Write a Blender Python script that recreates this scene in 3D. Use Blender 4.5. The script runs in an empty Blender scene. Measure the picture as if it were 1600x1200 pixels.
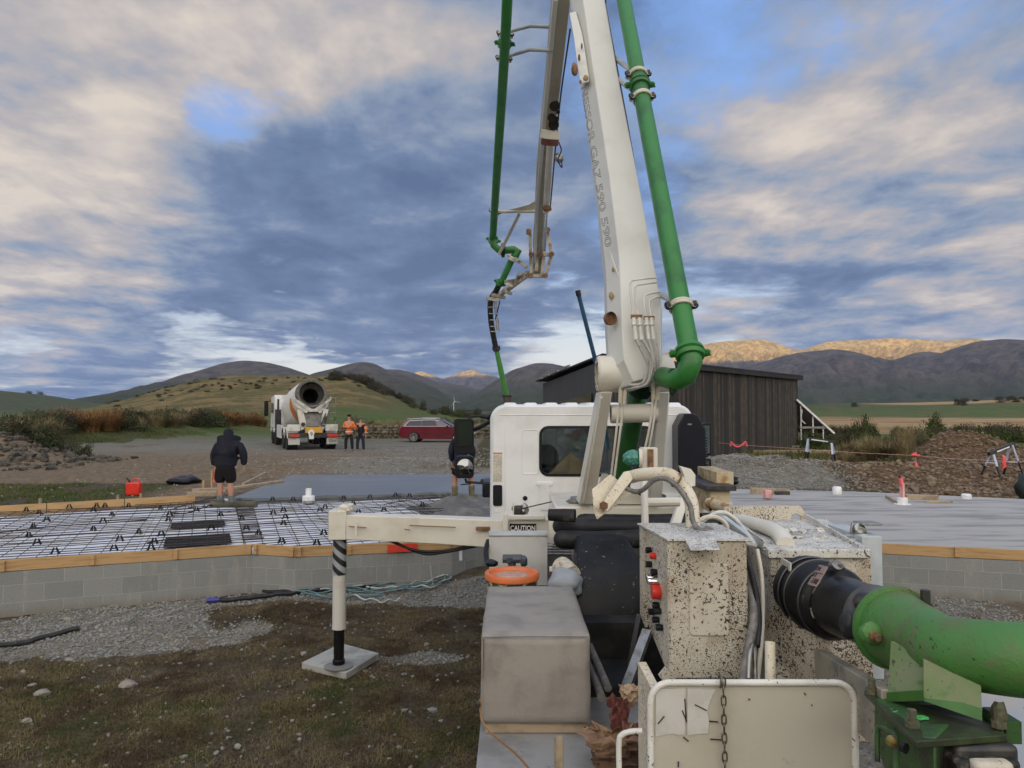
import bpy, bmesh, math, random
import numpy as np
from mathutils import Vector, Matrix, noise as mnoise
R = math.radians
random.seed(7)
rng = np.random.default_rng(11)
scene = bpy.context.scene
col = scene.collection

# ---------------------------------------------------------------- camera
F = 1150.0
CZ = 1.9
PITCH = math.atan(40 / F)
cd = bpy.data.cameras.new('camera')
cam = bpy.data.objects.new('camera', cd)
col.objects.link(cam)
cam.location = (0, 0, CZ)
cam.rotation_euler = (R(90) + PITCH, 0, 0)
cd.sensor_width = 36
cd.lens = F / 1600 * 36
cd.clip_start = 0.05
cd.clip_end = 40000
scene.camera = cam
cp, sp = math.cos(PITCH), math.sin(PITCH)


def P(px, py, d):
    """point at world distance y = d seen at the photograph position px, py"""
    u, v = (px - 800) / F, (600 - py) / F
    t = d / (cp - v * sp)
    return Vector((u * t, d, CZ + t * (sp + v * cp)))


def G(px, py, z):
    u, v = (px - 800) / F, (600 - py) / F
    dy, dz = cp - v * sp, sp + v * cp
    t = (z - CZ) / dz
    return Vector((u * t, dy * t, z))


# ---------------------------------------------------------------- node helper
def nd(nt, t, ins=None, **kw):
    n = nt.nodes.new(t)
    for k, v in kw.items():
        setattr(n, k, v)
    for k, v in (ins or {}).items():
        if isinstance(v, bpy.types.NodeSocket):
            nt.links.new(v, n.inputs[k])
        else:
            n.inputs[k].default_value = v
    return n


def mth(nt, op, a, b=0.0, c=0.0, clamp=False):
    n = nd(nt, 'ShaderNodeMath', {0: a, 1: b, 2: c}, operation=op, use_clamp=clamp)
    return n.outputs[0]


def mapr(nt, v, a, b, c=0.0, d=1.0, smooth=True):
    n = nd(nt, 'ShaderNodeMapRange', {'Value': v, 'From Min': a, 'From Max': b, 'To Min': c, 'To Max': d})
    n.interpolation_type = 'SMOOTHSTEP' if smooth else 'LINEAR'
    return n.outputs[0]


def mixc(nt, f, a, b):
    n = nt.nodes.new('ShaderNodeMix')
    n.data_type = 'RGBA'
    for i, v in ((0, f), (6, a), (7, b)):
        if isinstance(v, bpy.types.NodeSocket):
            nt.links.new(v, n.inputs[i])
        else:
            n.inputs[i].default_value = v if i == 0 else (*v[:3], 1)
    return n.outputs[2]


# ---------------------------------------------------------------- world
SUN_EL, SUN_AZ = 1.0, 210.0     # compass: 0 = +Y, 90 = +X ; sun sits behind the camera to the left
w = bpy.data.worlds.new("World")
scene.world = w
w.use_nodes = True
nt = w.node_tree
nt.nodes.clear()
out = nd(nt, 'ShaderNodeOutputWorld')
bg = nd(nt, 'ShaderNodeBackground', {'Strength': 0.1})
nt.links.new(bg.outputs[0], out.inputs[0])
sky = nt.nodes.new('ShaderNodeTexSky')
sky.sky_type = 'NISHITA'
sky.sun_disc = False
sky.sun_elevation = R(SUN_EL)
sky.sun_rotation = R(SUN_AZ)
sky.altitude = 400
tc = nd(nt, 'ShaderNodeTexCoord')
dirv = tc.outputs['Generated']
sx = nd(nt, 'ShaderNodeSeparateXYZ', {0: dirv})
X, Y, Z = sx.outputs[0], sx.outputs[1], sx.outputs[2]
zc = mth(nt, 'ADD', mth(nt, 'MAXIMUM', Z, 0.0), 0.11)
uv = nd(nt, 'ShaderNodeCombineXYZ', {0: mth(nt, 'DIVIDE', X, zc), 1: mth(nt, 'DIVIDE', Y, zc), 2: 0.0}).outputs[0]


def noi(vec, scale, detail=8, rough=0.55, dist=0.0, off=(0, 0, 0), sc=(1, 1, 1)):
    m = nd(nt, 'ShaderNodeMapping', {0: vec, 1: off, 3: sc})
    n = nd(nt, 'ShaderNodeTexNoise', {'Vector': m.outputs[0], 'Scale': scale, 'Detail': detail, 'Roughness': rough, 'Distortion': dist})
    return n.outputs[0], n.outputs[1]


nA, cA = noi(uv, 1.15, 9, 0.6, 0.25, (3.1, 0.4, 0))
nB, cB = noi(uv, 2.2, 9, 0.62, 0.2, (0.7, 5.2, 1), (1, .72, 1))
nD, cD = noi(uv, 6.5, 8, 0.62, 0.3, (2.7, 1.2, 5))
nB2, _c = noi(uv, 2.2, 5, 0.55, 0.2, (0.7 + .05, 5.2 + .16, 1), (1, .72, 1))
nB1, _c = noi(uv, 2.2, 5, 0.55, 0.2, (0.7, 5.2, 1), (1, .72, 1))
nC, cC = noi(uv, 0.55, 4, 0.5, 0.0, (9.0, 2.2, 3))
# direction bent by noise so that the big masses have ragged edges
bend = nd(nt, 'ShaderNodeVectorMath', {0: cA, 1: (0.5, 0.5, 0.5)}, operation='SUBTRACT').outputs[0]
bend = nd(nt, 'ShaderNodeVectorMath', {0: bend, 'Scale': 0.34}, operation='SCALE').outputs[0]
dwv = nd(nt, 'ShaderNodeVectorMath', {0: dirv, 1: bend}, operation='ADD').outputs[0]
dwv = nd(nt, 'ShaderNodeVectorMath', {0: dwv}, operation='NORMALIZE').outputs[0]


def blob(px, py, r0, r1):
    d = P(px, py, 1) - Vector((0, 0, CZ))
    d.normalize()
    dt = nd(nt, 'ShaderNodeVectorMath', {0: dwv, 1: d}, operation='DOT_PRODUCT').outputs['Value']
    return mapr(nt, dt, math.cos(R(r1)), math.cos(R(r0)))


def total(lst, start):
    s = start
    for b, k in lst:
        s = mth(nt, 'MULTIPLY_ADD', b, k, s)
    return s


# coverage : 1 cloud, 0 clear sky
cov = mth(nt, 'MULTIPLY_ADD', nA, 0.9, mth(nt, 'MULTIPLY_ADD', nD, 0.22, mth(nt, 'MULTIPLY', nB, 0.44)))
cov = total([(blob(355, 160, 0, 6), -0.50), (blob(1150, 40, 0, 7), -0.07), (blob(1480, 10, 0, 8), -0.12),
             (blob(450, 585, 0, 5), -0.30), (blob(900, 570, 0, 6), -0.28), (blob(300, 575, 0, 5), -0.20), (blob(600, 580, 0, 4), -0.15),
             (blob(500, 330, 4, 22), 0.16), (blob(80, 120, 4, 18), 0.22), (blob(1400, 300, 4, 20), 0.16),
             (blob(150, 580, 1, 5), 0.20), (blob(1450, 420, 2, 9), 0.16), (blob(1150, 500, 0, 7), -0.10), (blob(720, 60, 1, 8), 0.05)], cov)
COV = mapr(nt, cov, 0.53, 0.84)
# illumination of the cloud : 0 blue-grey shade, 1 cream
lit = mth(nt, 'MULTIPLY_ADD', nB, 0.62, mth(nt, 'MULTIPLY_ADD', nD, 0.15, mth(nt, 'MULTIPLY_ADD', nA, 0.38, mth(nt, 'MULTIPLY', nC, 0.37))))
lit = total([(blob(110, 90, 2, 18), 0.29), (blob(30, 330, 2, 12), 0.14), (blob(600, 70, 2, 14), 0.16),
             (blob(1480, 200, 4, 19), 0.17), (blob(1180, 190, 2, 11), 0.13), (blob(1500, 490, 1, 8), 0.12), (blob(1160, 560, 1, 6), 0.20),
             (blob(480, 420, 3, 19), -0.14), (blob(1330, 410, 1, 8), -0.08), (blob(860, 300, 2, 12), -0.08)], lit)
lit = mth(nt, 'MULTIPLY_ADD', mth(nt, 'SUBTRACT', nB1, nB2), 0.75, lit)
LIT = mapr(nt, lit, 0.50, 1.22, smooth=False)
cr = nd(nt, 'ShaderNodeValToRGB', {0: LIT})
el = cr.color_ramp.elements
el[0].position = 0.0
el[0].color = (0.10, 0.155, 0.285, 1)
el[1].position = 1.0
el[1].color = (0.76, 0.67, 0.58, 1)
for p_, c_ in ((0.28, (0.155, 0.225, 0.375, 1)), (0.5, (0.29, 0.35, 0.46, 1)), (0.72, (0.50, 0.465, 0.465, 1))):
    e = el.new(p_)
    e.color = c_
# clear sky: Nishita, lifted where it is thin at the horizon
lo = mapr(nt, Z, 0.0, 0.28)
gap = mixc(nt, lo, (0.80, 0.86, 0.84), (0.18, 0.36, 0.80))
skc = nd(nt, 'ShaderNodeVectorMath', {0: sky.outputs[0], 'Scale': 0.12}, operation='SCALE').outputs[0]
gap = nd(nt, 'ShaderNodeVectorMath', {0: gap, 1: skc}, operation='ADD').outputs[0]
c1 = mixc(nt, COV, gap, cr.outputs[0])
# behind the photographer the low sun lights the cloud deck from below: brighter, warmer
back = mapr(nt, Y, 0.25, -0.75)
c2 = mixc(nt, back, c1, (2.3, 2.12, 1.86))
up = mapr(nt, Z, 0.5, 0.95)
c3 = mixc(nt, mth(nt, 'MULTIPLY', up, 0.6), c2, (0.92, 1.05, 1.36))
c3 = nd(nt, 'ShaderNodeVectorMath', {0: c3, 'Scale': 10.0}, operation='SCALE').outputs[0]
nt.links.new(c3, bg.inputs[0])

sd = bpy.data.lights.new('sun', 'SUN')
sd.energy = 5.0
sd.angle = R(0.5)
sd.color = (1.0, 0.70, 0.40)
sun = bpy.data.objects.new('sun', sd)
col.objects.link(sun)
sun_dir = Vector((math.sin(R(SUN_AZ)) * math.cos(R(SUN_EL)), math.cos(R(SUN_AZ)) * math.cos(R(SUN_EL)), math.sin(R(SUN_EL))))
sun.rotation_euler = sun_dir.to_track_quat('Z', 'Y').to_euler()
scene.view_settings.view_transform = 'Standard'
scene.view_settings.look = 'None'
scene.view_settings.gamma = 1
scene.view_settings.exposure = 0
scene.render.engine = 'CYCLES'


# ---------------------------------------------------------------- materials
MATS = {}


def mat(name, base, rough=0.6, metal=0.0, c2=None, sc=6.0, lo_=0.45, hi_=0.65, specks=None, speck_sc=60.0, speck_amt=0.5,
        bump=0.0, bump_sc=40.0, var=0.12, stretch=(1, 1, 1), trans=0.0, emit=None, rust=None, rust_amt=0.62, coat=0.0, alpha=None, blotch=None, blotch_amt=0.6, speck_mod=0.35):
    if name in MATS:
        return MATS[name]
    m = bpy.data.materials.new(name)
    m.use_nodes = True
    t = m.node_tree
    b = t.nodes['Principled BSDF']
    tcn = nd(t, 'ShaderNodeTexCoord').outputs['Object']
    mp = nd(t, 'ShaderNodeMapping', {0: tcn, 3: stretch}).outputs[0]
    c = None
    n1 = nd(t, 'ShaderNodeTexNoise', {'Vector': mp, 'Scale': sc, 'Detail': 6, 'Roughness': 0.6})
    col2 = c2 if c2 else tuple(max(0, x * (1 - 2 * var)) for x in base)
    f = mapr(t, n1.outputs[0], lo_ if c2 else 0.3, hi_ if c2 else 0.72)
    c = mixc(t, f, base, col2)
    if rust:
        n2 = nd(t, 'ShaderNodeTexNoise', {'Vector': tcn, 'Scale': 3.3, 'Detail': 9, 'Roughness': 0.7})
        c = mixc(t, mapr(t, n2.outputs[0], rust_amt, rust_amt + 0.1), c, rust)
    if blotch:
        n4 = nd(t, 'ShaderNodeTexNoise', {'Vector': tcn, 'Scale': 14.0, 'Detail': 5, 'Roughness': 0.6})
        c = mixc(t, mapr(t, n4.outputs[0], blotch_amt, blotch_amt + 0.12), c, blotch)
    if specks:
        n3 = nd(t, 'ShaderNodeTexNoise', {'Vector': tcn, 'Scale': speck_sc, 'Detail': 2.5, 'Roughness': 0.65})
        n5 = nd(t, 'ShaderNodeTexNoise', {'Vector': tcn, 'Scale': 2.6, 'Detail': 2})
        th = mth(t, 'MULTIPLY_ADD', n5.outputs[0], speck_mod, n3.outputs[0])
        a0 = speck_amt + 0.5 * speck_mod
        c = mixc(t, mapr(t, th, a0, a0 + 0.025), c, specks)
        if speck_sc >= 150:
            n6 = nd(t, 'ShaderNodeTexNoise', {'Vector': tcn, 'Scale': 62.0, 'Detail': 3.0, 'Roughness': 0.6})
            th2 = mth(t, 'MULTIPLY_ADD', n5.outputs[0], .25, n6.outputs[0])
            c = mixc(t, mapr(t, th2, .722, .745), c, specks)
    t.links.new(c, b.inputs['Base Color'])
    b.inputs['Roughness'].default_value = rough
    if max(base) < .06 and metal == 0 and rough > .15:
        b.inputs['Specular IOR Level'].default_value = .25
    b.inputs['Metallic'].default_value = metal
    if coat:
        b.inputs['Coat Weight'].default_value = coat
        b.inputs['Coat Roughness'].default_value = 0.08
    if trans:
        b.inputs['Transmission Weight'].default_value = trans
    if alpha is not None:
        b.inputs['Alpha'].default_value = alpha
    if emit:
        b.inputs['Emission Color'].default_value = (*emit[:3], 1)
        b.inputs['Emission Strength'].default_value = emit[3]
    if bump:
        nb = nd(t, 'ShaderNodeTexNoise', {'Vector': mp, 'Scale': bump_sc, 'Detail': 6, 'Roughness': 0.65})
        bn = nd(t, 'ShaderNodeBump', {'Height': nb.outputs[0], 'Strength': 1.0, 'Distance': bump})
        t.links.new(bn.outputs[0], b.inputs['Normal'])
    MATS[name] = m
    return m


BROWN = (0.045, 0.028, 0.018)
cream = mat('cream_paint', (0.64, 0.61, 0.53), 0.42, c2=(0.55, 0.51, 0.42), sc=2.5, rust=(0.22, 0.10, 0.04), rust_amt=0.69, bump=0.0006, bump_sc=60, blotch=(0.40, 0.34, 0.25), blotch_amt=0.70)
white = mat('white_paint', (0.77, 0.775, 0.775), 0.3, c2=(0.68, 0.68, 0.66), sc=1.8, coat=0.3)
boomw = mat('boom_paint', (0.60, 0.595, 0.55), 0.4, c2=(0.53, 0.52, 0.47), sc=1.4, bump=0.0006, bump_sc=30, specks=(0.30, 0.22, 0.14), speck_sc=28, speck_amt=0.76, speck_mod=0.1)
speck = mat('splattered_paint', (0.54, 0.50, 0.41), 0.6, c2=(0.42, 0.36, 0.27), sc=4.5, rust=(0.36, 0.20, 0.09), rust_amt=0.66, specks=BROWN, speck_sc=150, speck_amt=0.582, bump=0.002, bump_sc=95, blotch=(0.30, 0.22, 0.14), blotch_amt=0.68)
speckt = mat('splattered_top', (0.60, 0.585, 0.54), 0.6, c2=(0.42, 0.41, 0.38), sc=6, specks=(0.05, 0.045, 0.04), speck_sc=150, speck_amt=0.585, bump=0.004, bump_sc=60)
green = mat('green_pipe', (0.028, 0.18, 0.03), 0.38, c2=(0.02, 0.11, 0.022), sc=3, bump=0.0008, bump_sc=30)
greend = mat('green_dirty', (0.058, 0.185, 0.036), 0.5, c2=(0.09, 0.14, 0.04), sc=5, rust=(0.13, 0.12, 0.07), rust_amt=0.56, specks=(0.03, 0.06, 0.02), speck_sc=60, speck_amt=0.66, bump=0.003, bump_sc=50, blotch=(0.14, 0.25, 0.10), blotch_amt=0.64)
greenk = mat('green_dark', (0.03, 0.09, 0.018), 0.5, c2=(0.03, 0.035, 0.02), sc=9, specks=(0.02, 0.02, 0.015), speck_sc=50, speck_amt=0.62, bump=0.003, bump_sc=60)
black = mat('black_rubber', (0.018, 0.018, 0.02), 0.45, c2=(0.035, 0.035, 0.037), sc=8, specks=(0.22, 0.21, 0.19), speck_sc=45, speck_amt=0.70, bump=0.002, bump_sc=40)
blackp = mat('black_plastic', (0.014, 0.014, 0.016), 0.32)
steel = mat('steel', (0.33, 0.33, 0.32), 0.38, 0.8, c2=(0.22, 0.2, 0.17), sc=20)
rusty = mat('rusty_steel', (0.23, 0.12, 0.055), 0.8, c2=(0.11, 0.06, 0.035), sc=20, bump=0.002)
darkm = mat('dark_steel', (0.03, 0.03, 0.032), 0.5, 0.3, c2=(0.06, 0.055, 0.05), sc=12)
glass = mat('glass', (0.85, 0.93, 0.92), 0.03, trans=1.0, var=0.0)
dglass = mat('dark_glass', (0.02, 0.025, 0.03), 0.05, var=0.0)
wood = mat('pine_timber', (0.45, 0.285, 0.13), 0.7, c2=(0.33, 0.195, 0.085), sc=5, stretch=(0.4, 0.4, 6), bump=0.002, blotch=(0.24, 0.12, 0.05), blotch_amt=0.70)
woodg = mat('weathered_timber', (0.36, 0.28, 0.19), 0.8, c2=(0.24, 0.18, 0.12), sc=6, bump=0.003)
red = mat('red_plastic', (0.70, 0.035, 0.02), 0.35)
orange = mat('orange_plastic', (0.62, 0.15, 0.04), 0.45, c2=(0.5, 0.16, 0.06), sc=9)
pink = mat('pink_tape', (0.85, 0.12, 0.13), 0.5)
pinkp = mat('pale_pink', (0.75, 0.38, 0.36), 0.5)
pvc = mat('white_plastic', (0.80, 0.80, 0.80), 0.4)
chrome = mat('mirror_glass', (0.85, 0.87, 0.88), 0.03, 1.0, var=0.0)


# ---------------------------------------------------------------- mesh builder
def worg(o):
    v = Vector((0, 0, 0))
    while o is not None:
        v += o.location
        o = o.parent
    return v


def tag(o, label=None, cat=None, group=None, kind=None):
    if label: o['label'] = label
    if cat: o['category'] = cat
    if group: o['group'] = group
    if kind: o['kind'] = kind
    return o


def empty(name, loc=(0, 0, 0), label=None, cat=None, group=None):
    o = bpy.data.objects.new(name, None)
    o.location = loc
    o.empty_display_size = 0.2
    col.objects.link(o)
    return tag(o, label, cat, group)


class MB:
    def __init__(s):
        s.v, s.f, s.m, s.mats = [], [], [], []

    def mi(s, m):
        if m is None:
            return 0
        if m not in s.mats:
            s.mats.append(m)
        return s.mats.index(m)

    def add(s, vs, fs, m=None):
        b = len(s.v)
        s.v += [tuple(v) for v in vs]
        k = s.mi(m)
        for f in fs:
            s.f.append([b + i for i in f])
            s.m.append(k)
        return s

    def box(s, c, size, rot=None, m=None):
        c = Vector(c)
        hx, hy, hz = [q / 2 for q in size]
        vs = [Vector((x, y, z)) for z in (-hz, hz) for (x, y) in ((-hx, -hy), (hx, -hy), (hx, hy), (-hx, hy))]
        if rot is not None:
            vs = [rot @ v for v in vs]
        return s.add([c + v for v in vs], [(3, 2, 1, 0), (4, 5, 6, 7), (0, 1, 5, 4), (1, 2, 6, 5), (2, 3, 7, 6), (3, 0, 4, 7)], m)

    def bb(s, x0, x1, y0, y1, z0, z1, m=None):
        return s.box(((x0 + x1) / 2, (y0 + y1) / 2, (z0 + z1) / 2), (x1 - x0, y1 - y0, z1 - z0), None, m)

    def bar(s, a, b, wd, ht, up=(0, 0, 1), m=None):
        a, b = Vector(a), Vector(b)
        d = (b - a)
        L = d.length
        d.normalize()
        sd_ = d.cross(Vector(up))
        if sd_.length < 1e-4:
            sd_ = d.cross(Vector((1, 0, 0)))
        sd_.normalize()
        u_ = sd_.cross(d)
        rot = Matrix((sd_, d, u_)).transposed()
        return s.box((a + b) / 2, (wd, L, ht), rot, m)

    def loft(s, loops, m=None, caps=True, closed=True):
        n = len(loops[0])
        vs = [p for l in loops for p in l]
        fs = []
        for i in range(len(loops) - 1):
            for j in range(n if closed else n - 1):
                k = (j + 1) % n
                fs.append((i * n + j, i * n + k, (i + 1) * n + k, (i + 1) * n + j))
        if caps:
            fs.append(tuple(reversed(range(n))))
            fs.append(tuple((len(loops) - 1) * n + j for j in range(n)))
        return s.add(vs, fs, m)

    def tube(s, pts, r, n=10, m=None, caps=True, flat=1.0):
        pts = [Vector(p) for p in pts]
        k = len(pts)
        rs = r if isinstance(r, (list, tuple)) else [r] * k
        T = []
        for i in range(k):
            a = pts[max(i - 1, 0)]
            b = pts[min(i + 1, k - 1)]
            t_ = (b - a)
            T.append(t_.normalized() if t_.length > 1e-9 else Vector((0, 0, 1)))
        ref = Vector((0, 0, 1)) if abs(T[0].z) < 0.9 else Vector((1, 0, 0))
        u_ = T[0].cross(ref).normalized()
        loops = []
        for i in range(k):
            u_ = (u_ - T[i] * u_.dot(T[i]))
            u_.normalize()
            v_ = T[i].cross(u_)
            loops.append([pts[i] + (u_ * math.cos(2 * math.pi * j / n) + v_ * flat * math.sin(2 * math.pi * j / n)) * rs[i] for j in range(n)])
        return s.loft(loops, m, caps)

    def cyl(s, a, b, r1, r2=None, n=16, m=None, caps=True):
        return s.tube([a, b], [r1, r1 if r2 is None else r2], n, m, caps)

    def lathe(s, prof, o=(0, 0, 0), axis=(0, 0, 1), n=24, m=None, a0=0, a1=360):
        ax = Vector(axis).normalized()
        ref = Vector((1, 0, 0)) if abs(ax.x) < 0.9 else Vector((0, 1, 0))
        u_ = ax.cross(ref).normalized()
        v_ = ax.cross(u_)
        o = Vector(o)
        loops = [[o + ax * h + (u_ * math.cos(2 * math.pi * j / n) + v_ * math.sin(2 * math.pi * j / n)) * r_ for j in range(n)] for (r_, h) in prof]
        return s.loft(loops, m, False)

    def prism(s, pts, off, m=None):
        off = Vector(off)
        a = [Vector(p) for p in pts]
        return s.loft([a, [p + off for p in a]], m)

    def torus(s, c, axis, R_, r_, n=28, k=8, m=None):
        ax = Vector(axis).normalized()
        ref = Vector((1, 0, 0)) if abs(ax.x) < 0.9 else Vector((0, 1, 0))
        u_ = ax.cross(ref).normalized()
        v_ = ax.cross(u_)
        c = Vector(c)
        vs, fs = [], []
        for i in range(n):
            a = 2 * math.pi * i / n
            dr = u_ * math.cos(a) + v_ * math.sin(a)
            for j in range(k):
                b = 2 * math.pi * j / k
                vs.append(c + dr * (R_ + r_ * math.cos(b)) + ax * r_ * math.sin(b))
        for i in range(n):
            for j in range(k):
                fs.append((i * k + j, ((i + 1) % n) * k + j, ((i + 1) % n) * k + (j + 1) % k, i * k + (j + 1) % k))
        return s.add(vs, fs, m)

    def blob(s, c, rad, seed=0, amp=0.25, sub=2, m=None, fs=1.6):
        b = bmesh.new()
        bmesh.ops.create_icosphere(b, subdivisions=sub, radius=1)
        vs = []
        for v in b.verts:
            k = 1 + amp * 2 * mnoise.noise(v.co * fs + Vector((seed * 3.7, seed * 1.3, seed)))
            vs.append((c[0] + v.co.x * rad[0] * k, c[1] + v.co.y * rad[1] * k, c[2] + v.co.z * rad[2] * k))
        s.add(vs, [[v.index for v in f.verts] for f in b.faces], m)
        b.free()
        return s

    def build(s, name, m=None, parent=None, smooth=35, bevel=0, bseg=2):
        me = bpy.data.meshes.new(name)
        if parent is not None:
            o0 = worg(parent)
        else:
            a = np.array(s.v)
            mn, mx = a.min(0), a.max(0)
            o0 = Vector(((mn[0] + mx[0]) / 2, (mn[1] + mx[1]) / 2, mn[2]))
        me.from_pydata([Vector(v) - o0 for v in s.v], [], s.f)
        if m is not None and not s.mats:
            me.materials.append(m)
        else:
            for q in s.mats:
                me.materials.append(q)
            if len(s.mats) > 1:
                me.polygons.foreach_set('material_index', s.m)
        bm_ = bmesh.new()
        bm_.from_mesh(me)
        bmesh.ops.recalc_face_normals(bm_, faces=bm_.faces)
        bm_.to_mesh(me)
        bm_.free()
        me.polygons.foreach_set('use_smooth', [True] * len(me.polygons))
        me.set_sharp_from_angle(angle=R(smooth))
        me.update()
        o = bpy.data.objects.new(name, me)
        col.objects.link(o)
        if parent is not None:
            o.parent = parent
        else:
            o.location = o0
        if bevel:
            bv = o.modifiers.new('Bevel', 'BEVEL')
            bv.width = bevel
            bv.segments = bseg
            bv.limit_method = 'ANGLE'
            bv.angle_limit = R(40)
        return o


def copy_tree(o, parent=None):
    c = o.copy()
    col.objects.link(c)
    c.parent = parent
    for ch in list(o.children):
        copy_tree(ch, c)
    return c


def text_obj(name, s, size, loc, rot, m, parent, extrude=0.002, align='CENTER', offset=0.0, squash=1.0):
    cu = bpy.data.curves.new(name, 'FONT')
    cu.body = s
    cu.size = size
    cu.extrude = extrude
    cu.align_x = align
    cu.align_y = 'CENTER'
    cu.offset = offset
    t = bpy.data.objects.new(name + '_tmp', cu)
    col.objects.link(t)
    bpy.context.view_layer.update()
    me = bpy.data.meshes.new_from_object(t.evaluated_get(bpy.context.evaluated_depsgraph_get()))
    bpy.data.objects.remove(t)
    me.name = name
    for v in me.vertices:
        v.co.x *= squash
    me.materials.clear()
    me.materials.append(m)
    o = bpy.data.objects.new(name, me)
    col.objects.link(o)
    o.parent = parent
    o.location = Vector(loc) - worg(parent)
    o.rotation_euler = rot
    return o


def arc(c, r_, a0, a1, u_, v_, n=8):
    c, u_, v_ = Vector(c), Vector(u_), Vector(v_)
    return [c + (u_ * math.cos(R(a0 + (a1 - a0) * i / n)) + v_ * math.sin(R(a0 + (a1 - a0) * i / n))) * r_ for i in range(n + 1)]


def smooth_path(pts, n=6):
    pts = [Vector(p) for p in pts]
    q = [pts[0] * 2 - pts[1]] + pts + [pts[-1] * 2 - pts[-2]]
    o = []
    for i in range(1, len(q) - 2):
        for k in range(n):
            t = k / n
            o.append(0.5 * ((2 * q[i]) + (q[i + 1] - q[i - 1]) * t + (2 * q[i - 1] - 5 * q[i] + 4 * q[i + 1] - q[i + 2]) * t * t + (3 * q[i] - q[i - 1] - 3 * q[i + 1] + q[i + 2]) * t ** 3))
    o.append(pts[-1])
    return o


# ---------------------------------------------------------------- numpy noise
def hsh(ix, iy, seed):
    h = (ix.astype(np.int64) * 374761393 + iy.astype(np.int64) * 668265263 + seed * 982451653) & 0xffffffff
    h = ((h ^ (h >> 13)) * 1274126177) & 0xffffffff
    return ((h ^ (h >> 16)) & 0xffff) / 65535.0


def vn(x, y, seed=0):
    ix, iy = np.floor(x), np.floor(y)
    fx, fy = x - ix, y - iy
    fx, fy = fx * fx * (3 - 2 * fx), fy * fy * (3 - 2 * fy)
    a, b = hsh(ix, iy, seed), hsh(ix + 1, iy, seed)
    c, d = hsh(ix, iy + 1, seed), hsh(ix + 1, iy + 1, seed)
    return (a * (1 - fx) + b * fx) * (1 - fy) + (c * (1 - fx) + d * fx) * fy


def fbm(x, y, o=5, seed=0, rough=0.5):
    s_, a, t = 0, 1.0, 0
    for i in range(o):
        s_ = s_ + a * vn(x * 2 ** i + 17.3 * i, y * 2 ** i + 9.1 * i, seed + i)
        t += a
        a *= rough
    return s_ / t


def ss(x, a, b):
    t = np.clip((x - a) / (b - a), 0, 1)
    return t * t * (3 - 2 * t)
# ================================================================ GROUND
def bump(x, y, cx, cy, rx, ry, rot=0.0, pw=2.0):
    c, s_ = math.cos(rot), math.sin(rot)
    u, v = (x - cx) * c + (y - cy) * s_, -(x - cx) * s_ + (y - cy) * c
    return np.exp(-((np.abs(u) / rx) ** pw + (np.abs(v) / ry) ** pw))


def gz(x, y, fine=True):
    x = np.asarray(x, float)
    y = np.asarray(y, float)
    r = np.hypot(x, y)
    az = np.degrees(np.arctan2(x, y))
    near = -0.76 + 0.08 * ss(y, 7.5, 10.0)
    z = near + (-0.15 - near) * ss(y, 11.6, 13.4)
    front = ss(y, 12, 14)
    # farther country: slight fall, then hills
    z = z - 1.0 * ss(r, 70, 220) * (az < 8) - 3.6 * ss(r, 60, 170) * ss(az, 4, 14)
    z = z + 18.5 * np.exp(-(np.abs(az + 20) / 8.0) ** 2.2) * np.exp(-((r - 380) / 135) ** 2) * (1 + .16 * (fbm(x / 40, y / 40, 5, 5) - .5))
    z = z + 10.0 * np.exp(-((az + 12.0) / 4.5) ** 2) * np.exp(-((r - 300) / 90) ** 2)
    z = z + 36.0 * np.exp(-((az + 42) / 13) ** 4) * ss(r, 700, 1400) * (1 + .5 * (fbm(x / 300, y / 300, 3, 8) - .5))
    z = z + 20 * np.exp(-((az + 52) / 12) ** 4) * np.exp(-((r - 500) / 200) ** 2)
    z = z + 11.5 * ss(az, 15, 24) * ss(r, 430, 740) * (.8 + .5 * (fbm(x / 260, y / 260, 3, 4)))
    z = z + 6.0 * np.exp(-((az - 38) / 7) ** 2) * ss(r, 520, 850)
    if fine:
        # heaps and banks of the building site
        z = z + 0.30 * front * bump(x, y, -4.2, 26.0, 6.0, 2.2, 0, 3)                      # gravel bank behind the fresh slab
        z = z + 0.50 * bump(x, y, 6.8, 22.3, 2.9, 1.7, -0.25)                               # pale gravel heap
        z = z + 1.2 * bump(x, y, 17.4, 28.5, 2.1, 2.2, 0.3, 1.8) * (1 + .5 * (fbm(x / .8, y / .8, 4, 3) - .5))
        z = z + 0.30 * bump(x, y, 13.5, 23.0, 7.5, 2.6, 0.1, 3) * (.4 + 1.2 * fbm(x / .5, y / .5, 4, 9))
        z = z + .95 * bump(x, y, -20.4, 27.5, 3.2, 2.2, 0.15, 3) * (.75 + .6 * fbm(x / .9, y / .9, 4, 12))
        bank = bump(x, y, -28.5, 52, 5.5, 21, 0.0, 4)
        z = z + 0.75 * bank * (.6 + .8 * fbm(x / 2.0, y / 2.0, 3, 2))
        z = z + 0.12 * bump(x, y, -3.6, 9.0, 1.6, .6, 0.3) + 0.10 * bump(x, y, -1.3, 10.2, 1.5, .5, 0.1) + .25 * bump(x, y, -.3, 10.9, .9, .5)
        amp = np.clip(1.2 - r / 70, 0.05, 1)
        z = z + amp * (0.07 * (fbm(x / .7, y / .7, 4, 21) - .5) + 0.035 * (fbm(x / .12, y / .12, 3, 31) - .5))
        z = z + 0.9 * (fbm(x / 25, y / 25, 4, 41) - .5) * ss(r, 60, 160)
    return z


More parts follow.
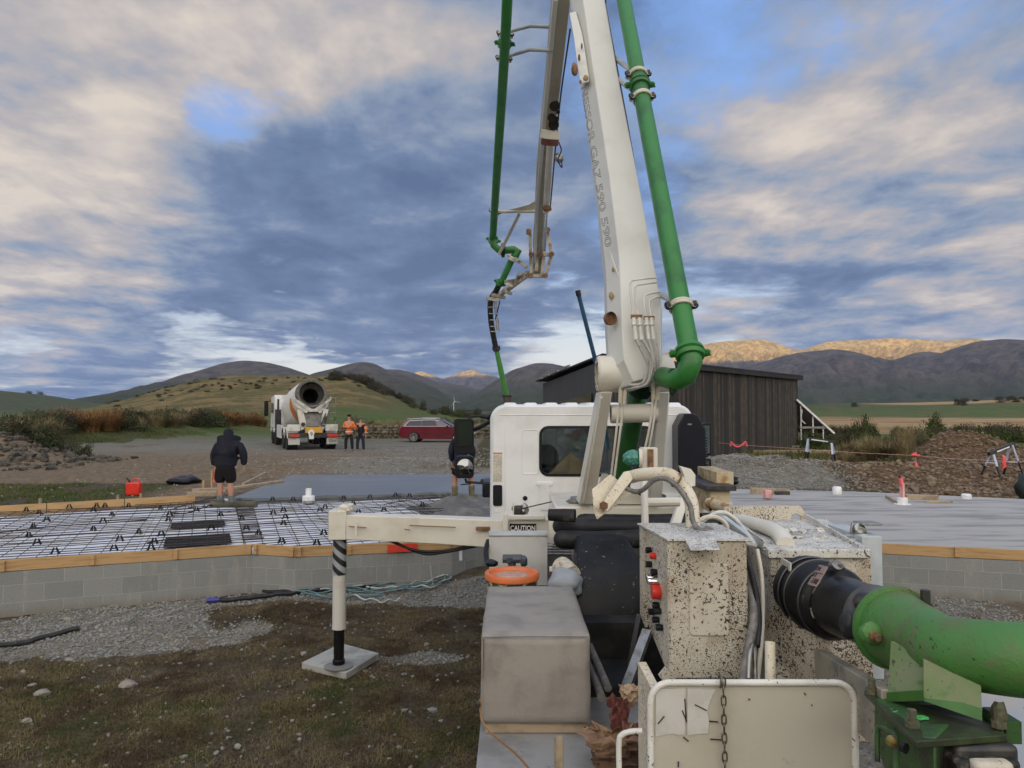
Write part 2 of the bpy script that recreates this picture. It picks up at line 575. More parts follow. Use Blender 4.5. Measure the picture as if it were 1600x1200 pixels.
def masks(x, y):
    """grass, gravel, straw, lush amounts"""
    r = np.hypot(x, y)
    az = np.degrees(np.arctan2(x, y))
    n = fbm(x / 1.1, y / 1.1, 5, 51, .6)
    n2 = fbm(x / 6, y / 6, 4, 61)
    grass = ss(n, .42, .60) * (y < 11) * .8
    pg = .40 * bump(x, y, -4.3, 8.35, 2.7, .85, 0.1) + .45 * bump(x, y, -1.0, 7.9, .8, .35) + .55 * bump(x, y, -1.0, 10.1, 3.2, .55, 0.0, 3) + .35 * bump(x, y, -5.6, 9.0, 2.4, .8, 0.3)
    grav = ss(n * .55 + pg, .52, .66) * (y < 12)
    # right of the truck gravel yard
    grav = np.maximum(grav, ss(x, 1.5, 2.5) * (y < 12) * ss(n, .3, .5))
    back = ss(y, 12.5, 14)
    # middle ground
    edge = ss(x + 22.6 + 2.4 * (n - .5), -.4, .6)
    g2 = edge * ss(y, 19.5, 21.5) * ss(-y, -60, -54) * ss(-x, 1.0, 3.0)
    g2 = np.maximum(g2, np.exp(-((x + .31 * y + 1.0) / 3.2) ** 4) * (y > 50) * (y < 110))
    g2 = np.maximum(g2, bump(x, y, -3.0, 20, 6.5, 4.5, 0, 4))
    g2 = np.maximum(g2, 1.1 * bump(x, y, 6.2, 21.4, 3.6, 2.5, -0.2, 3))
    dirtR = ss(x, 8.6, 9.6) * (y > 16) * (y < 36)
    grav = np.where(y > 12.5, np.clip(g2 * (1 - dirtR), 0, 1), grav)
    gback = (1 - np.clip(g2, 0, 1)) * ss(n, .30, .5)
    gback = np.maximum(gback, .9 * bump(x, y, -13.5, 18.2, 7.5, 1.9, 0.06, 3) * ss(n, .36, .52))
    gback = np.maximum(gback, (1 - edge) * (y > 22))
    gback = gback * (1 - dirtR * .93)
    grass = np.where(y > 12.5, gback, grass)
    brown = np.exp(-((az + 20) / 12) ** 4) * ss(r, 150, 230) * (r < 700)
    straw = np.clip(brown * (.5 + .8 * n2), 0, 1)
    straw = np.maximum(straw, ss(az, 12, 15) * ss(r, 150, 175) * ss(-r, -520, -470) * (.75 + .5 * (fbm(x / 60, y / 12, 3, 71) - .5)))
    straw = np.maximum(straw, np.clip(ss(az, 21, 30) * ss(r, 600, 680) * .9, 0, 1))
    straw = np.maximum(straw, (az > -12) * (az < 6) * ss(r, 58, 75) * ss(-r, -130, -90) * ss(n2, .4, .6))
    lush = ss(r, 40, 70) * (1 - straw)
    grass = np.maximum(grass, ss(r, 64, 75) * (1 - np.exp(-((x + .31 * y + 1.0) / 3.2) ** 4) * (y < 110)))
    return grass, grav, straw, lush


def sheet(name, az0, az1, naz, r0, r1, ratio):
    nr = int(math.log(r1 / r0) / math.log(ratio)) + 1
    rr = r0 * ratio ** np.arange(nr)
    aa = np.radians(np.linspace(az0, az1, naz))
    A, RR = np.meshgrid(aa, rr)
    return A, RR


aF = np.linspace(-46, 46, 560)
aB = np.linspace(46, 314, 70)[1:-1]
aa = np.radians(np.concatenate([aF, aB]))
rr = np.concatenate([[0.3, 1.0, 1.8], 2.4 * 1.0115 ** np.arange(0, int(math.log(8500 / 2.4) / math.log(1.0115)) + 1)])
A, RR = np.meshgrid(aa, rr)
gx, gy = RR * np.sin(A), RR * np.cos(A)
gzv = gz(gx, gy)
nR, nA_ = gx.shape
verts = np.stack([gx, gy, gzv], -1).reshape(-1, 3)
i0 = np.arange(nR - 1)[:, None] * nA_
j0 = np.arange(nA_)[None, :]
j1 = (j0 + 1) % nA_
faces = np.stack([i0 + j0, i0 + j1, i0 + nA_ + j1, i0 + nA_ + j0], -1).reshape(-1, 4)


def np_mesh(name, verts, faces, m, smooth=True, k=4):
    me = bpy.data.meshes.new(name)
    me.vertices.add(len(verts))
    me.vertices.foreach_set('co', np.ascontiguousarray(verts, dtype=np.float32).ravel())
    me.loops.add(len(faces) * k)
    me.loops.foreach_set('vertex_index', np.ascontiguousarray(faces, dtype=np.int32).ravel())
    me.polygons.add(len(faces))
    me.polygons.foreach_set('loop_start', np.arange(0, len(faces) * k, k, dtype=np.int32))
    me.polygons.foreach_set('use_smooth', np.full(len(faces), smooth))
    me.update(calc_edges=True)
    me.validate()
    for q in (m if isinstance(m, list) else [m]):
        me.materials.append(q)
    return me


gm = bpy.data.materials.new('ground_surface')
gm.use_nodes = True
t = gm.node_tree
b = t.nodes['Principled BSDF']
at = nd(t, 'ShaderNodeAttribute', attribute_name='cover')
sc_ = nd(t, 'ShaderNodeSeparateColor', {0: at.outputs['Color']})
gR, gG, gB, gA = sc_.outputs[0], sc_.outputs[1], sc_.outputs[2], at.outputs['Alpha']
obc = nd(t, 'ShaderNodeTexCoord').outputs['Object']


def tn(scale, detail=6, rough=.6, vec=obc):
    return nd(t, 'ShaderNodeTexNoise', {'Vector': vec, 'Scale': scale, 'Detail': detail, 'Roughness': rough}).outputs[0]


n_f, n_m, n_l, n_x = tn(38, 6, .7), tn(6, 6, .65), tn(.09, 5, .6), tn(.5, 6, .65)
dirt = mixc(t, mapr(t, n_m, .35, .65), (0.058, 0.047, 0.031), (0.105, 0.085, 0.058))
dirt = mixc(t, mapr(t, n_f, .55, .75), dirt, (0.14, 0.12, 0.09))
vor = nd(t, 'ShaderNodeTexVoronoi', {'Vector': obc, 'Scale': 34.0, 'Randomness': 1.0})
vg = nd(t, 'ShaderNodeSeparateColor', {0: vor.outputs['Color']}).outputs[0]
grv = mixc(t, vg, (0.09, 0.088, 0.08), (0.27, 0.265, 0.245))
grv = mixc(t, mapr(t, n_m, .40, .62), grv, (0.21, 0.185, 0.145))
grv = mixc(t, mapr(t, n_x, .52, .66), grv, (0.15, 0.12, 0.085))
grs = mixc(t, mapr(t, n_m, .38, .62), (0.050, 0.060, 0.02), (0.11, 0.085, 0.045))
grs = mixc(t, mapr(t, n_f, .5, .7), grs, (0.03, 0.035, 0.012))
lsh = mixc(t, mapr(t, mth(t, 'MULTIPLY_ADD', n_x, .5, mth(t, 'MULTIPLY', n_l, .5)), .42, .58), (0.055, 0.10, 0.02), (0.11, 0.105, 0.04))
lsh = mixc(t, mapr(t, nd(t, 'ShaderNodeSeparateXYZ', {0: obc}).outputs[1], 420, 700), lsh, mixc(t, mapr(t, n_l, .42, .58), (0.045, 0.062, 0.028), (0.075, 0.075, 0.04)))  # land farther off darkened: shade on the hills put into the colour
stw = mixc(t, mapr(t, n_l, .4, .6), (0.20, 0.14, 0.06), (0.10, 0.085, 0.03))
xy_ = nd(t, 'ShaderNodeSeparateXYZ', {0: obc})
lft = mapr(t, mth(t, 'DIVIDE', xy_.outputs[0], xy_.outputs[1]), .15, .05)
stw = mixc(t, mth(t, 'SUBTRACT', 1.0, lft), stw, mixc(t, mapr(t, tn(.012, 5, .6, nd(t, 'ShaderNodeMapping', {0: obc, 3: (.4, 3, 1)}).outputs[0]), .42, .58), (0.36, 0.25, 0.13), (0.24, 0.15, 0.07)))
stw = mixc(t, mth(t, 'MULTIPLY', lft, mapr(t, tn(.35, 8, .75), .50, .62)), stw, (0.05, 0.055, 0.02))
jit = mth(t, 'MULTIPLY_ADD', n_f, .5, -.25)


def thr(v, a=.35, b=.65):
    return mapr(t, mth(t, 'ADD', v, jit), a, b)


c = mixc(t, thr(gR), dirt, grs)
gpp = nd(t, 'ShaderNodeSeparateXYZ', {0: obc})
tan_ = mth(t, 'MULTIPLY', mth(t, 'MULTIPLY', mapr(t, gpp.outputs[1], 14, 16), mapr(t, gpp.outputs[1], 40, 30)), mapr(t, gpp.outputs[0], -4.5, -7.5))
tanc = mixc(t, mapr(t, n_m, .4, .62), (0.225, 0.17, 0.115), (0.13, 0.095, 0.062))
grv = mixc(t, mth(t, 'MULTIPLY', tan_, mapr(t, n_x, .25, .42)), grv, tanc)
c = mixc(t, thr(gG), c, grv)
c = mixc(t, gA, c, lsh)
c = mixc(t, thr(gB, .25, .75), c, stw)
# brown turned earth on the right
gp = nd(t, 'ShaderNodeSeparateXYZ', {0: obc})
de = mth(t, 'MULTIPLY', mapr(t, gp.outputs[0], 9.0, 9.8), mth(t, 'MULTIPLY', mapr(t, gp.outputs[1], 15.5, 16.5), mapr(t, gp.outputs[1], 36, 33)))
earth = mixc(t, mapr(t, n_m, .4, .62), (0.085, 0.045, 0.024), (0.17, 0.115, 0.07))
c = mixc(t, mth(t, 'MULTIPLY', de, mapr(t, n_m, .2, .4)), c, earth)
t.links.new(c, b.inputs['Base Color'])
b.inputs['Roughness'].default_value = .95
b.inputs['Specular IOR Level'].default_value = .15
hgt = mth(t, 'ADD', mth(t, 'MULTIPLY', n_f, .03), mth(t, 'ADD', mth(t, 'MULTIPLY', n_m, .06), mth(t, 'MULTIPLY', vor.outputs['Distance'], .02)))
bn = nd(t, 'ShaderNodeBump', {'Height': hgt, 'Strength': .9, 'Distance': 1.0})
t.links.new(bn.outputs[0], b.inputs['Normal'])

me = np_mesh('ground', verts, faces, gm)
mk = masks(verts[:, 0], verts[:, 1])
ca = me.color_attributes.new('cover', 'FLOAT_COLOR', 'POINT')
ca.data.foreach_set('color', np.stack([np.clip(q * np.ones(len(verts)), 0, 1) for q in mk], -1).astype(np.float32).ravel())
go = bpy.data.objects.new('ground', me)
col.objects.link(go)
tag(go, kind='structure')

# ================================================================ MOUNTAINS
mm = bpy.data.materials.new('mountain_tussock')
mm.use_nodes = True
t = mm.node_tree
b = t.nodes['Principled BSDF']
obc = nd(t, 'ShaderNodeNewGeometry').outputs['Position']
gp = nd(t, 'ShaderNodeSeparateXYZ', {0: obc})
nl_, nf_ = tn(.0035, 8, .62, obc), tn(.02, 8, .7, obc)
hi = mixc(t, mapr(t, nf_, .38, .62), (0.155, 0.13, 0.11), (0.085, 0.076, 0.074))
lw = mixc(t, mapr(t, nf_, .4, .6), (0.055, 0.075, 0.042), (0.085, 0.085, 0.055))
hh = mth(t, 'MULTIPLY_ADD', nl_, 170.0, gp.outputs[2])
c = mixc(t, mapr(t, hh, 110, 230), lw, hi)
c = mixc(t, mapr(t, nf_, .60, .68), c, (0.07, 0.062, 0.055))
c = mixc(t, mapr(t, mth(t, 'MULTIPLY_ADD', nl_, 60.0, gp.outputs[2]), 345, 385), c, mixc(t, mapr(t, nf_, .42, .6), (0.62, 0.43, 0.17), (0.36, 0.24, 0.10)))  # tops above the shadow line get brighter gold, sunlight put into the colour
t.links.new(c, b.inputs['Base Color'])
b.inputs['Roughness'].default_value = 1
b.inputs['Specular IOR Level'].default_value = .05
bn = nd(t, 'ShaderNodeBump', {'Height': nf_, 'Strength': .9, 'Distance': 40.0})
t.links.new(bn.outputs[0], b.inputs['Normal'])


def mountain(name, pts, D, seed, foot=0.55, rough=1.0, nu=300, nv=70, wl=260.0):
    px = np.array([p[0] for p in pts], float)
    py = np.array([p[1] for p in pts], float)
    u = np.linspace(px[0], px[-1], nu)
    # smooth interpolation of the skyline
    yv = np.interp(u, px, py)
    k = max(3, nu // 60)
    yv = np.convolve(np.pad(yv, k, mode='edge'), np.ones(2 * k + 1) / (2 * k + 1), 'valid')
    Hr = (640 - yv) / F * D + CZ
    xr = (u - 800) / F * D
    yr = D * np.ones(nu)
    # v : 0 foot .. 1 ridge .. 1.6 back
    v = np.concatenate([np.linspace(0, 1, nv), np.linspace(1.05, 1.9, nv // 4)])
    V, U = np.meshgrid(v, np.arange(nu), indexing='ij')
    Hh = Hr[U]
    span = D * (1 - foot)
    Yw = D - span * (1 - V) * np.where(V < 1, 1, .8)
    jag = (fbm(xr[U] / (wl * .5), V * 4, 5, seed) - .5)
    shp = np.where(V < 1, V ** 1.35, np.clip(1 - (V - 1) * .9, 0.05, 1))
    xw = xr[U] * (0.72 + 0.28 * np.clip(V, 0, 1)) + 0
    wx = xw + 90 * (fbm(xw / 300, Yw / 300, 3, seed + 3) - .5)
    rn = 1 - np.abs(2 * fbm(wx / wl, Yw / (wl * 2.4), 5, seed + 7, .5) - 1)
    rn2 = 1 - np.abs(2 * fbm(wx / (wl * .3) + 40, Yw / (wl * .6), 4, seed + 17, .55) - 1)
    env = np.sin(np.pi * np.clip(V, 0, 1)) ** .8
    Zw = Hh * shp + rough * (Hh * .95 * env * (rn - .78) * .75 + Hh * .11 * env * (rn2 - .7)) + Hh * .03 * jag
    edge = np.minimum(1, np.minimum(U, nu - 1 - U) / (nu * .02))
    Zw = -12 + (Zw + 12) * edge
    vs = np.stack([xw, Yw, Zw], -1).reshape(-1, 3)
    a0 = np.arange(len(v) - 1)[:, None] * nu
    b0 = np.arange(nu - 1)[None, :]
    fc = np.stack([a0 + b0, a0 + b0 + 1, a0 + nu + b0 + 1, a0 + nu + b0], -1).reshape(-1, 4)
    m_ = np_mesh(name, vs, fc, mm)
    o = bpy.data.objects.new(name, m_)
    col.objects.link(o)
    return tag(o, kind='structure')


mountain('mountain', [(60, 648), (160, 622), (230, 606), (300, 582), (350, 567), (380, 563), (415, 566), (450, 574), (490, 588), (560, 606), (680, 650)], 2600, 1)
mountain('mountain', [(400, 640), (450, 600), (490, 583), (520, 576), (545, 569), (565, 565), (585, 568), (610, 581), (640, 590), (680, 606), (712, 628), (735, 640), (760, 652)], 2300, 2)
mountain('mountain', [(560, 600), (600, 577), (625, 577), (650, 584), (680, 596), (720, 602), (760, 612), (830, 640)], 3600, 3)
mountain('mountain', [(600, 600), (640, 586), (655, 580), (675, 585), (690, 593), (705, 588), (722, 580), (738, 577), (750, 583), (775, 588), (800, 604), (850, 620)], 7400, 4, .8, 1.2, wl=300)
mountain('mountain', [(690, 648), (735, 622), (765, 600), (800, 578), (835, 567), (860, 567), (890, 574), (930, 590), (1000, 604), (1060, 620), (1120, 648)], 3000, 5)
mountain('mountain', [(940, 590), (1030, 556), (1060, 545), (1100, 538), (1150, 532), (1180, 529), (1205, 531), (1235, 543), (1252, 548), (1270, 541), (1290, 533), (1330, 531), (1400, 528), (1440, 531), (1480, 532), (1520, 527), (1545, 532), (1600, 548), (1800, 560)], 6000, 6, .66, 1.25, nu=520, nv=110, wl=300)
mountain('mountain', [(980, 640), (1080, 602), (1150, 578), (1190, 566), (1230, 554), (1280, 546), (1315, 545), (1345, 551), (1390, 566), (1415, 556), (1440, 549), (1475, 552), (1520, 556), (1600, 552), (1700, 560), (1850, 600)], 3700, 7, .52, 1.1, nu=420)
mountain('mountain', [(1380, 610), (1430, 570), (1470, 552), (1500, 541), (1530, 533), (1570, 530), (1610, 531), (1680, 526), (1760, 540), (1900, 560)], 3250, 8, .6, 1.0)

# long ridge behind the photographer: its shadow lies over the valley floor
dh = Vector((sun_dir.x, sun_dir.y, 0)).normalized()
sv = Vector((-dh.y, dh.x, 0))
L_ = np.linspace(-9000, 9000, 120)
vs = []
for i, (off, h) in enumerate(((2300, -12), (2700, 250), (3000, 455), (3400, 250), (4200, -12))):
    for l in L_:
        q = dh * off + sv * l
        vs.append((q.x, q.y, h + (0 if h < 0 else 26 * (mnoise.noise(Vector((l / 500, i * .7, 0))) + .5 * mnoise.noise(Vector((l / 170, i * .7, 3)))))))
fc = [(i * 120 + j, i * 120 + j + 1, (i + 1) * 120 + j + 1, (i + 1) * 120 + j) for i in range(4) for j in range(119)]
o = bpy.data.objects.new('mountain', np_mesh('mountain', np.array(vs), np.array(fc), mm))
col.objects.link(o)
tag(o, kind='structure')
# ================================================================ THE SLAB AND ITS FORMWORK
Z0 = Vector((0, 0, 0))
A_ = Vector((-8.2, 8.55, 0)); B_ = G(395, 852, 0); C_ = G(462, 856, 0); D_ = G(706, 846, 0); E_ = G(770, 838, 0)
F_ = Vector((2.6, 11.2, 0)); H_ = Vector((9.6, 9.15, 0))
front = [A_, B_, C_, D_, E_, F_, H_]
block = bpy.data.materials.new('concrete_block')
block.use_nodes = True
t = block.node_tree
b = t.nodes['Principled BSDF']
uvn = nd(t, 'ShaderNodeUVMap', uv_map='UVMap').outputs[0]
br = nd(t, 'ShaderNodeTexBrick', {'Vector': uvn, 'Color1': (0.205, 0.215, 0.21, 1), 'Color2': (0.25, 0.255, 0.245, 1), 'Mortar': (0.36, 0.355, 0.335, 1), 'Scale': 1.0, 'Mortar Size': 0.005, 'Mortar Smooth': 0.3, 'Bias': 0.0, 'Brick Width': 0.44, 'Row Height': 0.22}, offset=0.5)
obc = nd(t, 'ShaderNodeTexCoord').outputs['Object']
st = nd(t, 'ShaderNodeMapping', {0: obc, 3: (2.2, 2.2, .5)}).outputs[0]
n1 = tn(2.2, 7, .7, st)
n2 = tn(60, 4, .7, obc)
c = mixc(t, mapr(t, n1, .52, .72), br.outputs[0], (0.30, 0.295, 0.27))
c = mixc(t, mth(t, 'MULTIPLY', mapr(t, n2, .45, .8), .5), c, (0.10, 0.10, 0.10))
gpz = nd(t, 'ShaderNodeSeparateXYZ', {0: nd(t, 'ShaderNodeNewGeometry').outputs['Position']}).outputs[2]
c = mixc(t, mth(t, 'MULTIPLY', mapr(t, mth(t, 'MULTIPLY_ADD', n1, .25, gpz), -.42, -.60), .7), c, (0.17, 0.145, 0.11))
t.links.new(c, b.inputs['Base Color'])
b.inputs['Roughness'].default_value = .92
bn = nd(t, 'ShaderNodeBump', {'Height': mth(t, 'MULTIPLY_ADD', br.outputs['Fac'], .8, mth(t, 'MULTIPLY', n2, .4)), 'Strength': .8, 'Distance': .006})
t.links.new(bn.outputs[0], b.inputs['Normal'])


def wall_strip(name, pts, z0, z1, th, m, label, cat):
    q = MB()
    uvs = []
    s_ = 0
    for a, b2 in zip(pts[:-1], pts[1:]):
        d = (b2 - a)
        L = d.length
        d.normalize()
        n_ = Vector((-d.y, d.x, 0)) * th
        i = len(q.v)
        q.v += [(a.x, a.y, z0), (b2.x, b2.y, z0), (b2.x, b2.y, z1), (a.x, a.y, z1),
                (a.x + n_.x, a.y + n_.y, z0), (b2.x + n_.x, b2.y + n_.y, z0), (b2.x + n_.x, b2.y + n_.y, z1), (a.x + n_.x, a.y + n_.y, z1)]
        for f, u in (((0, 1, 2, 3), ((s_, 0), (s_ + L, 0), (s_ + L, z1 - z0), (s_, z1 - z0))), ((3, 2, 6, 7), ((s_, 0), (s_ + L, 0), (s_ + L, th), (s_, th))), ((5, 4, 7, 6), ((s_, 0), (s_ + L, 0), (s_ + L, z1 - z0), (s_, z1 - z0)))):
            q.f.append([i + k for k in f])
            q.m.append(0)
            uvs += u
        s_ += round(L / .44) * .44 if L > .6 else L
    me = bpy.data.meshes.new(name)
    me.from_pydata(q.v, [], q.f)
    me.materials.append(m)
    ul = me.uv_layers.new(name='UVMap')
    for k, u in enumerate(uvs):
        ul.data[k].uv = u
    o = bpy.data.objects.new(name, me)
    col.objects.link(o)
    return tag(o, label, cat)


wall_strip('block_wall', front, -0.965, -0.135, .2, block, 'low wall of grey concrete blocks holding up the slab platform behind the pump truck', 'block wall')

# timber formwork boards standing on the wall
k = 0
runs = [(A_, B_, 'pine formwork board along the left block wall, below the steel mesh', 5), (B_, C_, 'short pine formwork board at the inward corner of the block wall', 1),
        (C_, D_, 'pine formwork board beyond the outrigger leg, with red tape on it', 3), (D_, E_, 'short pine formwork board on the wall corner left of the grey toolbox', 1), (E_, F_, 'pine formwork board hidden partly behind the truck cab', 2), (F_, H_, 'pine formwork board along the finished slab right of the pump', 6)]
for a, b2, lab, n in runs:
    d = (b2 - a).normalized()
    nrm = Vector((d.y, -d.x, 0))
    root = empty('formwork_board', (a + b2) / 2 + Vector((0, 0, -.13)), lab, 'formwork board', 'pine formwork boards round the slab')
    L = (b2 - a).length
    for i in range(n):
        s0, s1 = a + d * (L * i / n + .004), a + d * (L * (i + 1) / n - .004)
        q = MB()
        q.bar(s0 + Vector((0, 0, -.056)) + nrm * -.025, s1 + Vector((0, 0, -.058 + random.uniform(-.004, .004))) + nrm * -.025, .035, .142)
        q.build('board', wood, root, bevel=.003)
    for i in range(n + 1):
        c = a + d * min(max(L * i / n, .05), L - .05) + nrm * .012
        q = MB()
        q.bar(c + Vector((0, 0, -.12)), c + Vector((0, 0, .012)), .05, .03, up=nrm)
        q.build('cleat', wood, root, bevel=.002)
# red tape on the board behind the outrigger
c0 = C_ + (D_ - C_) * .58
dd_ = (D_ - C_).normalized()
q = MB()
q.bar(c0 + Vector((0, -.045, -.06)), c0 + dd_ * .42 + Vector((0, -.045, -.05)), .006, .11)
q.bar(c0 + dd_ * .1 + Vector((0, -.052, -.10)), c0 + dd_ * .16 + Vector((0, -.052, -.02)), .006, .06)
tag(q.build('marking_tape', mat('red_tape', (.62, .05, .03), .5)), 'red tape fixed to the pine board beyond the outrigger leg', 'tape')

# rear edge boards left
L0, L1 = G(-60, 800, 0), G(306, 779, 0)
root = empty('formwork_board', (L0 + L1) / 2, 'long pine board at the far edge of the steel mesh before the red fuel can', 'formwork board', 'pine formwork boards round the slab')
for i in range(3):
    a, b2 = L0.lerp(L1, i / 3), L0.lerp(L1, (i + 1) / 3 - .004)
    q = MB()
    q.bar(a + Vector((0, 0, -.02)), b2 + Vector((0, 0, -.02)), .045, .19)
    q.build('board', wood, root, bevel=.003)
for px in (60, 182, 218):
    c = G(px, 790 - px * .05, 0)
    q = MB()
    q.bar(c + Vector((0, .06, -.1)), c + Vector((0, .06, .10)), .05, .04)
    q.build('stake', woodg, root)

# fill below, polystyrene and concrete
foamp = bpy.data.materials.new('polystyrene_pod')
foamp.use_nodes = True
t = foamp.node_tree
b = t.nodes['Principled BSDF']
obc = nd(t, 'ShaderNodeNewGeometry').outputs['Position']
n1 = tn(1.3, 7, .7, obc)
n2 = tn(14, 5, .7, obc)
c = mixc(t, mapr(t, n1, .5, .66), (0.64, 0.66, 0.70), (0.48, 0.45, 0.39))
c = mixc(t, mapr(t, mth(t, 'ADD', n1, mth(t, 'MULTIPLY', n2, .3)), .76, .84), c, (0.28, 0.24, 0.19))
t.links.new(c, b.inputs['Base Color'])
b.inputs['Roughness'].default_value = .8

Mright = F_ + Vector((-1.2, .1, 0))
poly_mesh = [A_ + Vector((0, .03, 0)), B_ + Vector((0, .03, 0)), C_ + Vector((.01, .03, 0)), D_ + Vector((0, .03, 0)), E_ + Vector((0, .03, 0)), F_ + Vector((0, .05, 0)), Vector((2.6, 16.5, 0)), G(700, 767, 0), G(420, 775, 0), L1, L0 + Vector((0.1, 0, 0))]


def inside(x, y, poly):
    r = False
    n = len(poly)
    for i in range(n):
        a, b2 = poly[i], poly[(i + 1) % n]
        if (a.y > y) != (b2.y > y) and x < (b2.x - a.x) * (y - a.y) / (b2.y - a.y) + a.x:
            r = not r
    return r


# foam pods in rows: each pod a block; the ground below is covered by black sheet
q = MB()
q.add([(p.x, p.y, -.30) for p in poly_mesh], [tuple(range(len(poly_mesh)))])
q.add([(p.x, p.y, -.31) for p in poly_mesh], [tuple(range(len(poly_mesh)))])
o = q.build('plastic_membrane', mat('membrane', (.02, .02, .022), .4, c2=(.05, .05, .05), bump=.004))
tag(o, 'black plastic membrane lying under the white foam pods inside the formwork', 'membrane')
pit = [(G(266, 827, -.10), G(352, 822, -.10)), (G(255, 857, -.10), G(362, 849, -.10))]
dirx = (B_ - A_).normalized()
diry = Vector((-dirx.y, dirx.x, 0))
pods = []
PW = 1.1
for i in range(-9, 9):
    for j in range(-1, 10):
        c = B_ + dirx * (i * PW + .1) + diry * (j * 1.16 + .62)
        pods.append((c, i, j))
q0 = MB()
q0.box((0, 0, 0), (PW - .012, 1.145, .18))
pod_me = None
npod = 0
for c, i, j in pods:
    cs = [c + dirx * sx_ * PW * .47 + diry * sy_ * .5 for sx_ in (-1, 1) for sy_ in (-1, 1)]
    nin = sum(inside(p.x, p.y, poly_mesh) for p in cs)
    if nin < 1 or (nin < 4 and c.x > 1.2):
        continue
    if nin < 4:
        # cut pod to the formwork with a clipped polygon
        bmx = bmesh.new()
        hx, hy = (PW - .012) / 2, 1.145 / 2
        vs_ = [bmx.verts.new(c + dirx * a * hx + diry * b2 * hy) for a, b2 in ((-1, -1), (1, -1), (1, 1), (-1, 1))]
        bmx.faces.new(vs_)
        # sutherland style clipping by nearest front edge lines
        for a, b2 in list(zip(front[:-1], front[1:])) + [(L1, L0)]:
            dd = (b2 - a)
            nn = Vector((dd.y, -dd.x, 0)).normalized()
            mid = (a + b2) / 2
            tt = (c - a).dot(dd) / dd.length_squared
            if tt < -.12 or tt > 1.12:
                continue
            if a == B_ and b2 == C_:
                pass
            bmesh.ops.bisect_plane(bmx, geom=bmx.verts[:] + bmx.edges[:] + bmx.faces[:], plane_co=a - nn * .05, plane_no=nn, clear_outer=True)
        if not bmx.faces:
            bmx.free()
            continue
        f = bmx.faces[:][0]
        lp = [v.co.copy() for v in f.verts]
        bmx.free()
        q = MB()
        q.prism([(p.x, p.y, -.29) for p in lp], (0, 0, .17))
        o = q.build('foam_pod', foamp)
    else:
        q = MB()
        rot = Matrix((dirx, diry, Vector((0, 0, 1)))).transposed()
        q.box((c.x, c.y, -.205), (PW - .012, 1.145, .17), rot)
        o = q.build('foam_pod', foamp)
    npod += 1
    tag(o, 'white foam pod lying under the steel mesh', 'foam pod', 'white foam pods under the steel mesh')

# flat black patches added in place of the dark pits between pods
for (a, b2), wd, lab in ((pit[0], .60, 'farther and narrower of the two flat black patches standing for pits in the steel mesh'), (pit[1], .85, 'nearer and wider of the two flat black patches standing for pits in the steel mesh')):
    d = (b2 - a)
    d.normalize()
    n_ = Vector((((a + b2) / 2).x, ((a + b2) / 2).y, 0)).normalized()
    q = MB()
    q.prism([a + Vector((0, 0, .012)), b2 + Vector((0, 0, .012)), b2 + n_ * wd + Vector((0, 0, .012)), a + n_ * wd + Vector((0, 0, .012))], (0, 0, .012))
    tag(q.build('pit_patch', mat('pit_black', (.008, .008, .009), .7, c2=(.016, .015, .015), bump=.006, bump_sc=12)), lab, 'plastic strip')

# reinforcing mesh sheets
rebar = mat('rebar', (.05, .038, .032), .75, .2, c2=(.025, .02, .018), sc=9)


def clipseg(p, d, L, poly):
    out_, on, st_ = [], False, None
    n = int(L / .06)
    for i in range(n + 1):
        x = p + d * (L * i / n)
        ins = inside(x.x, x.y, poly)
        if ins and not on:
            st_, on = x, True
        if on and (not ins or i == n):
            out_.append((st_, x))
            on = False
    return [s_ for s_ in out_ if (s_[1] - s_[0]).length > .15]


shrunk = poly_mesh
sheets = [(-9.6, -4.9, 'sheet of reinforcing mesh at the left edge of the frame'), (-5.0, .1, 'sheet of reinforcing mesh around the two black strips'), (-.1, 4.4, 'sheet of reinforcing mesh between the bent man\'s float and the outrigger'), (4.3, 7.0, 'sheet of reinforcing mesh beyond the outrigger beam')]
for (s0, s1, lab) in sheets:
    q = MB()
    sk = random.uniform(-.02, .02)
    x = s0
    while x <= s1:
        dv = (diry + dirx * (sk + .02 * math.sin(x * 3))).normalized()
        for a, b2 in clipseg(B_ + dirx * x - diry * 1.4, dv, 8.5, shrunk):
            m_ = (a + b2) / 2
            q.tube([a + Vector((0, 0, -.055)), m_ + Vector((0, 0, -.068)), b2 + Vector((0, 0, -.055))], .0065, 4)
        x += .235
    y = -1.4
    while y < 6.4:
        for a, b2 in clipseg(B_ + dirx * s0 + diry * y, (dirx + diry * sk * .5).normalized(), s1 - s0 + .1, shrunk):
            n = max(2, int((b2 - a).length / .8))
            q.tube([a.lerp(b2, i / n) + Vector((0, 0, -.044 + random.uniform(-.016, .010))) for i in range(n + 1)], .0065, 4)
        y += .20
    if not q.v:
        continue
    tag(q.build('reinforcing_mesh', rebar), lab, 'steel mesh', 'sheets of reinforcing mesh')
# a few loose starter bars
for a, b2, lab in (((0, 832), (230, 812), 'loose reinforcing bar across the mesh in the left foreground of the slab'), ((600, 788), (700, 776), 'loose reinforcing bar on the mesh beyond the outrigger beam'), ((265, 797), (345, 775), 'bent loose bar running from the mesh up to the bent man'), ((230, 848), (352, 838), 'short bent bar lying over the nearer black strip')):
    pa, pb = G(*a, -.02), G(*b2, -.02)
    q = MB()
    q.tube(smooth_path([pa, pa.lerp(pb, .3) + Vector((0, .05, .02)), pa.lerp(pb, .7) + Vector((0, -.04, .01)), pb]), .011, 5)
    tag(q.build('reinforcing_bar', rebar), lab, 'steel bar')

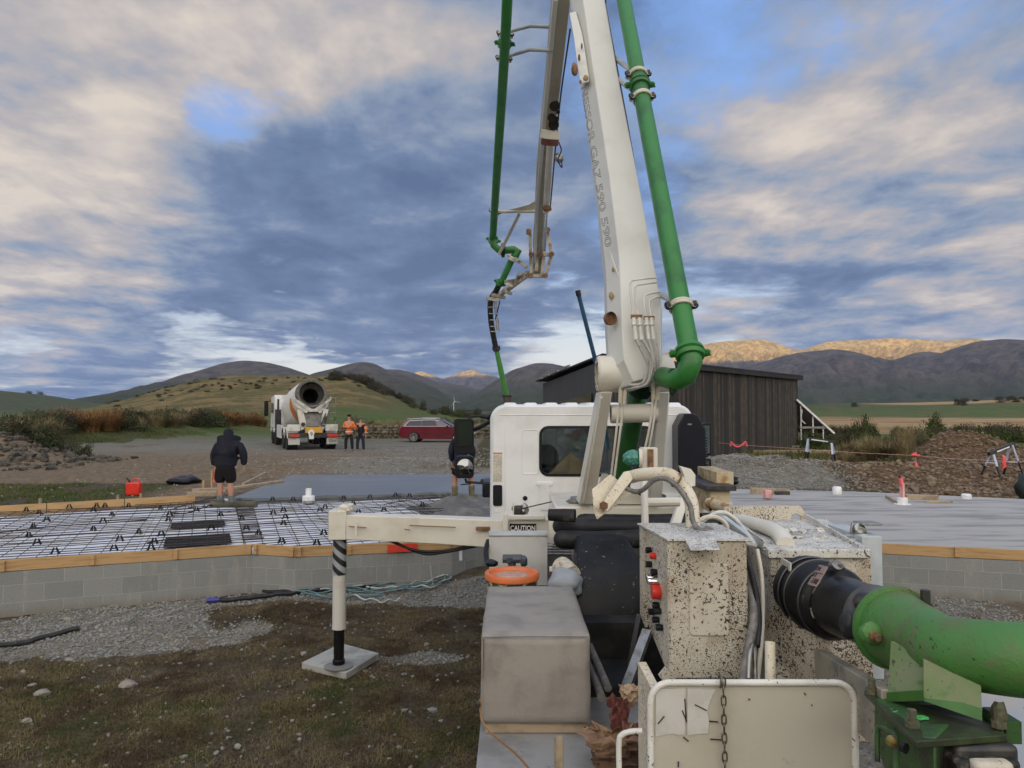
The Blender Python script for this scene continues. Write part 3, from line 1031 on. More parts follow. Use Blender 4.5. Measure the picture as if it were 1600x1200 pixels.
# bar chairs
q = MB()
for sx_ in (-1, 1):
    q.bar((sx_ * .062, -.03, -.07), (sx_ * .022, 0, .055), .026, .02, m=None)
    q.bar((sx_ * .062, .03, -.07), (sx_ * .022, 0, .055), .026, .02)
    q.bar((sx_ * .018, 0, .03), (sx_ * .024, 0, .075), .014, .02)
q.bar((-.038, 0, -.02), (.038, 0, -.02), .012, .014)
chair = q.build('bar_chair', blackp)
chair.location = (0, 0, 0)
chs = [(41, 797), (61, 801), (108, 792), (146, 797), (151, 790), (164, 790), (201, 790), (251, 794), (175, 804), (73, 812), (52, 823), (161, 814), (146, 827), (263, 812), (265, 803), (217, 832), (45, 837), (58, 848), (187, 843), (252, 835), (241, 847), (86, 863), (178, 858), (236, 857),
       (330, 825), (378, 810), (385, 826), (427, 801), (446, 808), (443, 797), (443, 818), (404, 833), (458, 780), (521, 818), (506, 833), (426, 780), (537, 778), (578, 776), (618, 773), (508, 792), (500, 797), (600, 796), (440, 846), (495, 849), (640, 774), (660, 789), (345, 804), (307, 797), (560, 800), (552, 786)]
for i, (px, py) in enumerate(chs):
    o = chair if i == 0 else chair.copy()
    if i:
        col.objects.link(o)
    o.location = G(px, py + 2, -.03) + Vector((0, 0, -.01))
    o.rotation_euler = (0, 0, random.uniform(-.5, .5))
    o.scale = (.78, .7, .62)
    tag(o, 'small black plastic bar chair on the steel mesh', 'bar chair', 'black bar chairs on the steel mesh')

# concrete
wet = mat('wet_concrete', (.125, .135, .145), .36, c2=(.165, .17, .175), sc=1.2, bump=.002, bump_sc=14, stretch=(.4, 1.6, 1))
cured = mat('finished_concrete', (.36, .345, .325), .72, c2=(.21, .205, .205), sc=1.6, bump=.001, bump_sc=14, stretch=(.45, 2.6, 1), blotch=(.36, .345, .32), blotch_amt=.62)


def ragged(a, b2, n, amp):
    a, b2 = Vector(a), Vector(b2)
    d = (b2 - a).normalized()
    nn = Vector((-d.y, d.x, 0))
    return [a.lerp(b2, i / n) + nn * random.uniform(-amp, amp) * (0 < i < n) for i in range(n)]


def slab(name, pts, z0, z1, m, label, cat):
    q = MB()
    q.prism([(p.x, p.y, z0) for p in pts], (0, 0, z1 - z0))
    return tag(q.build(name, m), label, cat)


wet_pts = ragged(G(360, 779, 0), G(700, 769, 0), 26, .13) + ragged(G(700, 769, 0), Vector((2.4, 15.2, 0)), 12, .12) + [Vector((2.6, 21.6, 0)), G(700, 741, 0), G(456, 742, 0), G(420, 756, 0)]
slab('wet_slab', wet_pts, -.2, 0.0, wet, 'smooth grey freshly poured concrete behind the steel mesh', 'concrete slab')
ff = [F_ + Vector((0.0, .04, 0)), H_ + Vector((0, .04, 0)), Vector((26, 7.0, 0)), Vector((26, 13.6, 0)), G(1600, 780, 0), G(1330, 768, 0), G(1140, 764, 0), Vector((2.6, 17.4, 0))]
slab('finished_slab', ff, -.2, .003, cured, 'pale finished concrete slab with trowel streaks right of the pump truck', 'concrete slab')
# unscreeded pile of wet concrete by the hose
pud = []
q = MB()
N_ = 44
vs, fs = [], []
for i in range(N_):
    for j in range(N_):
        x, y = -2.6 + 4.8 * i / (N_ - 1), 12.5 + 4.0 * j / (N_ - 1)
        h = .16 * math.exp(-((x + .35) / 1.15) ** 4 - ((y - 14.3) / 1.25) ** 4) + .10 * math.exp(-((x + 1.0) / .9) ** 2 - ((y - 15.2) / .5) ** 2)
        h *= .6 + 1.0 * mnoise.fractal(Vector((x * 1.5, y * 1.5, 0)), 1, 2, 4) + .5
        vs.append((x, y, -.14 + h))
for i in range(N_ - 1):
    for j in range(N_ - 1):
        fs.append((i * N_ + j, (i + 1) * N_ + j, (i + 1) * N_ + j + 1, i * N_ + j + 1))
q.add(vs, fs)
tag(q.build('concrete_heap', mat('rough_wet_concrete', (.10, .095, .085), .5, c2=(.16, .15, .13), sc=5, bump=.02, bump_sc=12), smooth=60), 'rough heap of wet concrete under the hose beside the truck cab', 'wet concrete')

# pvc stub
root = empty('drain_pipe', G(482, 786, -.1), 'white plastic drain stub standing up in the steel mesh', 'drain pipe')
p0 = G(482, 786, -.1)
q = MB(); q.lathe([(.0, .0), (.13, 0), (.13, .15), (.12, .16), (.05, .165)], p0, n=20); q.build('collar', pvc, root)
q = MB(); q.lathe([(.065, .15), (.065, .31), (.055, .31), (.055, .2)], p0, n=20); q.build('pipe', pvc, root)

# float / screed log in front of the bent man
root = empty('concrete_float', G(364, 792, -.05), 'long grey-green float board lying at the bent man\'s feet', 'float')
a, b2 = G(330, 788, .02), G(401, 788, .02)
q = MB(); q.tube([a, b2], .075, 12, flat=.9); q.build('board', mat('float_board', (.10, .10, .06), .6, c2=(.07, .065, .045)), root)
q = MB(); q.tube(smooth_path([a.lerp(b2, .05), G(312, 795, 0), G(290, 802, -.03), G(266, 801, -.04)]), .014, 6); q.build('handle', blackp, root)

# caps and timber on the finished slab
def cap(px, py, w_, h_, label, m=pvc):
    p = G(px, py, .004)
    q = MB()
    q.lathe([(0, 0), (w_, 0), (w_, h_ * .8), (w_ * .8, h_), (0, h_)], p, n=14)
    return tag(q.build('white_bung', m), label, 'bung')


cap(1308, 772, .10, .17, 'white bung on the slab in front of the pale gravel heap')
cap(1510, 779, .10, .10, 'small white bung at the far edge of the slab, rightmost')
root = empty('pipe_marker', G(1410, 788, .004), 'white bung with a pink taped stick standing in it', 'pipe marker')
p = G(1410, 788, .004)
q = MB(); q.lathe([(.16, 0), (.16, .015), (.1, .02), (.1, .13), (.07, .14), (0, .14)], p, n=14); q.build('cap', pvc, root)
q = MB(); q.bar(p + Vector((0, 0, .1)), p + Vector((.0, 0, .42)), .12, .04); q.build('stick', pinkp, root)
q = MB(); q.bar(p + Vector((0, 0, .36)), p + Vector((-.01, .03, .52)), .06, .05); q.build('tape', pink, root)


def timber(pts, wd, ht, label, m=woodg, z=.004):
    a, b2 = [G(x, y, z) + Vector((0, 0, ht / 2)) for x, y in pts]
    q = MB()
    q.bar(a, b2, wd, ht)
    return tag(q.build('timber_offcut', m, bevel=.004), label, 'timber', 'timber offcuts lying about')


timber([(1172, 771), (1234, 773)], .12, .13, 'short timber block on the slab edge with a pink wrap and dark end')
p = G(1198, 771, .12)
q = MB(); q.box(p + Vector((0, -.03, -.01)), (.13, .18, .17)); tag(q.build('pink_wrap', pinkp, bevel=.01), 'pale pink wrap around the timber block on the slab edge', 'wrap')
p = G(1222, 768, .2)
q = MB(); q.box(p + Vector((0, 0, -.03)), (.3, .10, .07)); tag(q.build('dark_offcut', darkm, bevel=.01), 'dark bar lying on top of the pink wrapped timber block', 'offcut')
timber([(1385, 778), (1403, 788)], .05, .06, 'thin stick leaning left of the pink taped marker')
timber([(1415, 780), (1466, 781)], .10, .10, 'timber length behind the pink taped marker')
timber([(1446, 786), (1488, 786)], .05, .04, 'thin timber length right of the pink taped marker')
timber([(300, 770), (352, 768)], .16, .09, 'board end of the timber stack left of the bent man, lower')
timber([(292, 776), (345, 774)], .12, .10, 'front board of the timber stack left of the bent man')
timber([(350, 766), (440, 753)], .16, .05, 'long board behind the legs of the bent man')
timber([(380, 758), (415, 740)], .06, .05, 'stick slanting up at the left corner of the fresh concrete')
for i, (px, lab) in enumerate(((318, 'left upright peg in the timber stack beside the bent man'), (331, 'right upright peg with pink tape beside the bent man'))):
    p = G(px, 768, 0)
    q = MB(); q.bar(p, p + Vector((0, 0, .26 + i * .22)), .05, .04, m=wood)
    if i: q.bar(p + Vector((.06, 0, .22)), p + Vector((.09, 0, .52)), .09, .03, m=pink)
    tag(q.build('timber_peg'), lab, 'peg')
# dark hole/tyre left of the man
q = MB(); q.blob(G(289, 753, -.1) + Vector((0, 0, .0)), (.42, .35, .16), 3, .3, 3)
tag(q.build('black_bag', mat('black_bag', (.012, .012, .014), .35), smooth=60), 'crumpled black bag on the dirt left of the bent man', 'bag')
q = MB(); q.blob(G(1137, 752, .05), (.28, .2, .12), 5, .35, 3)
tag(q.build('black_bag', mat('black_bag', (.012, .012, .014), .35), smooth=60), 'black bag on the gravel right of the truck cab', 'bag')

# fuel can
p = G(210, 765, 0); p.z = float(gz(p.x, p.y))
root = empty('fuel_can', p, 'red plastic fuel can with black spout on the dirt behind the mesh', 'fuel can')
q = MB(); q.bb(p.x - .17, p.x + .15, p.y - .09, p.y + .09, p.z, p.z + .30); q.build('body', red, root, bevel=.03, bseg=3)
q = MB(); q.tube(smooth_path([p + Vector((-.08, 0, .30)), p + Vector((-.03, 0, .37)), p + Vector((.08, 0, .37)), p + Vector((.12, 0, .30))]), .018, 8); q.build('handle', red, root)
q = MB(); q.tube([p + Vector((-.11, 0, .30)), p + Vector((-.13, 0, .34)), p + Vector((-.19, 0, .40))], [.03, .02, .015], 8); q.build('spout', blackp, root)

# ================================================================ HOSES AND CABLES ON THE GROUND
def ground_path(pts, lift, n=8):
    w_ = []
    for (px, py) in pts:
        g = G(px, py, -.72)
        w_.append(Vector((g.x, g.y, 0)))
    s_ = smooth_path(w_, n)
    for v in s_:
        v.z = float(gz(v.x, v.y)) + lift
    return s_


q = MB(); q.tube(ground_path([(-40, 1013), (30, 1008), (70, 1001), (124, 995)], .035), .028, 8)
tag(q.build('hose', black, smooth=60), 'black hose end lying on the gravel at the left edge of the frame', 'hose')
root_p = ground_path([(338, 951), (370, 949), (430, 944), (500, 938), (560, 929), (640, 918), (725, 910)], .045)
root = empty('hose', root_p[0], 'long black hose with blue fitting lying in front of the block wall', 'hose')
q = MB(); q.tube(root_p, .030, 8); q.build('tube', black, root, smooth=60)
q = MB(); q.tube([root_p[0] + Vector((-.12, 0, .0)), root_p[0] + Vector((.05, 0, .01))], .034, 10); q.build('fitting', mat('blue_fitting', (.03, .035, .22), .4), root)
teal = mat('teal_cable', (.07, .15, .16), .5, c2=(.15, .2, .2))
lightc = mat('pale_cable', (.42, .45, .42), .45)
cb = []
loops = [([(420, 932), (480, 945), (560, 938), (650, 925), (700, 921), (640, 938), (540, 950), (470, 942), (430, 930), (520, 925), (620, 918), (690, 925), (680, 935), (600, 942), (505, 938)], teal, 'tangled heap of teal cable in front of the block wall, behind the outrigger leg'),
         ([(445, 928), (520, 932), (600, 944), (680, 938), (700, 927), (630, 920), (540, 930), (470, 946), (520, 952), (600, 947)], teal, 'second teal cable loop in the cable heap behind the outrigger leg'),
         ([(560, 930), (610, 925), (660, 916), (690, 900), (695, 880)], lightc, 'pale cable climbing the block wall right of the cable heap'),
         ([(540, 948), (570, 953), (600, 956), (625, 953)], lightc, 'pale cable end on the grass at the front of the cable heap'),
         ([(500, 941), (560, 934), (620, 940), (660, 930), (705, 928), (672, 940), (640, 936)], lightc, 'pale cable looping through the teal cable heap')]
for pts, m_, lab in loops:
    gp_ = ground_path(pts, .03)
    for i, v in enumerate(gp_):
        v.z += .02 * (1 + math.sin(i * .9 + len(pts)))
    if 'climbing' in lab:
        for i, v in enumerate(gp_[-8:]):
            v.y = min(v.y, 10.4)
    q = MB(); q.tube(gp_, .011, 6)
    tag(q.build('cable', m_, smooth=60), lab, 'cable')
q = MB(); q.tube(ground_path([(410, 936), (480, 938), (560, 936), (640, 921), (700, 914)], .05), .02, 6)
tag(q.build('cable', blackp, smooth=60), 'thick black cable through the teal cable heap', 'cable')
# red rod right
a, b2 = G(1458, 921, -.66), G(1592, 924, -.66)
q = MB(); q.tube([a + Vector((0, 0, .02)), b2 + Vector((0, 0, .03))], .016, 8)
tag(q.build('red_rod', mat('red_rod', (.35, .03, .04), .4)), 'dark red rod lying along the foot of the wall on the right', 'rod')
q = MB(); q.blob(G(1596, 936, -.66) + Vector((.1, 0, .05)), (.14, .12, .1), 2, .2); tag(q.build('black_pouch', blackp, smooth=60), 'black pouch at the right edge of the frame below the wall', 'pouch')
q = MB(); q.tube(ground_path([(722, 905), (728, 880), (740, 876), (745, 890)], .04), .02, 6)
tag(q.build('cable', blackp, smooth=60), 'black cable coil against the block wall beside the toolbox', 'cable')

# ================================================================ SCATTERED STONES, GRAVEL, GRASS
def rock_mesh(name, n, pos, size, m, jit=.35, flat=.7):
    """one mesh of n small angular stones"""
    b_ = bmesh.new()
    bmesh.ops.create_icosphere(b_, subdivisions=1, radius=1)
    base = np.array([v.co[:] for v in b_.verts])
    fc_ = np.array([[v.index for v in f.verts] for f in b_.faces])
    b_.free()
    k_ = len(base)
    V = np.repeat(base[None], n, 0) * (1 + rng.uniform(-jit, jit, (n, k_, 1)))
    V *= size[:, None, None] * np.stack([rng.uniform(.7, 1.3, n), rng.uniform(.7, 1.3, n), rng.uniform(.5, .9, n) * flat / .7], -1)[:, None, :]
    ang = rng.uniform(0, 6.28, n)
    c_, s_ = np.cos(ang)[:, None], np.sin(ang)[:, None]
    x, y = V[..., 0] * c_ - V[..., 1] * s_, V[..., 0] * s_ + V[..., 1] * c_
    V = np.stack([x, y, V[..., 2]], -1) + pos[:, None, :]
    Fc = (fc_[None] + (np.arange(n) * k_)[:, None, None]).reshape(-1, 3)
    return np_mesh(name, V.reshape(-1, 3), Fc, m, smooth=False, k=3)


def scatter(n, xr, yr, fn, ymin_slab=True):
    x = rng.uniform(*xr, n)
    y = rng.uniform(*yr, n)
    keep = rng.uniform(0, 1, n) < fn(x, y)
    return x[keep], y[keep]


stone = mat('stone', (.24, .235, .21), .9, c2=(.12, .115, .10), sc=3.0)
stoneb = mat('stone_brown', (.20, .15, .10), .95, c2=(.09, .06, .04), sc=3.0)


def stuff_rocks(name, x, y, s_, m, label, cat, sink=.3):
    z = gz(x, y)
    o = bpy.data.objects.new(name, rock_mesh(name, len(x), np.stack([x, y, z + s_ * .3], -1), s_, m))
    col.objects.link(o)
    o['kind'] = 'stuff'
    return tag(o, label, cat)


wall_y = lambda x: np.interp(x, [p.x for p in front], [p.y for p in front])
x, y = scatter(60000, (-8, 6.5), (6.0, 11.3), lambda x, y: masks(x, y)[1] * (y < wall_y(x) - .02) * .7)
stuff_rocks('gravel', x, y, rng.uniform(.007, .02, len(x)), stone, 'loose pale gravel in front of the block wall', 'gravel')
x, y = scatter(6000, (-8, 1.0), (3.0, 9.8), lambda x, y: .35 * (y < wall_y(x) - .1))
stuff_rocks('pebbles', x, y, rng.uniform(.006, .022, len(x)) * (1 + (rng.uniform(0, 1, len(x)) > .98)), stone, 'small stones scattered through the worn grass', 'stones')
x, y = scatter(30000, (-14, 6), (16.5, 40), lambda x, y: (.25 + .6 * bump(x, y, -4.2, 26.5, 6.0, 2.6, 0, 3)) * (.12 + .88 * ss(x, -8.5, -5)))
k_ = ~((x > -7.2) & (x < 9) & (y < 21.8))
x, y = x[k_], y[k_]
stuff_rocks('gravel', x, y, rng.uniform(.012, .045, len(x)), stone, 'coarse gravel on the yard behind the fresh concrete', 'gravel')
x, y = scatter(14000, (3.5, 10), (17.6, 25), lambda x, y: bump(x, y, 6.3, 21.6, 3.2, 2.3, -.25, 3))
stuff_rocks('gravel', x, y, rng.uniform(.01, .035, len(x)), stone, 'pale gravel on the heap right of the truck', 'gravel')
x, y = scatter(16000, (8.8, 24), (16.5, 33), lambda x, y: .5 + 0 * x)
stuff_rocks('clods', x, y, rng.uniform(.015, .07, len(x)) * (1 + 1.3 * (rng.uniform(0, 1, len(x)) > .97)), stoneb, 'brown clods and stones on the dug earth at the right', 'clods')
x, y = scatter(1100, (-24, -15.5), (24.5, 31), lambda x, y: .15 + .8 * bump(x, y, -19.5, 27.0, 3.8, 2.6, .15, 3))
stuff_rocks('rubble', x, y, rng.uniform(.04, .17, len(x)), mat('rubble', (.085, .075, .06), .95, c2=(.04, .033, .026), sc=2), 'dark rubble on the spoil heap at the left edge', 'rubble')

# separate stones that can be told apart
for (px, py, s_, lab) in ((68, 1083, .075, 'largest pale stone in the grass at the lower left'), (50, 1072, .045, 'pale flat stone just above the largest stone at the lower left'), (42, 1122, .05, 'low pale stone below the largest stone at the lower left'), (200, 1072, .09, 'broad flat earth-coloured stone in the grass left of the outrigger pad'),
                          (105, 976, .05, 'ochre stone on the gravel by the left wall'), (278, 1020, .045, 'pale stone in the grass, middle left'), (108, 1034, .05, 'thin pale stone below the hose end at the left'), (98, 704, .35, 'pale boulder at the right foot of the rubble heap'), (80, 722, .26, 'small boulder below the rubble heap'), (1330, 705, .26, 'pale rock in the brown earth right of the trestle'), (1120, 668, .3, 'round pale boulder behind the truck mirror')):
    g_ = G(px, py, -.74 if py > 900 else -.15)
    z_ = float(gz(g_.x, g_.y))
    q = MB(); q.blob((g_.x, g_.y, z_ + s_ * .10), (s_, s_ * .8, s_ * .5), int(px), .22, 2, fs=1.2)
    tag(q.build('stone', mat('pale_stone', (.24, .215, .18), .9, c2=(.15, .13, .10), sc=9, bump=.004), smooth=50), lab, 'stone')


def blades(name, x, y, h, wdt, m, label, cat, z=None, lean=.5, curve=.5):
    n = len(x)
    if z is None:
        z = gz(x, y)
    a = rng.uniform(0, 6.28, n)
    l = rng.uniform(0, lean, n)
    dx, dy = np.cos(a) * l, np.sin(a) * l
    wx, wy = -np.sin(a) * wdt, np.cos(a) * wdt
    p0 = np.stack([x - wx, y - wy, z - .01], -1)
    p1 = np.stack([x + wx, y + wy, z - .01], -1)
    hm = h * .55
    p2 = np.stack([x - wx * .8 + dx * hm, y - wy * .8 + dy * hm, z + hm], -1)
    p3 = np.stack([x + wx * .8 + dx * hm, y + wy * .8 + dy * hm, z + hm], -1)
    ex = 1 + curve
    p4 = np.stack([x + dx * h * ex, y + dy * h * ex, z + h * np.clip(1 - l * .4, .3, 1)], -1)
    V = np.stack([p0, p1, p3, p2, p4], 1).reshape(-1, 3)
    b_ = np.arange(n)[:, None] * 5
    tri = np.concatenate([b_ + [0, 1, 2], b_ + [0, 2, 3], b_ + [3, 2, 4]], 1).reshape(-1, 3)
    o = bpy.data.objects.new(name, np_mesh(name, V, tri, m, False, 3))
    col.objects.link(o)
    o['kind'] = 'stuff'
    return tag(o, label, cat)


def leafmat(name, c1, c2, sc=2.0, c3=None):
    m = mat(name, c1, .85, c2=c2, sc=sc, lo_=.42, hi_=.58, blotch=c3)
    m.node_tree.nodes['Principled BSDF'].inputs['Specular IOR Level'].default_value = .1
    return m


gr1 = leafmat('short_grass', (.06, .08, .022), (.17, .14, .06), 1.6)
gr2 = leafmat('dead_grass', (.17, .13, .07), (.075, .052, .03), 2.2)
def gmask(x, y):
    mg, gv, _, _ = masks(x, y)
    return np.clip(mg * 1.1 - gv, 0, 1) * (y < wall_y(x) - .3)
x, y = scatter(190000, (-7.5, 1.2), (3.2, 10.6), lambda x, y: np.clip(gmask(x, y) + .10, 0, 1) * (.12 + .88 * ss(fbm(x / .35, y / .35, 3, 88), .4, .6)) * (y < wall_y(x) - .3))
blades('grass', x, y, rng.uniform(.012, .05, len(x)), .0022, gr1, 'short worn green grass in the foreground', 'grass', lean=1.2)
x, y = scatter(330000, (-7.5, .6), (3.2, 10.0), lambda x, y: np.clip(.85 - masks(x, y)[1], 0, 1) * (y < wall_y(x) - .2) * (.25 + .75 * ss(fbm(x / .3, y / .3, 4, 98), .38, .60)))
blades('dry_grass', x, y, rng.uniform(.01, .05, len(x)), .0026, gr2, 'dead brown grass litter in the foreground', 'dry grass', lean=2.2)
x, y = scatter(90000, (-21, -6.5), (15.0, 22.5), lambda x, y: np.clip(masks(x, y)[0] - masks(x, y)[1], 0, 1) * .5)
blades('grass', x, y, rng.uniform(.03, .10, len(x)), .006, leafmat('bank_grass', (.05, .09, .02), (.11, .11, .04), .8), 'green grass on the verge behind the steel mesh', 'grass', lean=.9)
# ================================================================ PLANTS
def bladeclump(n, r_, h0, h1, wdt, droop=.9, seed=0):
    g_ = np.random.default_rng(seed)
    V, Fc = [], []
    for i in range(n):
        a = g_.uniform(0, 6.28)
        rr_ = r_ * math.sqrt(g_.uniform(0, 1)) * .5
        bx, by = math.cos(a) * rr_, math.sin(a) * rr_
        h = g_.uniform(h0, h1)
        out_ = g_.uniform(.1, 1) * r_ * droop
        h *= 1.05 - .55 * (out_ / (r_ * droop)) ** 1.5
        dx, dy = math.cos(a + g_.uniform(-.6, .6)), math.sin(a + g_.uniform(-.6, .6))
        wx, wy = -dy * wdt, dx * wdt
        b_ = len(V)
        for k, (t_, w_) in enumerate(((0, 1), (.4, .9), (.75, .6))):
            zz = h * (t_ * 1.25 - .35 * t_ * t_)
            ox = out_ * t_ * t_
            V += [(bx + dx * ox - wx * w_, by + dy * ox - wy * w_, zz), (bx + dx * ox + wx * w_, by + dy * ox + wy * w_, zz)]
        V.append((bx + dx * out_ * 1.15, by + dy * out_ * 1.15, h * g_.uniform(.7, .92)))
        Fc += [(b_, b_ + 1, b_ + 3, b_ + 2), (b_ + 2, b_ + 3, b_ + 5, b_ + 4), (b_ + 4, b_ + 5, b_ + 6)]
    return V, Fc


def leafclump(n, rx, rz, size, seed=0, z0=.0):
    g_ = np.random.default_rng(seed)
    V, Fc = [], []
    for i in range(n):
        d = g_.normal(size=3)
        d /= np.linalg.norm(d)
        d[2] = abs(d[2])
        k = 1 + .9 * mnoise.noise(Vector(d * 2.0) + Vector((seed, 0, 0)))
        rr_ = k * g_.uniform(.45, 1.0) ** .5
        c = Vector((d[0] * rx * rr_, d[1] * rx * rr_, z0 + d[2] * rz * rr_))
        u = Vector(g_.normal(size=3)).normalized()
        v = u.orthogonal().normalized()
        s_ = size * g_.uniform(.5, 1.4)
        b_ = len(V)
        V += [c - u * s_, c + v * s_ * .5, c + u * s_, c - v * s_ * .5]
        Fc.append((b_, b_ + 1, b_ + 2, b_ + 3))
    return V, Fc


mt = {
    'tus': leafmat('tussock_orange', (.27, .145, .06), (.17, .105, .05), 1.2, c3=(.30, .22, .12)),
    'tusp': leafmat('tussock_pale', (.27, .22, .12), (.15, .12, .06), 1.2),
    'dark': leafmat('scrub_dark', (.055, .045, .03), (.035, .045, .018), 1.1, c3=(.09, .065, .045)),
    'gry': leafmat('scrub_grey_green', (.075, .085, .045), (.045, .055, .025), 1.1),
    'grn': leafmat('scrub_green', (.04, .065, .018), (.07, .085, .03), 1.1),
    'twig': mat('twig', (.09, .065, .045), .9),
}
protos = {}


def plant_proto(key, kind, mkey, variant):
    root = empty('tussock' if kind == 'tus' else 'shrub')
    q = MB()
    if kind == 'tus':
        V, Fc = bladeclump(460, .72, .45, 1.05, .010, 1.0, variant)
        q.add(V, Fc)
        q.build('blades', mt[mkey], root, smooth=60)
    else:
        V, Fc = leafclump(1500, .62, .8, .045, variant)
        q.add(V, Fc)
        q.build('foliage', mt[mkey], root, smooth=60)
        q = MB()
        g_ = random.Random(variant)
        for i in range(26):
            a = g_.uniform(0, 6.28)
            r_ = g_.uniform(.2, .62)
            q.tube([(0, 0, 0), (math.cos(a) * r_ * .5, math.sin(a) * r_ * .5, .4), (math.cos(a) * r_, math.sin(a) * r_, g_.uniform(.6, 1.02))], [.018, .01, .004], 4)
        q.build('stems', mt['twig'], root)
    protos[key] = [root, False]


for i in range(3):
    plant_proto(('tus', i), 'tus', 'tus', i)
    plant_proto(('tusp', i), 'tus', 'tusp', 10 + i)
    plant_proto(('dark', i), 'shrub', 'dark', 20 + i)
    plant_proto(('gry', i), 'shrub', 'gry', 30 + i)
    plant_proto(('grn', i), 'shrub', 'grn', 40 + i)


def plant(kind, x, y, s_, label, group, sz=None):
    key = (kind, random.randrange(3))
    pr = protos[key]
    if not pr[1]:
        o = pr[0]
        pr[1] = True
    else:
        o = copy_tree(pr[0])
    o.location = (x, y, float(gz(x, y)) - .03)
    o.rotation_euler = (0, 0, random.uniform(0, 6.28))
    sz = sz or s_
    o.scale = (s_, s_, sz)
    cat = 'tussock' if kind.startswith('tus') else 'shrub'
    return tag(o, label, cat, group)


LB = {'tus': 'orange-brown tussock on the bank left of the gravel road', 'tusp': 'pale straw-coloured tussock on the bank left of the gravel road', 'dark': 'dark leafless-looking shrub on the bank left of the gravel road', 'gry': 'grey-green shrub on the bank left of the gravel road', 'grn': 'green shrub on the bank left of the gravel road'}


def ray(px, d):
    return (px - 800) / F * d, d


# bank of tussock and scrub, left
for i in range(120):
    t_ = i / 119
    d0 = 33 + 41 * t_ ** 1.1 + random.uniform(-.8, .8)
    x = -24.6 - random.uniform(0, 4.2) * (1 if random.random() < .75 else .3)
    px = 800 + x / d0 * F
    k_ = 'tus' if ((70 < px < 185 or px > 335) and random.random() < .62) else random.choice(['dark', 'gry', 'gry', 'tusp', 'dark', 'tusp'])
    s_ = random.uniform(1.25, 1.8) * (1.15 if k_ == 'tus' else .9)
    plant(k_, x, d0, s_, LB[k_], {'tus': 'orange tussocks on the left bank', 'tusp': 'pale tussocks on the left bank', 'dark': 'dark shrubs on the left bank', 'gry': 'grey-green shrubs on the left bank', 'grn': 'green shrubs on the left bank'}[k_], s_ * .92)
for i in range(16):
    plant(random.choice(['dark', 'gry']), random.uniform(-22, -17.2), random.uniform(28.2, 31.5), random.uniform(.5, .95), 'dark shrub growing behind the rubble heap at the left edge', 'dark shrubs behind the rubble heap')
# scrub behind the trestles, right of the shed
for i in range(80):
    px = 1262 + random.uniform(0, 330)
    d0 = random.uniform(36, 62)
    if 1405 < px < 1545 and random.random() < .4: continue
    k_ = random.choice(['grn', 'grn', 'dark', 'grn'])
    x, y = ray(px, d0)
    plant(k_, x, y, random.uniform(.75, 1.2), ('green scrub bush' if k_ == 'grn' else 'dark scrub bush') + ' in the thicket beyond the brown earth', ('green' if k_ == 'grn' else 'dark') + ' scrub bushes beyond the brown earth')
for i in range(16):
    x, y = ray(random.uniform(1318, 1425), random.uniform(27.5, 31))
    k_ = 'tusp'
    plant(k_, x, y, random.uniform(.7, 1.1), 'pale grass tussock in front of the dark thicket on the right', 'pale tussocks in front of the right thicket', random.uniform(.7, 1.25))
for (px, d0, s_, lab) in ((1350, 44, 2.0, 'round dark bush standing highest over the thicket right of the shed'), (1460, 60, 2.2, 'dark bush on the skyline of the thicket behind the dirt mound')):
    x, y = ray(px, d0)
    o = plant('grn', x, y, s_ * .6, lab, None, s_)
# field edge scrub, centre
for i in range(56):
    px = random.uniform(530, 800)
    d0 = random.uniform(58, 85)
    k_ = random.choice(['tusp', 'tusp', 'grn', 'dark', 'tusp'])
    x, y = ray(px, d0)
    plant(k_, x, y, random.uniform(.8, 1.35), {'tusp': 'pale tussock in the rough field beyond the red car', 'grn': 'green bush in the rough field beyond the red car', 'dark': 'dark bush in the rough field beyond the red car'}[k_], {'tusp': 'pale tussocks', 'grn': 'green bushes', 'dark': 'dark bushes'}[k_] + ' in the field beyond the car')
# distant hedgerow trees, centre
for i in range(34):
    px = 560 + random.uniform(0, 240) if i > 12 else 690 + random.uniform(0, 45)
    d0 = random.uniform(240, 300)
    x, y = ray(px, d0)
    plant(random.choice(['grn', 'dark']), x, y, random.uniform(2.2, 4.2), 'dark tree in the far hedgerow below the wind turbine', 'trees of the far hedgerow', random.uniform(1.8, 4))
# brown hill scrub
for i in range(110):
    k0 = random.choice(((250, 600), (330, 615), (300, 625), (560, 600), (540, 620), (420, 628)))
    px = k0[0] + random.gauss(0, 45)
    d0 = 240 + (640 - k0[1]) * 2.0 + random.gauss(0, 12)
    x, y = ray(px, d0)
    plant(random.choice(['dark', 'gry']), x, y, random.uniform(.9, 2.0), 'dark bush on the slope of the brown hill', 'bushes on the brown hill', random.uniform(.5, 1.1))
for i in range(30):
    px = random.uniform(520, 640)
    x, y = ray(px, random.uniform(270, 330))
    plant('dark', x, y, random.uniform(3, 5), 'dark bush on the wooded right shoulder of the brown hill', 'bushes on the right shoulder of the brown hill', random.uniform(2, 3.4))
for i in range(34):
    px = random.uniform(0, 230)
    x, y = ray(px, random.uniform(62, 90))
    k_ = random.choice(['grn', 'gry', 'tusp'])
    plant(k_, x, y, random.uniform(.7, 1.4), {'grn': 'green bush', 'gry': 'grey-green bush', 'tusp': 'pale tussock'}[k_] + ' along the field fence at the far left', {'grn': 'green bushes', 'gry': 'grey-green bushes', 'tusp': 'pale tussocks'}[k_] + ' along the far left fence', random.uniform(.8, 2.2))
for (px, d0, s_, lab) in ((45, 1250, 9, 'left one of the two lone trees on the far left ridge'), (63, 1250, 10, 'right one of the two lone trees on the far left ridge'), (1335, 560, 4, 'tiny lone bush on the skyline of the green field at the right')):
    x, y = ray(px, d0)
    plant('dark', x, y, s_, lab, None)
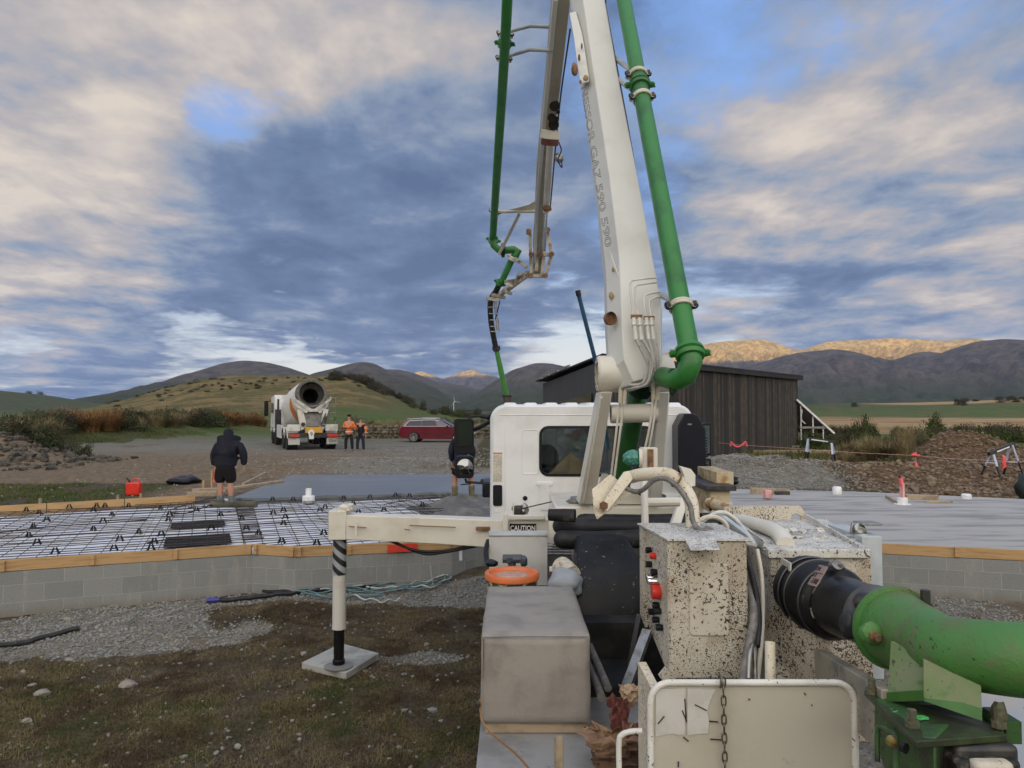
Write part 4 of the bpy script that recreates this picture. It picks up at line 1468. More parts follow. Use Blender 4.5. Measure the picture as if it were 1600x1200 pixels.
for i in range(26):
    x, y = ray(1490 + random.uniform(0, 160), random.uniform(520, 640))
    plant('dark', x, y, random.uniform(3, 6), 'dark bush on the straw-coloured rise at the far right', 'bushes on the far right rise', random.uniform(2, 4))
for k_, (r_, u_) in list(protos.items()):
    if not u_:
        for ch in list(r_.children): bpy.data.objects.remove(ch)
        bpy.data.objects.remove(r_)
# weeds at the field edge left as one cover
x, y = scatter(60000, (-40, -22.5), (25, 62), lambda x, y: .7 * ss(fbm(x / 3, y / 3, 3, 5), .35, .6) * (x < -22.8))
blades('field_grass', x, y, rng.uniform(.06, .2, len(x)), .016, leafmat('field_grass', (.055, .085, .02), (.11, .105, .04), .5), 'tufty grass of the field beyond the left bank', 'grass', lean=.5)
x, y = scatter(50000, (9, 26), (27, 40), lambda x, y: .8 * ss(fbm(x / 2, y / 2, 3, 5), .3, .6) * (1 - bump(x, y, 17.6, 28.5, 4, 3)))
blades('rough_grass', x, y, rng.uniform(.1, .45, len(x)), .012, leafmat('rough_grass', (.06, .08, .025), (.15, .14, .06), .6), 'rough grass between the brown earth and the thicket', 'grass', lean=.6)

# ================================================================ FENCES, STONE WALL, TURBINE
def post(px, d0, h, label, group):
    x, y = ray(px, d0)
    z_ = float(gz(x, y))
    q = MB(); q.tube([(x, y, z_ - .2), (x + .02, y, z_ + h * .5), (x, y, z_ + h)], [.07, .065, .06], 6)
    return tag(q.build('fence_post', mat('fence_post', (.10, .085, .065), .9), ), label, 'fence post', group), Vector((x, y, z_ + h))


tops = []
for (px, h) in ((5, 1.4), (60, 1.4), (120, 2.4), (170, 2.0), (207, 2.0), (235, 1.6), (256, 1.7), (286, 1.5), (312, 1.5)):
    o, tp = post(px, 84, h, 'wooden fence post on the green field left of the road', 'fence posts on the left field')
    tops.append(tp)
o['group'] = 'fence posts on the left field'
q = MB()
for dz in (-.25, -.6, -.95):
    for a, b2 in zip(tops[:-1], tops[1:]):
        za, zb = float(gz(a.x, a.y)) + 1.35 + dz, float(gz(b2.x, b2.y)) + 1.35 + dz
        q.tube([(a.x, a.y, za), (b2.x, b2.y, zb)], .008, 4)
tag(q.build('fence_wire', steel), 'thin wires strung between the posts on the left field', 'fence wire')
for (px, h) in ((556, 1.6), (572, 1.3), (640, 1.2), (688, 1.3), (785, 1.3)):
    post(px, 62, h, 'wooden post in the rough field beyond the red car', 'posts beyond the red car')

# dry stone wall
root = empty('stone_wall', (-7, 52, -.15), 'low dry-stone wall behind the red car', 'stone wall')
q = MB()
g_ = random.Random(3)
bs = bmesh.new(); bmesh.ops.create_icosphere(bs, subdivisions=1, radius=1)
bv_ = [v.co.copy() for v in bs.verts]; bf_ = [[v.index for v in f.verts] for f in bs.faces]; bs.free()
for lay in range(5):
    x = -12.6
    while x < -.5:
        w_ = g_.uniform(.14, .34)
        c = Vector((x, 52 + g_.uniform(-.08, .08) + (x + 7) * .06, -.12 + lay * .2 + g_.uniform(-.04, .04)))
        q.add([c + Vector((v.x * w_ * g_.uniform(.85, 1.1), v.y * .25, v.z * .14 * g_.uniform(.8, 1.3))) for v in bv_], bf_)
        x += w_ * 1.5
q.build('stonework', mat('field_stone', (.15, .125, .085), .95, c2=(.06, .055, .045), sc=2.2, blotch=(.30, .27, .2), blotch_amt=.6), root, smooth=20)

# wind turbine
p = Vector((*ray(709, 620), -6))
hub = P(710.5, 627.5, 620)
root = empty('wind_turbine', p, 'small white three-bladed wind turbine standing far off in the valley', 'wind turbine')
q = MB(); q.tube([p, Vector((p.x, p.y, hub.z))], [.35, .2], 8); q.build('tower', pvc, root)
q = MB(); q.tube([hub + Vector((0, -.9, 0)), hub + Vector((0, 1.2, 0))], [.4, .5], 8); q.build('nacelle', pvc, root)
for a in (100, 352, 232):
    q = MB()
    u = Vector((math.cos(R(a)), 0, math.sin(R(a))))
    q.tube([hub + Vector((0, -.8, 0)), hub + Vector((0, -.8, 0)) + u * 1.2, hub + Vector((0, -.8, 0)) + u * 5.2], [.18, .42, .10], 6, flat=.4)
    q.build('blade', pvc, root)

# ================================================================ SHED
clad = bpy.data.materials.new('shed_cladding')
clad.use_nodes = True
t = clad.node_tree
b = t.nodes['Principled BSDF']
obc = nd(t, 'ShaderNodeTexCoord').outputs['Object']
n1 = tn(3, 5, .6, nd(t, 'ShaderNodeMapping', {0: obc, 3: (1, 1, .08)}).outputs[0])
c = mixc(t, mapr(t, n1, .4, .62), (0.045, 0.044, 0.044), (0.056, 0.054, 0.052))
t.links.new(c, b.inputs['Base Color']); b.inputs['Roughness'].default_value = .75
batten = mat('timber_batten', (.125, .105, .085), .8, c2=(.085, .076, .068), sc=2.5, lo_=.4, hi_=.6)
dclad = mat('dark_cladding', (.028, .027, .028), .7, c2=(.04, .038, .036), sc=1)
SA, SB, SD = Vector((2.8, 22.8, 0)), Vector((14.35, 37, 0)), Vector((1.55, 37, 0))
SC = Vector((9.5, 46, 0))
zt, zd = CZ + 1.52, CZ + 1.30
root = empty('shed', (7, 33, -.2), 'dark timber-clad shed with vertical battens behind the truck cab', 'shed')
q = MB()
q.loft([[Vector((p.x, p.y, -.3)) for p in (SA, SB, SC, SD)], [Vector((SA.x, SA.y, zt)), Vector((SB.x, SB.y, zt)), Vector((SC.x, SC.y, zt)), Vector((SD.x, SD.y, zd))]])
q.build('wall', clad, root)
# battens
d = (SB - SA).normalized(); nn = Vector((d.y, -d.x, 0))
LL = (SB - SA).length
bt = MB()
x = .1
while x < LL - .05:
    c = SA + d * x + nn * .03
    bt.bar(c + Vector((0, 0, -.15)), c + Vector((0, 0, zt - .03)), .032, .05, up=nn, m=batten if random.random() < .4 else clad)
    x += .105
bt.build('battens', None, root)
q = MB()
q.bar(SA + nn * .12 + Vector((0, 0, zt + .05)) - d * .3, SB + nn * .12 + Vector((0, 0, zt + .05)) + d * .35, .14, .16)
q.build('fascia', dclad, root)
q = MB()
q.loft([[SA + nn * .2 - d * .3 + Vector((0, 0, zt + .14)), SB + nn * .2 + d * .4 + Vector((0, 0, zt + .14)), SC + Vector((.4, .4, zt + .14)), SD + Vector((-.35, .5, zd + .12))],
        [SA + nn * .2 - d * .3 + Vector((0, 0, zt + .20)), SB + nn * .2 + d * .4 + Vector((0, 0, zt + .20)), SC + Vector((.4, .4, zt + .20)), SD + Vector((-.35, .5, zd + .18))]])
q.build('roof', dclad, root)
q = MB()
e = (SD - SA)
for t_ in (.30, .5, .68, .84):
    c = SA + e * t_ + Vector((-.30, 0, zt + (zd - zt) * t_ + .17))
    q.bar(c, c + e.normalized() * 1.1 + Vector((-.02, 0, 0)), .05, .06)
q.build('gutter_bracket', steel, root)
q = MB()
for t_ in (.12, .38):
    c = SA + e * t_ + Vector((-.06, 0, 1.75))
    q.bar(c, c + e * .2, .06, .05)
q.build('window_head', mat('pale_trim', (.5, .5, .45), .5), root)
q = MB()
c0, c1 = SA + e * .1 + Vector((-.045, 0, 0)), SA + e * .62 + Vector((-.045, 0, 0))
q.prism([Vector((c0.x, c0.y, .4)), Vector((c1.x, c1.y, .4)), Vector((c1.x, c1.y, 2.2)), Vector((c0.x, c0.y, 2.45))], (-.02, 0, 0))
q.build('window', dglass, root)
# paving boards in front of the shed
q = MB()
for i in range(5):
    c = G(1200 + i * 6, 708 + i * 1.6, -.05)
    q.bar(c + Vector((-.8, 0, 0)), c + Vector((.9, .2, 0)), .16, .06)
tag(q.build('timber_pallet', woodg), 'low weathered timber pallet on the ground in front of the shed', 'pallet')
q = MB(); a, b2 = G(1110, 706, .05), G(1335, 706, .05)
q.bar(a, b2, .12, .16); tag(q.build('timber_edging', woodg), 'long pale timber edging at the foot of the shed', 'edging')

# solar rack right of the shed
T0 = P(1244, 625, 36.5); T1 = P(1303, 678, 36.5)
root = empty('solar_rack', Vector((T0.x, T0.y, -.2)), 'sloping solar panel rack on white posts beside the shed', 'solar rack')
bk = Vector((-1.3, 2.9, 0))
nrm_ = (T1 - T0).cross(bk).normalized()
if nrm_.z < 0: nrm_ = -nrm_
q = MB(); q.prism([T0, T1, T1 + bk, T0 + bk], nrm_ * .05); q.build('panel', mat('panel_underside', (.22, .22, .22), .5, c2=(.13, .13, .135), sc=2), root)
q = MB(); q.bar(T0 + nrm_ * .03 + Vector((0, -.03, 0)), T1 + nrm_ * .03 + Vector((0, -.03, 0)), .05, .09); q.build('panel_frame', pvc, root)
for px, py in ((1251, 634), (1270, 650), (1286, 664)):
    a = P(px, py, 36.6)
    q = MB(); q.bar(a, Vector((a.x, a.y, -.25)), .05, .05, up=(0, 1, 0)); q.build('post', pvc, root)
    a = a + bk * .9
    q = MB(); q.bar(a, Vector((a.x, a.y, -.25)), .08, .08, up=(0, 1, 0)); q.build('post', pvc, root)
q = MB()
a = P(1250, 668, 36.55); b2 = P(1292, 668, 36.55)
q.bar(a, b2, .06, .10); q.bar(a + Vector((0, 1.5, .1)), b2 + Vector((0, 1.5, .1)), .06, .10)
for i in range(5):
    q.bar(a.lerp(b2, i / 4), a.lerp(b2, i / 4) + Vector((.2, 3, .1)), .05, .06)
q.build('rails', steel, root)
q = MB(); a = P(1246, 701, 36.4); q.box(a, (1.6, .5, .3)); q.build('footing', mat('pale_concrete', (.4, .4, .38), .8), root)
q = MB(); q.tube(smooth_path([P(1253, 640, 36.5), P(1252, 655, 36.5), P(1258, 662, 36.5)]), .03, 6); q.build('cable_loop', pvc, root)

# ================================================================ TRESTLES
bluew = mat('trestle_leg', (.45, .52, .66), .5)
def trestle(p0, ang, ln, h, tilt, label, name_extra=None):
    root = empty('trestle', p0, label, 'trestle', 'folding trestles on the earth')
    root.rotation_euler = (0, 0, ang)
    q = MB(); q.prism([(-ln / 2, -.05, h - .07 - tilt), (-ln / 2, .05, h - .07 - tilt), (-ln / 2, .03, h + .02 - tilt), (-ln / 2, -.03, h + .02 - tilt)], (ln, 0, 2 * tilt))
    o = q.build('beam', blackp, None); o.parent = root; o.location = o.location
    q = MB(); q.bar((-.25, -.058, h - .035 - tilt * .5), (.25, -.058, h - .035 + tilt * .5), .008, .035); o = q.build('stripe', pvc, None); o.parent = root
    for sx_ in (-1, 1):
        zt_ = h - .05 + sx_ * tilt
        for sy_ in (-1, 1):
            q = MB()
            a = Vector((sx_ * (ln / 2 - .12), sy_ * .04, zt_)); b2 = Vector((sx_ * (ln / 2 - .08) + sx_ * .04, sy_ * .30, 0))
            mid = a.lerp(b2, .5)
            q.bar(a, mid, .06, .03, m=bluew); q.bar(mid, b2, .045, .035, m=blackp)
            o = q.build('leg', None, None); o.parent = root
        q = MB(); q.bar((sx_ * (ln / 2 - .09), -.17, h * .5), (sx_ * (ln / 2 - .09), .17, h * .5), .02, .02); o = q.build('brace', pvc, None); o.parent = root
    return root


p = G(1288, 740, -.15); p = Vector((p.x, p.y + .3, float(gz(p.x, p.y)) - .02))
trestle(p, -.55, .95, .82, -.06, 'black trestle with blue-white legs on the grass at the end of the pale gravel heap')
p = G(1566, 752, -.12); p = Vector((p.x, p.y, float(gz(p.x, p.y))))
rt = trestle(p, .35, 1.0, .82, .13, 'black trestle hung with pink ribbon on the brown earth at the right edge')
q = MB(); a = P(1568, 718, p.y)
q.blob(P(1569, 722, p.y - .15), (.06, .04, .17), 3, .4, 2); tag(q.build('ribbon', pink), 'pink ribbon bunch hanging from the right trestle', 'ribbon')
# power tool at edge
q = MB(); q.blob(G(1600, 775, 0) + Vector((.1, 0, .2)), (.28, .2, .28), 8, .3, 2); tag(q.build('tool_case', mat('dark_green_case', (.02, .03, .03), .5), smooth=50), 'dark tool case at the right edge beside the ribboned trestle', 'case')
# string line and ribbons
q = MB()
pts = [P(1100, 690, 30), P(1262, 702, 26), P(1432, 712, 23), P(1535, 719, 21), P(1650, 722, 20)]
for a, b2 in zip(pts[:-1], pts[1:]):
    q.tube([a, a.lerp(b2, .5) + Vector((0, 0, -.02)), b2], .006, 4)
tag(q.build('string_line', mat('pink_string', (.75, .45, .42), .6)), 'thin pink string line stretched across the earth at the right', 'string')
q = MB(); pw_ = [P(1142, 690, 28.5), P(1147, 696, 28.5), P(1154, 698, 28.5), P(1161, 694, 28.5), P(1165, 690, 28.5)]
q.tube(smooth_path(pw_), .035, 6); q.tube([P(1143, 690, 28.5), P(1141, 697, 28.5)], .04, 5); q.tube([P(1165, 690, 28.5), P(1167, 698, 28.5)], .04, 5)
tag(q.build('ribbon', pink), 'pink ribbon tied on the string in front of the shed', 'ribbon')
root = empty('survey_stake', G(1431, 738, -.05), 'wooden stake with bright pink ribbon in the brown earth', 'stake')
a = P(1431, 736, 23); a0 = P(1430, 706, 23)
q = MB(); q.bar(a + Vector((0, 0, -.3)), a0, .04, .03); q.build('peg', woodg, root)
q = MB(); q.blob(P(1429, 710, 22.95), (.09, .03, .06), 1, .4); q.blob(P(1432, 729, 22.95), (.05, .03, .14), 2, .4); q.tube([P(1425, 711, 22.9), P(1437, 712, 22.9)], .03, 5); q.build('ribbon', pink, root)
# ================================================================ CONCRETE PUMP TRUCK
TR = empty('concrete_pump_truck', (0.9, 5.5, -.7), 'cream and white concrete pump truck with green delivery pipes and raised boom', 'pump truck')
DK = .25


def part(q, name, m=None, parent=None, **kw):
    return q.build(name, m, parent or TR, **kw)


def rrect(w_, h_, r_, n=5):
    o = []
    for (cx, cy, a0) in ((w_ / 2 - r_, h_ / 2 - r_, 0), (-w_ / 2 + r_, h_ / 2 - r_, 90), (-w_ / 2 + r_, -h_ / 2 + r_, 180), (w_ / 2 - r_, -h_ / 2 + r_, 270)):
        for i in range(n + 1):
            a = R(a0 + 90 * i / n)
            o.append((cx + r_ * math.cos(a), cy + r_ * math.sin(a)))
    return o


def hole_panel(q, ow, oc, iw, ic, y, th, m=None):
    """panel in the XZ plane at y with a rounded opening; ow=(w,h,r) oc=(x,z)"""
    O = rrect(*ow, 6); I = rrect(*iw, 6)
    a = [Vector((oc[0] + p[0], y, oc[1] + p[1])) for p in O]
    b2 = [Vector((ic[0] + p[0], y, ic[1] + p[1])) for p in I]
    off = Vector((0, th, 0))
    q.loft([a, b2, [p + off for p in b2], [p + off for p in a], a], m, caps=False)


# ---- cab
cx0, cx1, cz0, cz1, cy = -.24, 1.98, .58, 1.955, 8.0
ccx, ccz = (cx0 + cx1) / 2, (cz0 + cz1) / 2
W_, H_c = cx1 - cx0, cz1 - cz0
wx0, wx1, wz0, wz1 = P(845, 0, 8).x, 1.52, P(0, 741, 8).z, P(0, 669, 8).z
q = MB()
n_ = 6
# rear wall with window opening, rounded shoulders
hole_panel(q, (W_ - .10, H_c - .05, .13), (ccx, ccz), (wx1 - wx0 + .03, wz1 - wz0 + .03, .085), ((wx0 + wx1) / 2, (wz0 + wz1) / 2), cy, .05)
# body shell behind it: rounded section swept forward, open
sec = lambda y, gx_, gz_, r_: [Vector((ccx + p[0], y, ccz + p[1])) for p in rrect(W_ + gx_, H_c + gz_, r_, 6)]
q.loft([sec(cy, -.10, -.05, .13), sec(cy + .015, -.05, -.02, .15), sec(cy + .07, 0, 0, .17), sec(cy + .9, .02, .02, .17), sec(cy + 1.55, 0, 0, .2)], None, caps=False)
q.loft([sec(cy + .06, -.12, -.12, .1), sec(cy + 1.5, -.12, -.12, .1)], None, caps=False)
hole_panel(q, (W_, H_c, .2), (ccx, ccz), (W_ - .24, .76, .1), (ccx, 1.47), cy + 1.5, .05)
cab = part(q, 'cab', white, smooth=50)
# roof stiffening bumps
for i in range(9):
    x = -.02 + i * .225
    q = MB()
    q.loft([[Vector((x - .085, cy + .02, cz1 - .035)), Vector((x + .085, cy + .02, cz1 - .035)), Vector((x + .065, cy + .07, cz1 + .022)), Vector((x - .065, cy + .07, cz1 + .022))],
            [Vector((x - .085, cy + .9, cz1 - .03)), Vector((x + .085, cy + .9, cz1 - .03)), Vector((x + .065, cy + .9, cz1 + .024)), Vector((x - .065, cy + .9, cz1 + .024))]])
    part(q, 'roof_rib', white, cab, bevel=.02)
# pressed outlines on the rear wall
q = MB()
def ring(x0, x1, z0, z1, r_, w_, y=cy - .004):
    O = rrect(x1 - x0, z1 - z0, r_); I = rrect(x1 - x0 - 2 * w_, z1 - z0 - 2 * w_, max(r_ - w_, .01))
    c_ = ((x0 + x1) / 2, (z0 + z1) / 2)
    a = [Vector((c_[0] + p[0], y + .004, c_[1] + p[1])) for p in O]
    a1 = [Vector((c_[0] + p[0] * .985, y - .003, c_[1] + p[1] * .985)) for p in O]
    b2 = [Vector((c_[0] + p[0], y + .004, c_[1] + p[1])) for p in I]
    q.loft([a, a1, b2], None, caps=False)
ring(P(815, 0, 8).x, P(841, 0, 8).x, P(0, 741, 8).z, P(0, 671, 8).z, .03, .014)
q.bb(P(838, 0, 8).x, P(862, 0, 8).x, cy - .012, cy + .01, P(0, 759, 8).z, P(0, 753, 8).z)
q.bb(P(843, 0, 8).x, P(857, 0, 8).x, cy - .010, cy + .01, P(0, 797, 8).z, P(0, 759, 8).z)
q.bb(cx0 + .16, cx0 + .172, cy - .006, cy + .01, .70, 1.80)
q.bb(cx0 + .1, cx1 - .1, cy - .006, cy + .01, P(0, 649, 8).z, P(0, 647.5, 8).z)
part(q, 'pressing', white, cab, bevel=.004)
q = MB(); q.lathe([(0, -.006), (.026, -.006), (.026, .01)], (P(820, 0, 8).x, cy, P(0, 778.5, 8).z), (0, 1, 0), 14); part(q, 'port', blackp, cab)
q = MB(); q.prism([Vector((P(778, 0, 8).x + p[0], cy - .012, P(0, 774, 8).z + p[1])) for p in rrect(.10, .225, .02)], (0, .02, 0)); part(q, 'vent', blackp, cab)
for i in range(7):
    pass
# window
q = MB(); q.prism([Vector(((wx0 + wx1) / 2 + p[0], cy + .012, (wz0 + wz1) / 2 + p[1])) for p in rrect(wx1 - wx0 + .05, wz1 - wz0 + .05, .08)], (0, .006, 0)); win = part(q, 'rear_window', glass, cab)
q = MB()
O = rrect(wx1 - wx0 + .05, wz1 - wz0 + .05, .10); I = rrect(wx1 - wx0 - .01, wz1 - wz0 - .01, .075)
c_ = ((wx0 + wx1) / 2, (wz0 + wz1) / 2)
q.loft([[Vector((c_[0] + p[0], cy - .006, c_[1] + p[1])) for p in O], [Vector((c_[0] + p[0], cy - .008, c_[1] + p[1])) for p in I], [Vector((c_[0] + p[0], cy + .03, c_[1] + p[1])) for p in I]], None, caps=False)
part(q, 'window_seal', blackp, cab)
q = MB(); q.prism([Vector((ccx + p[0], cy + 1.49, 1.47 + p[1])) for p in rrect(W_ - .22, .78, .1)], (0, .006, 0)); part(q, 'windscreen', glass, cab)
# inside: seats and folded board
seatm = mat('seat_fabric', (.03, .035, .045), .8)
for x in (.38, 1.35):
    q = MB(); q.blob((x, cy + .42, 1.34), (.16, .09, .17), 1, .05, 3); q.bb(x - .22, x + .22, cy + .35, cy + .5, .62, 1.2); part(q, 'seat', seatm, cab, bevel=.02)
q = MB(); q.prism([(.40, cy + .25, 1.18), (.95, cy + .25, 1.18), (.66, cy + .3, 1.42)], (0, .22, 0)); part(q, 'folded_card', mat('card', (.30, .20, .09), .8, c2=(.2, .13, .06), sc=6), cab)
q = MB(); q.bb(cx0 + .1, cx1 - .1, cy + 1.2, cy + 1.45, .7, 1.08); part(q, 'dashboard', blackp, cab, bevel=.04)
q = MB(); q.bb(cx0 + .08, cx1 - .08, cy + .2, cy + 1.4, .64, .70); part(q, 'cab_floor', blackp, cab)
# instruction label with red bar
q = MB(); x0, x1 = P(771, 0, 8).x, P(785, 0, 8).x
q.bb(x0, x1, cy - .006, cy + .001, P(0, 753, 8).z, P(0, 707, 8).z); lb = part(q, 'label', mat('label_cream', (.66, .60, .50), .5), cab)
q = MB(); q.bb(x0, x1, cy - .009, cy - .005, P(0, 708.6, 8).z, P(0, 707, 8).z); part(q, 'label_bar', mat('label_red', (.45, .12, .07), .5), lb)
q = MB()
g_ = random.Random(5)
for c3 in range(4):
    z_ = P(0, 712, 8).z
    for k in range(22):
        zz = z_ - k * .0125
        if g_.random() < .18: continue
        q.bb(x0 + .008 + c3 * .022, x0 + .008 + c3 * .022 + g_.uniform(.008, .017), cy - .009, cy - .005, zz - .005, zz)
part(q, 'label_text', mat('label_ink', (.30, .28, .25), .6), lb)
# air intake snorkel
x0, x1 = P(1052, 0, 7.75).x, P(1090, 0, 7.75).x
q = MB()
zt_, zb_ = P(0, 646, 7.75).z, P(0, 752, 7.75).z
q.loft([[Vector((x0, y, zb_)), Vector((x1 + .03, y, zb_)), Vector((x1 + .03, y, zt_ - .17)), Vector((x1 - .05, y, zt_ - .02)), Vector((x1 - .10, y, zt_)), Vector((x0 + .07, y, zt_)), Vector((x0, y, zt_ - .13))] for y in (7.68, 7.98)])
ai = part(q, 'air_intake', mat('intake_plastic', (.010, .011, .018), .35), bevel=.015)
q = MB()
for i in range(16):
    z_ = zt_ - .26 - i * .028
    q.bb(x1 + .03, x1 + .05, 7.70, 7.96, z_, z_ + .012)
part(q, 'grille', blackp, ai)
q = MB(); q.bb(x0 + .1, x0 + .14, 7.675, 7.69, zt_ - .12, zt_ - .105); part(q, 'badge', steel, ai)
# mirrors left
mir = MB(); x0, x1 = P(712, 0, 8.8).x, P(742, 0, 8.8).x
mir.prism([Vector(((x0 + x1) / 2 + p[0], 8.72, (P(0, 654, 8.8).z + P(0, 709, 8.8).z) / 2 + p[1])) for p in rrect(x1 - x0, P(0, 654, 8.8).z - P(0, 709, 8.8).z, .04)], (0, .10, 0))
mir.prism([Vector(((x0 + x1) / 2 + .01 + p[0], 8.70, (P(0, 711, 8.8).z + P(0, 747, 8.8).z) / 2 + p[1])) for p in rrect(x1 - x0 - .02, .26, .04)], (0, .12, 0))
mo = part(mir, 'mirror', blackp, bevel=.008)
q = MB(); q.prism([Vector(((x0 + x1) / 2 + .015 + p[0], 8.712, (P(0, 659, 8.8).z + P(0, 697, 8.8).z) / 2 + p[1])) for p in rrect(x1 - x0 - .06, .29, .03)], (0, .004, 0)); part(q, 'mirror_glass', mat('mirror_dark', (.10, .12, .12), .06, .9, var=0), mo)
q = MB(); q.lathe([(.0, -.028), (.06, -.022), (.095, -.002), (.095, .004)], ((x0 + x1) / 2 + .015, 8.70, (P(0, 713, 8.8).z + P(0, 744, 8.8).z) / 2), (0, 1, 0), 20); part(q, 'convex_mirror', mat('convex_glass', (.30, .31, .32), .05, 1.0, var=0), mo)
q = MB()
q.tube(smooth_path([P(733, 656, 8.75), P(735, 651, 8.75), P(742, 650.5, 8.75), P(756, 651, 8.75)]), .014, 8)
q.tube([P(752, 650, 8.75), P(764, 652, 8.7)], .032, 8)
part(q, 'mirror_arm', blackp, mo)
q = MB()
q.tube([P(741, 672, 8.78), P(768, 657, 8.7)], [.025, .03], 8)
part(q, 'mirror_arm', blackp, mo)
q = MB()
q.tube(smooth_path([P(727, 748, 8.75), P(730, 753, 8.75), P(742, 754, 8.75), P(768, 756, 8.7)]), .014, 8)
q.tube([P(752, 752, 8.75), P(768, 755, 8.7)], .03, 8)
q.tube([P(728, 738, 8.7), P(728, 755, 8.7)], .008, 6); q.tube([P(720, 757, 8.7), P(736, 756, 8.7)], .008, 6)
part(q, 'mirror_arm', blackp, mo)
q = MB(); q.bb(P(755, 0, 8.4).x, -.20, 8.3, 8.8, P(0, 776, 8.4).z, P(0, 752, 8.4).z); part(q, 'step', blackp, bevel=.02)
# mirror right
x0, x1 = P(1091, 0, 8.6).x, P(1105, 0, 8.6).x
q = MB(); q.prism([Vector(((x0 + x1) / 2 + p[0], 8.6, (P(0, 661, 8.6).z + P(0, 712, 8.6).z) / 2 + p[1])) for p in rrect(x1 - x0, .38, .03)], (0, .08, 0))
q.prism([Vector(((x0 + x1) / 2 + p[0], 8.6, (P(0, 715, 8.6).z + P(0, 750, 8.6).z) / 2 + p[1])) for p in rrect(x1 - x0, .24, .03)], (0, .08, 0))
mo = part(q, 'mirror', blackp, bevel=.006)
q = MB(); q.bb(x0 + .01, x1 - .02, 8.592, 8.60, P(0, 708, 8.6).z, P(0, 665, 8.6).z); part(q, 'mirror_glass', mat('mirror_blue', (.25, .32, .38), .08, .9, var=0), mo)
q = MB(); q.bb(x0 + .01, x1 - .03, 8.592, 8.60, P(0, 742, 8.6).z, P(0, 720, 8.6).z); part(q, 'convex_mirror', mat('convex_glass', (.30, .31, .32), .05, 1.0, var=0), mo)

# ---- chassis
q = MB()
q.bb(.1, 1.95, 4.75, 10.2, -.05, .54)
q.bb(.36, .80, 4.28, 4.88, DK + .002, .31); q.bb(.15, .35, 3.4, 10.2, -.25, .2); q.bb(1.2, 1.4, 3.4, 10.2, -.25, .2)
part(q, 'chassis', mat('chassis_black', (.012, .012, .013), .6, c2=(.03, .028, .025), sc=5))
for (x, y) in ((-.12, 9.3), (1.7, 9.3), (-.1, 5.6), (1.75, 5.6)):
    q = MB()
    q.lathe([(.18, 0), (.40, 0), (.44, .04), (.44, .22), (.40, .27), (.18, .27)], (x, y, -.28), (1, 0, 0), 28)
    wh = part(q, 'wheel', black)
    q = MB(); q.lathe([(.0, .06), (.20, .04), (.21, .14), (.21, .24)], (x, y, -.28), (1, 0, 0), 20); part(q, 'rim', steel, wh)
# deck: grey chequered plate, left rear platform
deckm = mat('deck_plate', (.27, .27, .265), .5, c2=(.19, .19, .185), sc=3, blotch=(.10, .10, .10), blotch_amt=.64, bump=.001)
q = MB(); q.bb(-.165, .80, 2.0, 6.15, DK - .05, DK); q.bb(-.17, -.155, 2.0, 6.15, DK - .11, DK - .052)
part(q, 'deck', deckm)
q = MB(); q.bb(.80, 2.02, 2.0, 4.9, -.30, -.24); part(q, 'under_tray', darkm)

# ---- turret base, left outrigger
q = MB()
z0_, z1_ = P(0, 811, 6.6).z, P(0, 787, 6.6).z
q.bb(P(864, 0, 6.6).x, P(1085, 0, 6.6).x, 6.4, 7.5, z0_, z1_)
tb = part(q, 'turret_base', cream, bevel=.015)
q = MB(); q.lathe([(.0, 0), (.30, 0), (.30, .04), (.26, .05)], (P(985, 0, 6.9).x, 6.9, z1_ + .004), n=28); part(q, 'slew_ring', darkm, tb)
q = MB(); q.blob((P(900, 0, 6.5).x, 6.62, z1_ + .02), (.09, .05, .04), 3, .3); part(q, 'grease_fitting', steel, tb)
q = MB(); q.bb(P(768, 0, 7.2).x, P(862, 0, 7.0).x, 6.95, 7.5, P(0, 852, 7.1).z, P(0, 809, 7.1).z)
q.bb(P(786, 0, 7.0).x, P(794, 0, 7.0).x, 6.88, 6.95, P(0, 852, 7).z, P(0, 800, 7).z)
q.bb(P(795, 0, 7.0).x, P(850, 0, 7.0).x, 6.90, 6.95, P(0, 810, 7).z, P(0, 803, 7).z)
part(q, 'outrigger_housing', cream, bevel=.008)
q = MB(); q.bb(P(796.5, 0, 6.9).x, P(837, 0, 6.9).x, 6.935, 6.947, P(0, 832, 6.9).z, P(0, 819.5, 6.9).z); cs = part(q, 'caution_sign', mat('sign_black', (.015, .013, .012), .4))
text_obj('lettering', 'CAUTION', .064, P(817, 825.6, 6.932) + Vector((0, 0, 0)), (R(90), 0, 0), mat('sign_white', (.8, .78, .72), .5), cs, offset=.0012, squash=.82)
# beam
ob = MB()
bL, bR = P(530, 0, 7.45), P(775, 0, 7.05)
zT, zB = P(0, 804, 7.4).z, P(0, 842, 7.4).z
yl, yr_ = 7.38, 7.02
ob.loft([[Vector((x, y, zb)), Vector((x, y + .20, zb)), Vector((x, y + .20, zt2)), Vector((x, y, zt2))] for x, y, zb, zt2 in ((bL.x, yl, zB, zT), (P(690, 0, 7.2).x, 7.16, zB - .01, zT), (bR.x, yr_, zB - .02, zT - .0))])
beam = part(ob, 'outrigger_beam', cream, bevel=.008)
q = MB()
q.bar(P(556, 815, 7.28), P(556, 836, 7.28), .012, .02, m=cream)
for (a, b2) in (((545, 822.5), (572, 824.5)), ((640, 821), (712, 824)), ((632, 827), (640, 828))):
    q.bar(P(a[0], a[1], 7.31 - (a[0] - 545) / 700), P(b2[0], b2[1], 7.31 - (b2[0] - 545) / 700), .010, .010, m=mat('scrape', (.24, .17, .08), .7))
q.bb(P(745, 0, 7).x, P(768, 0, 7).x, 7.0, 7.05, P(0, 829, 7).z, P(0, 824, 7).z, m=rusty)
part(q, 'wear_mark', None, beam)
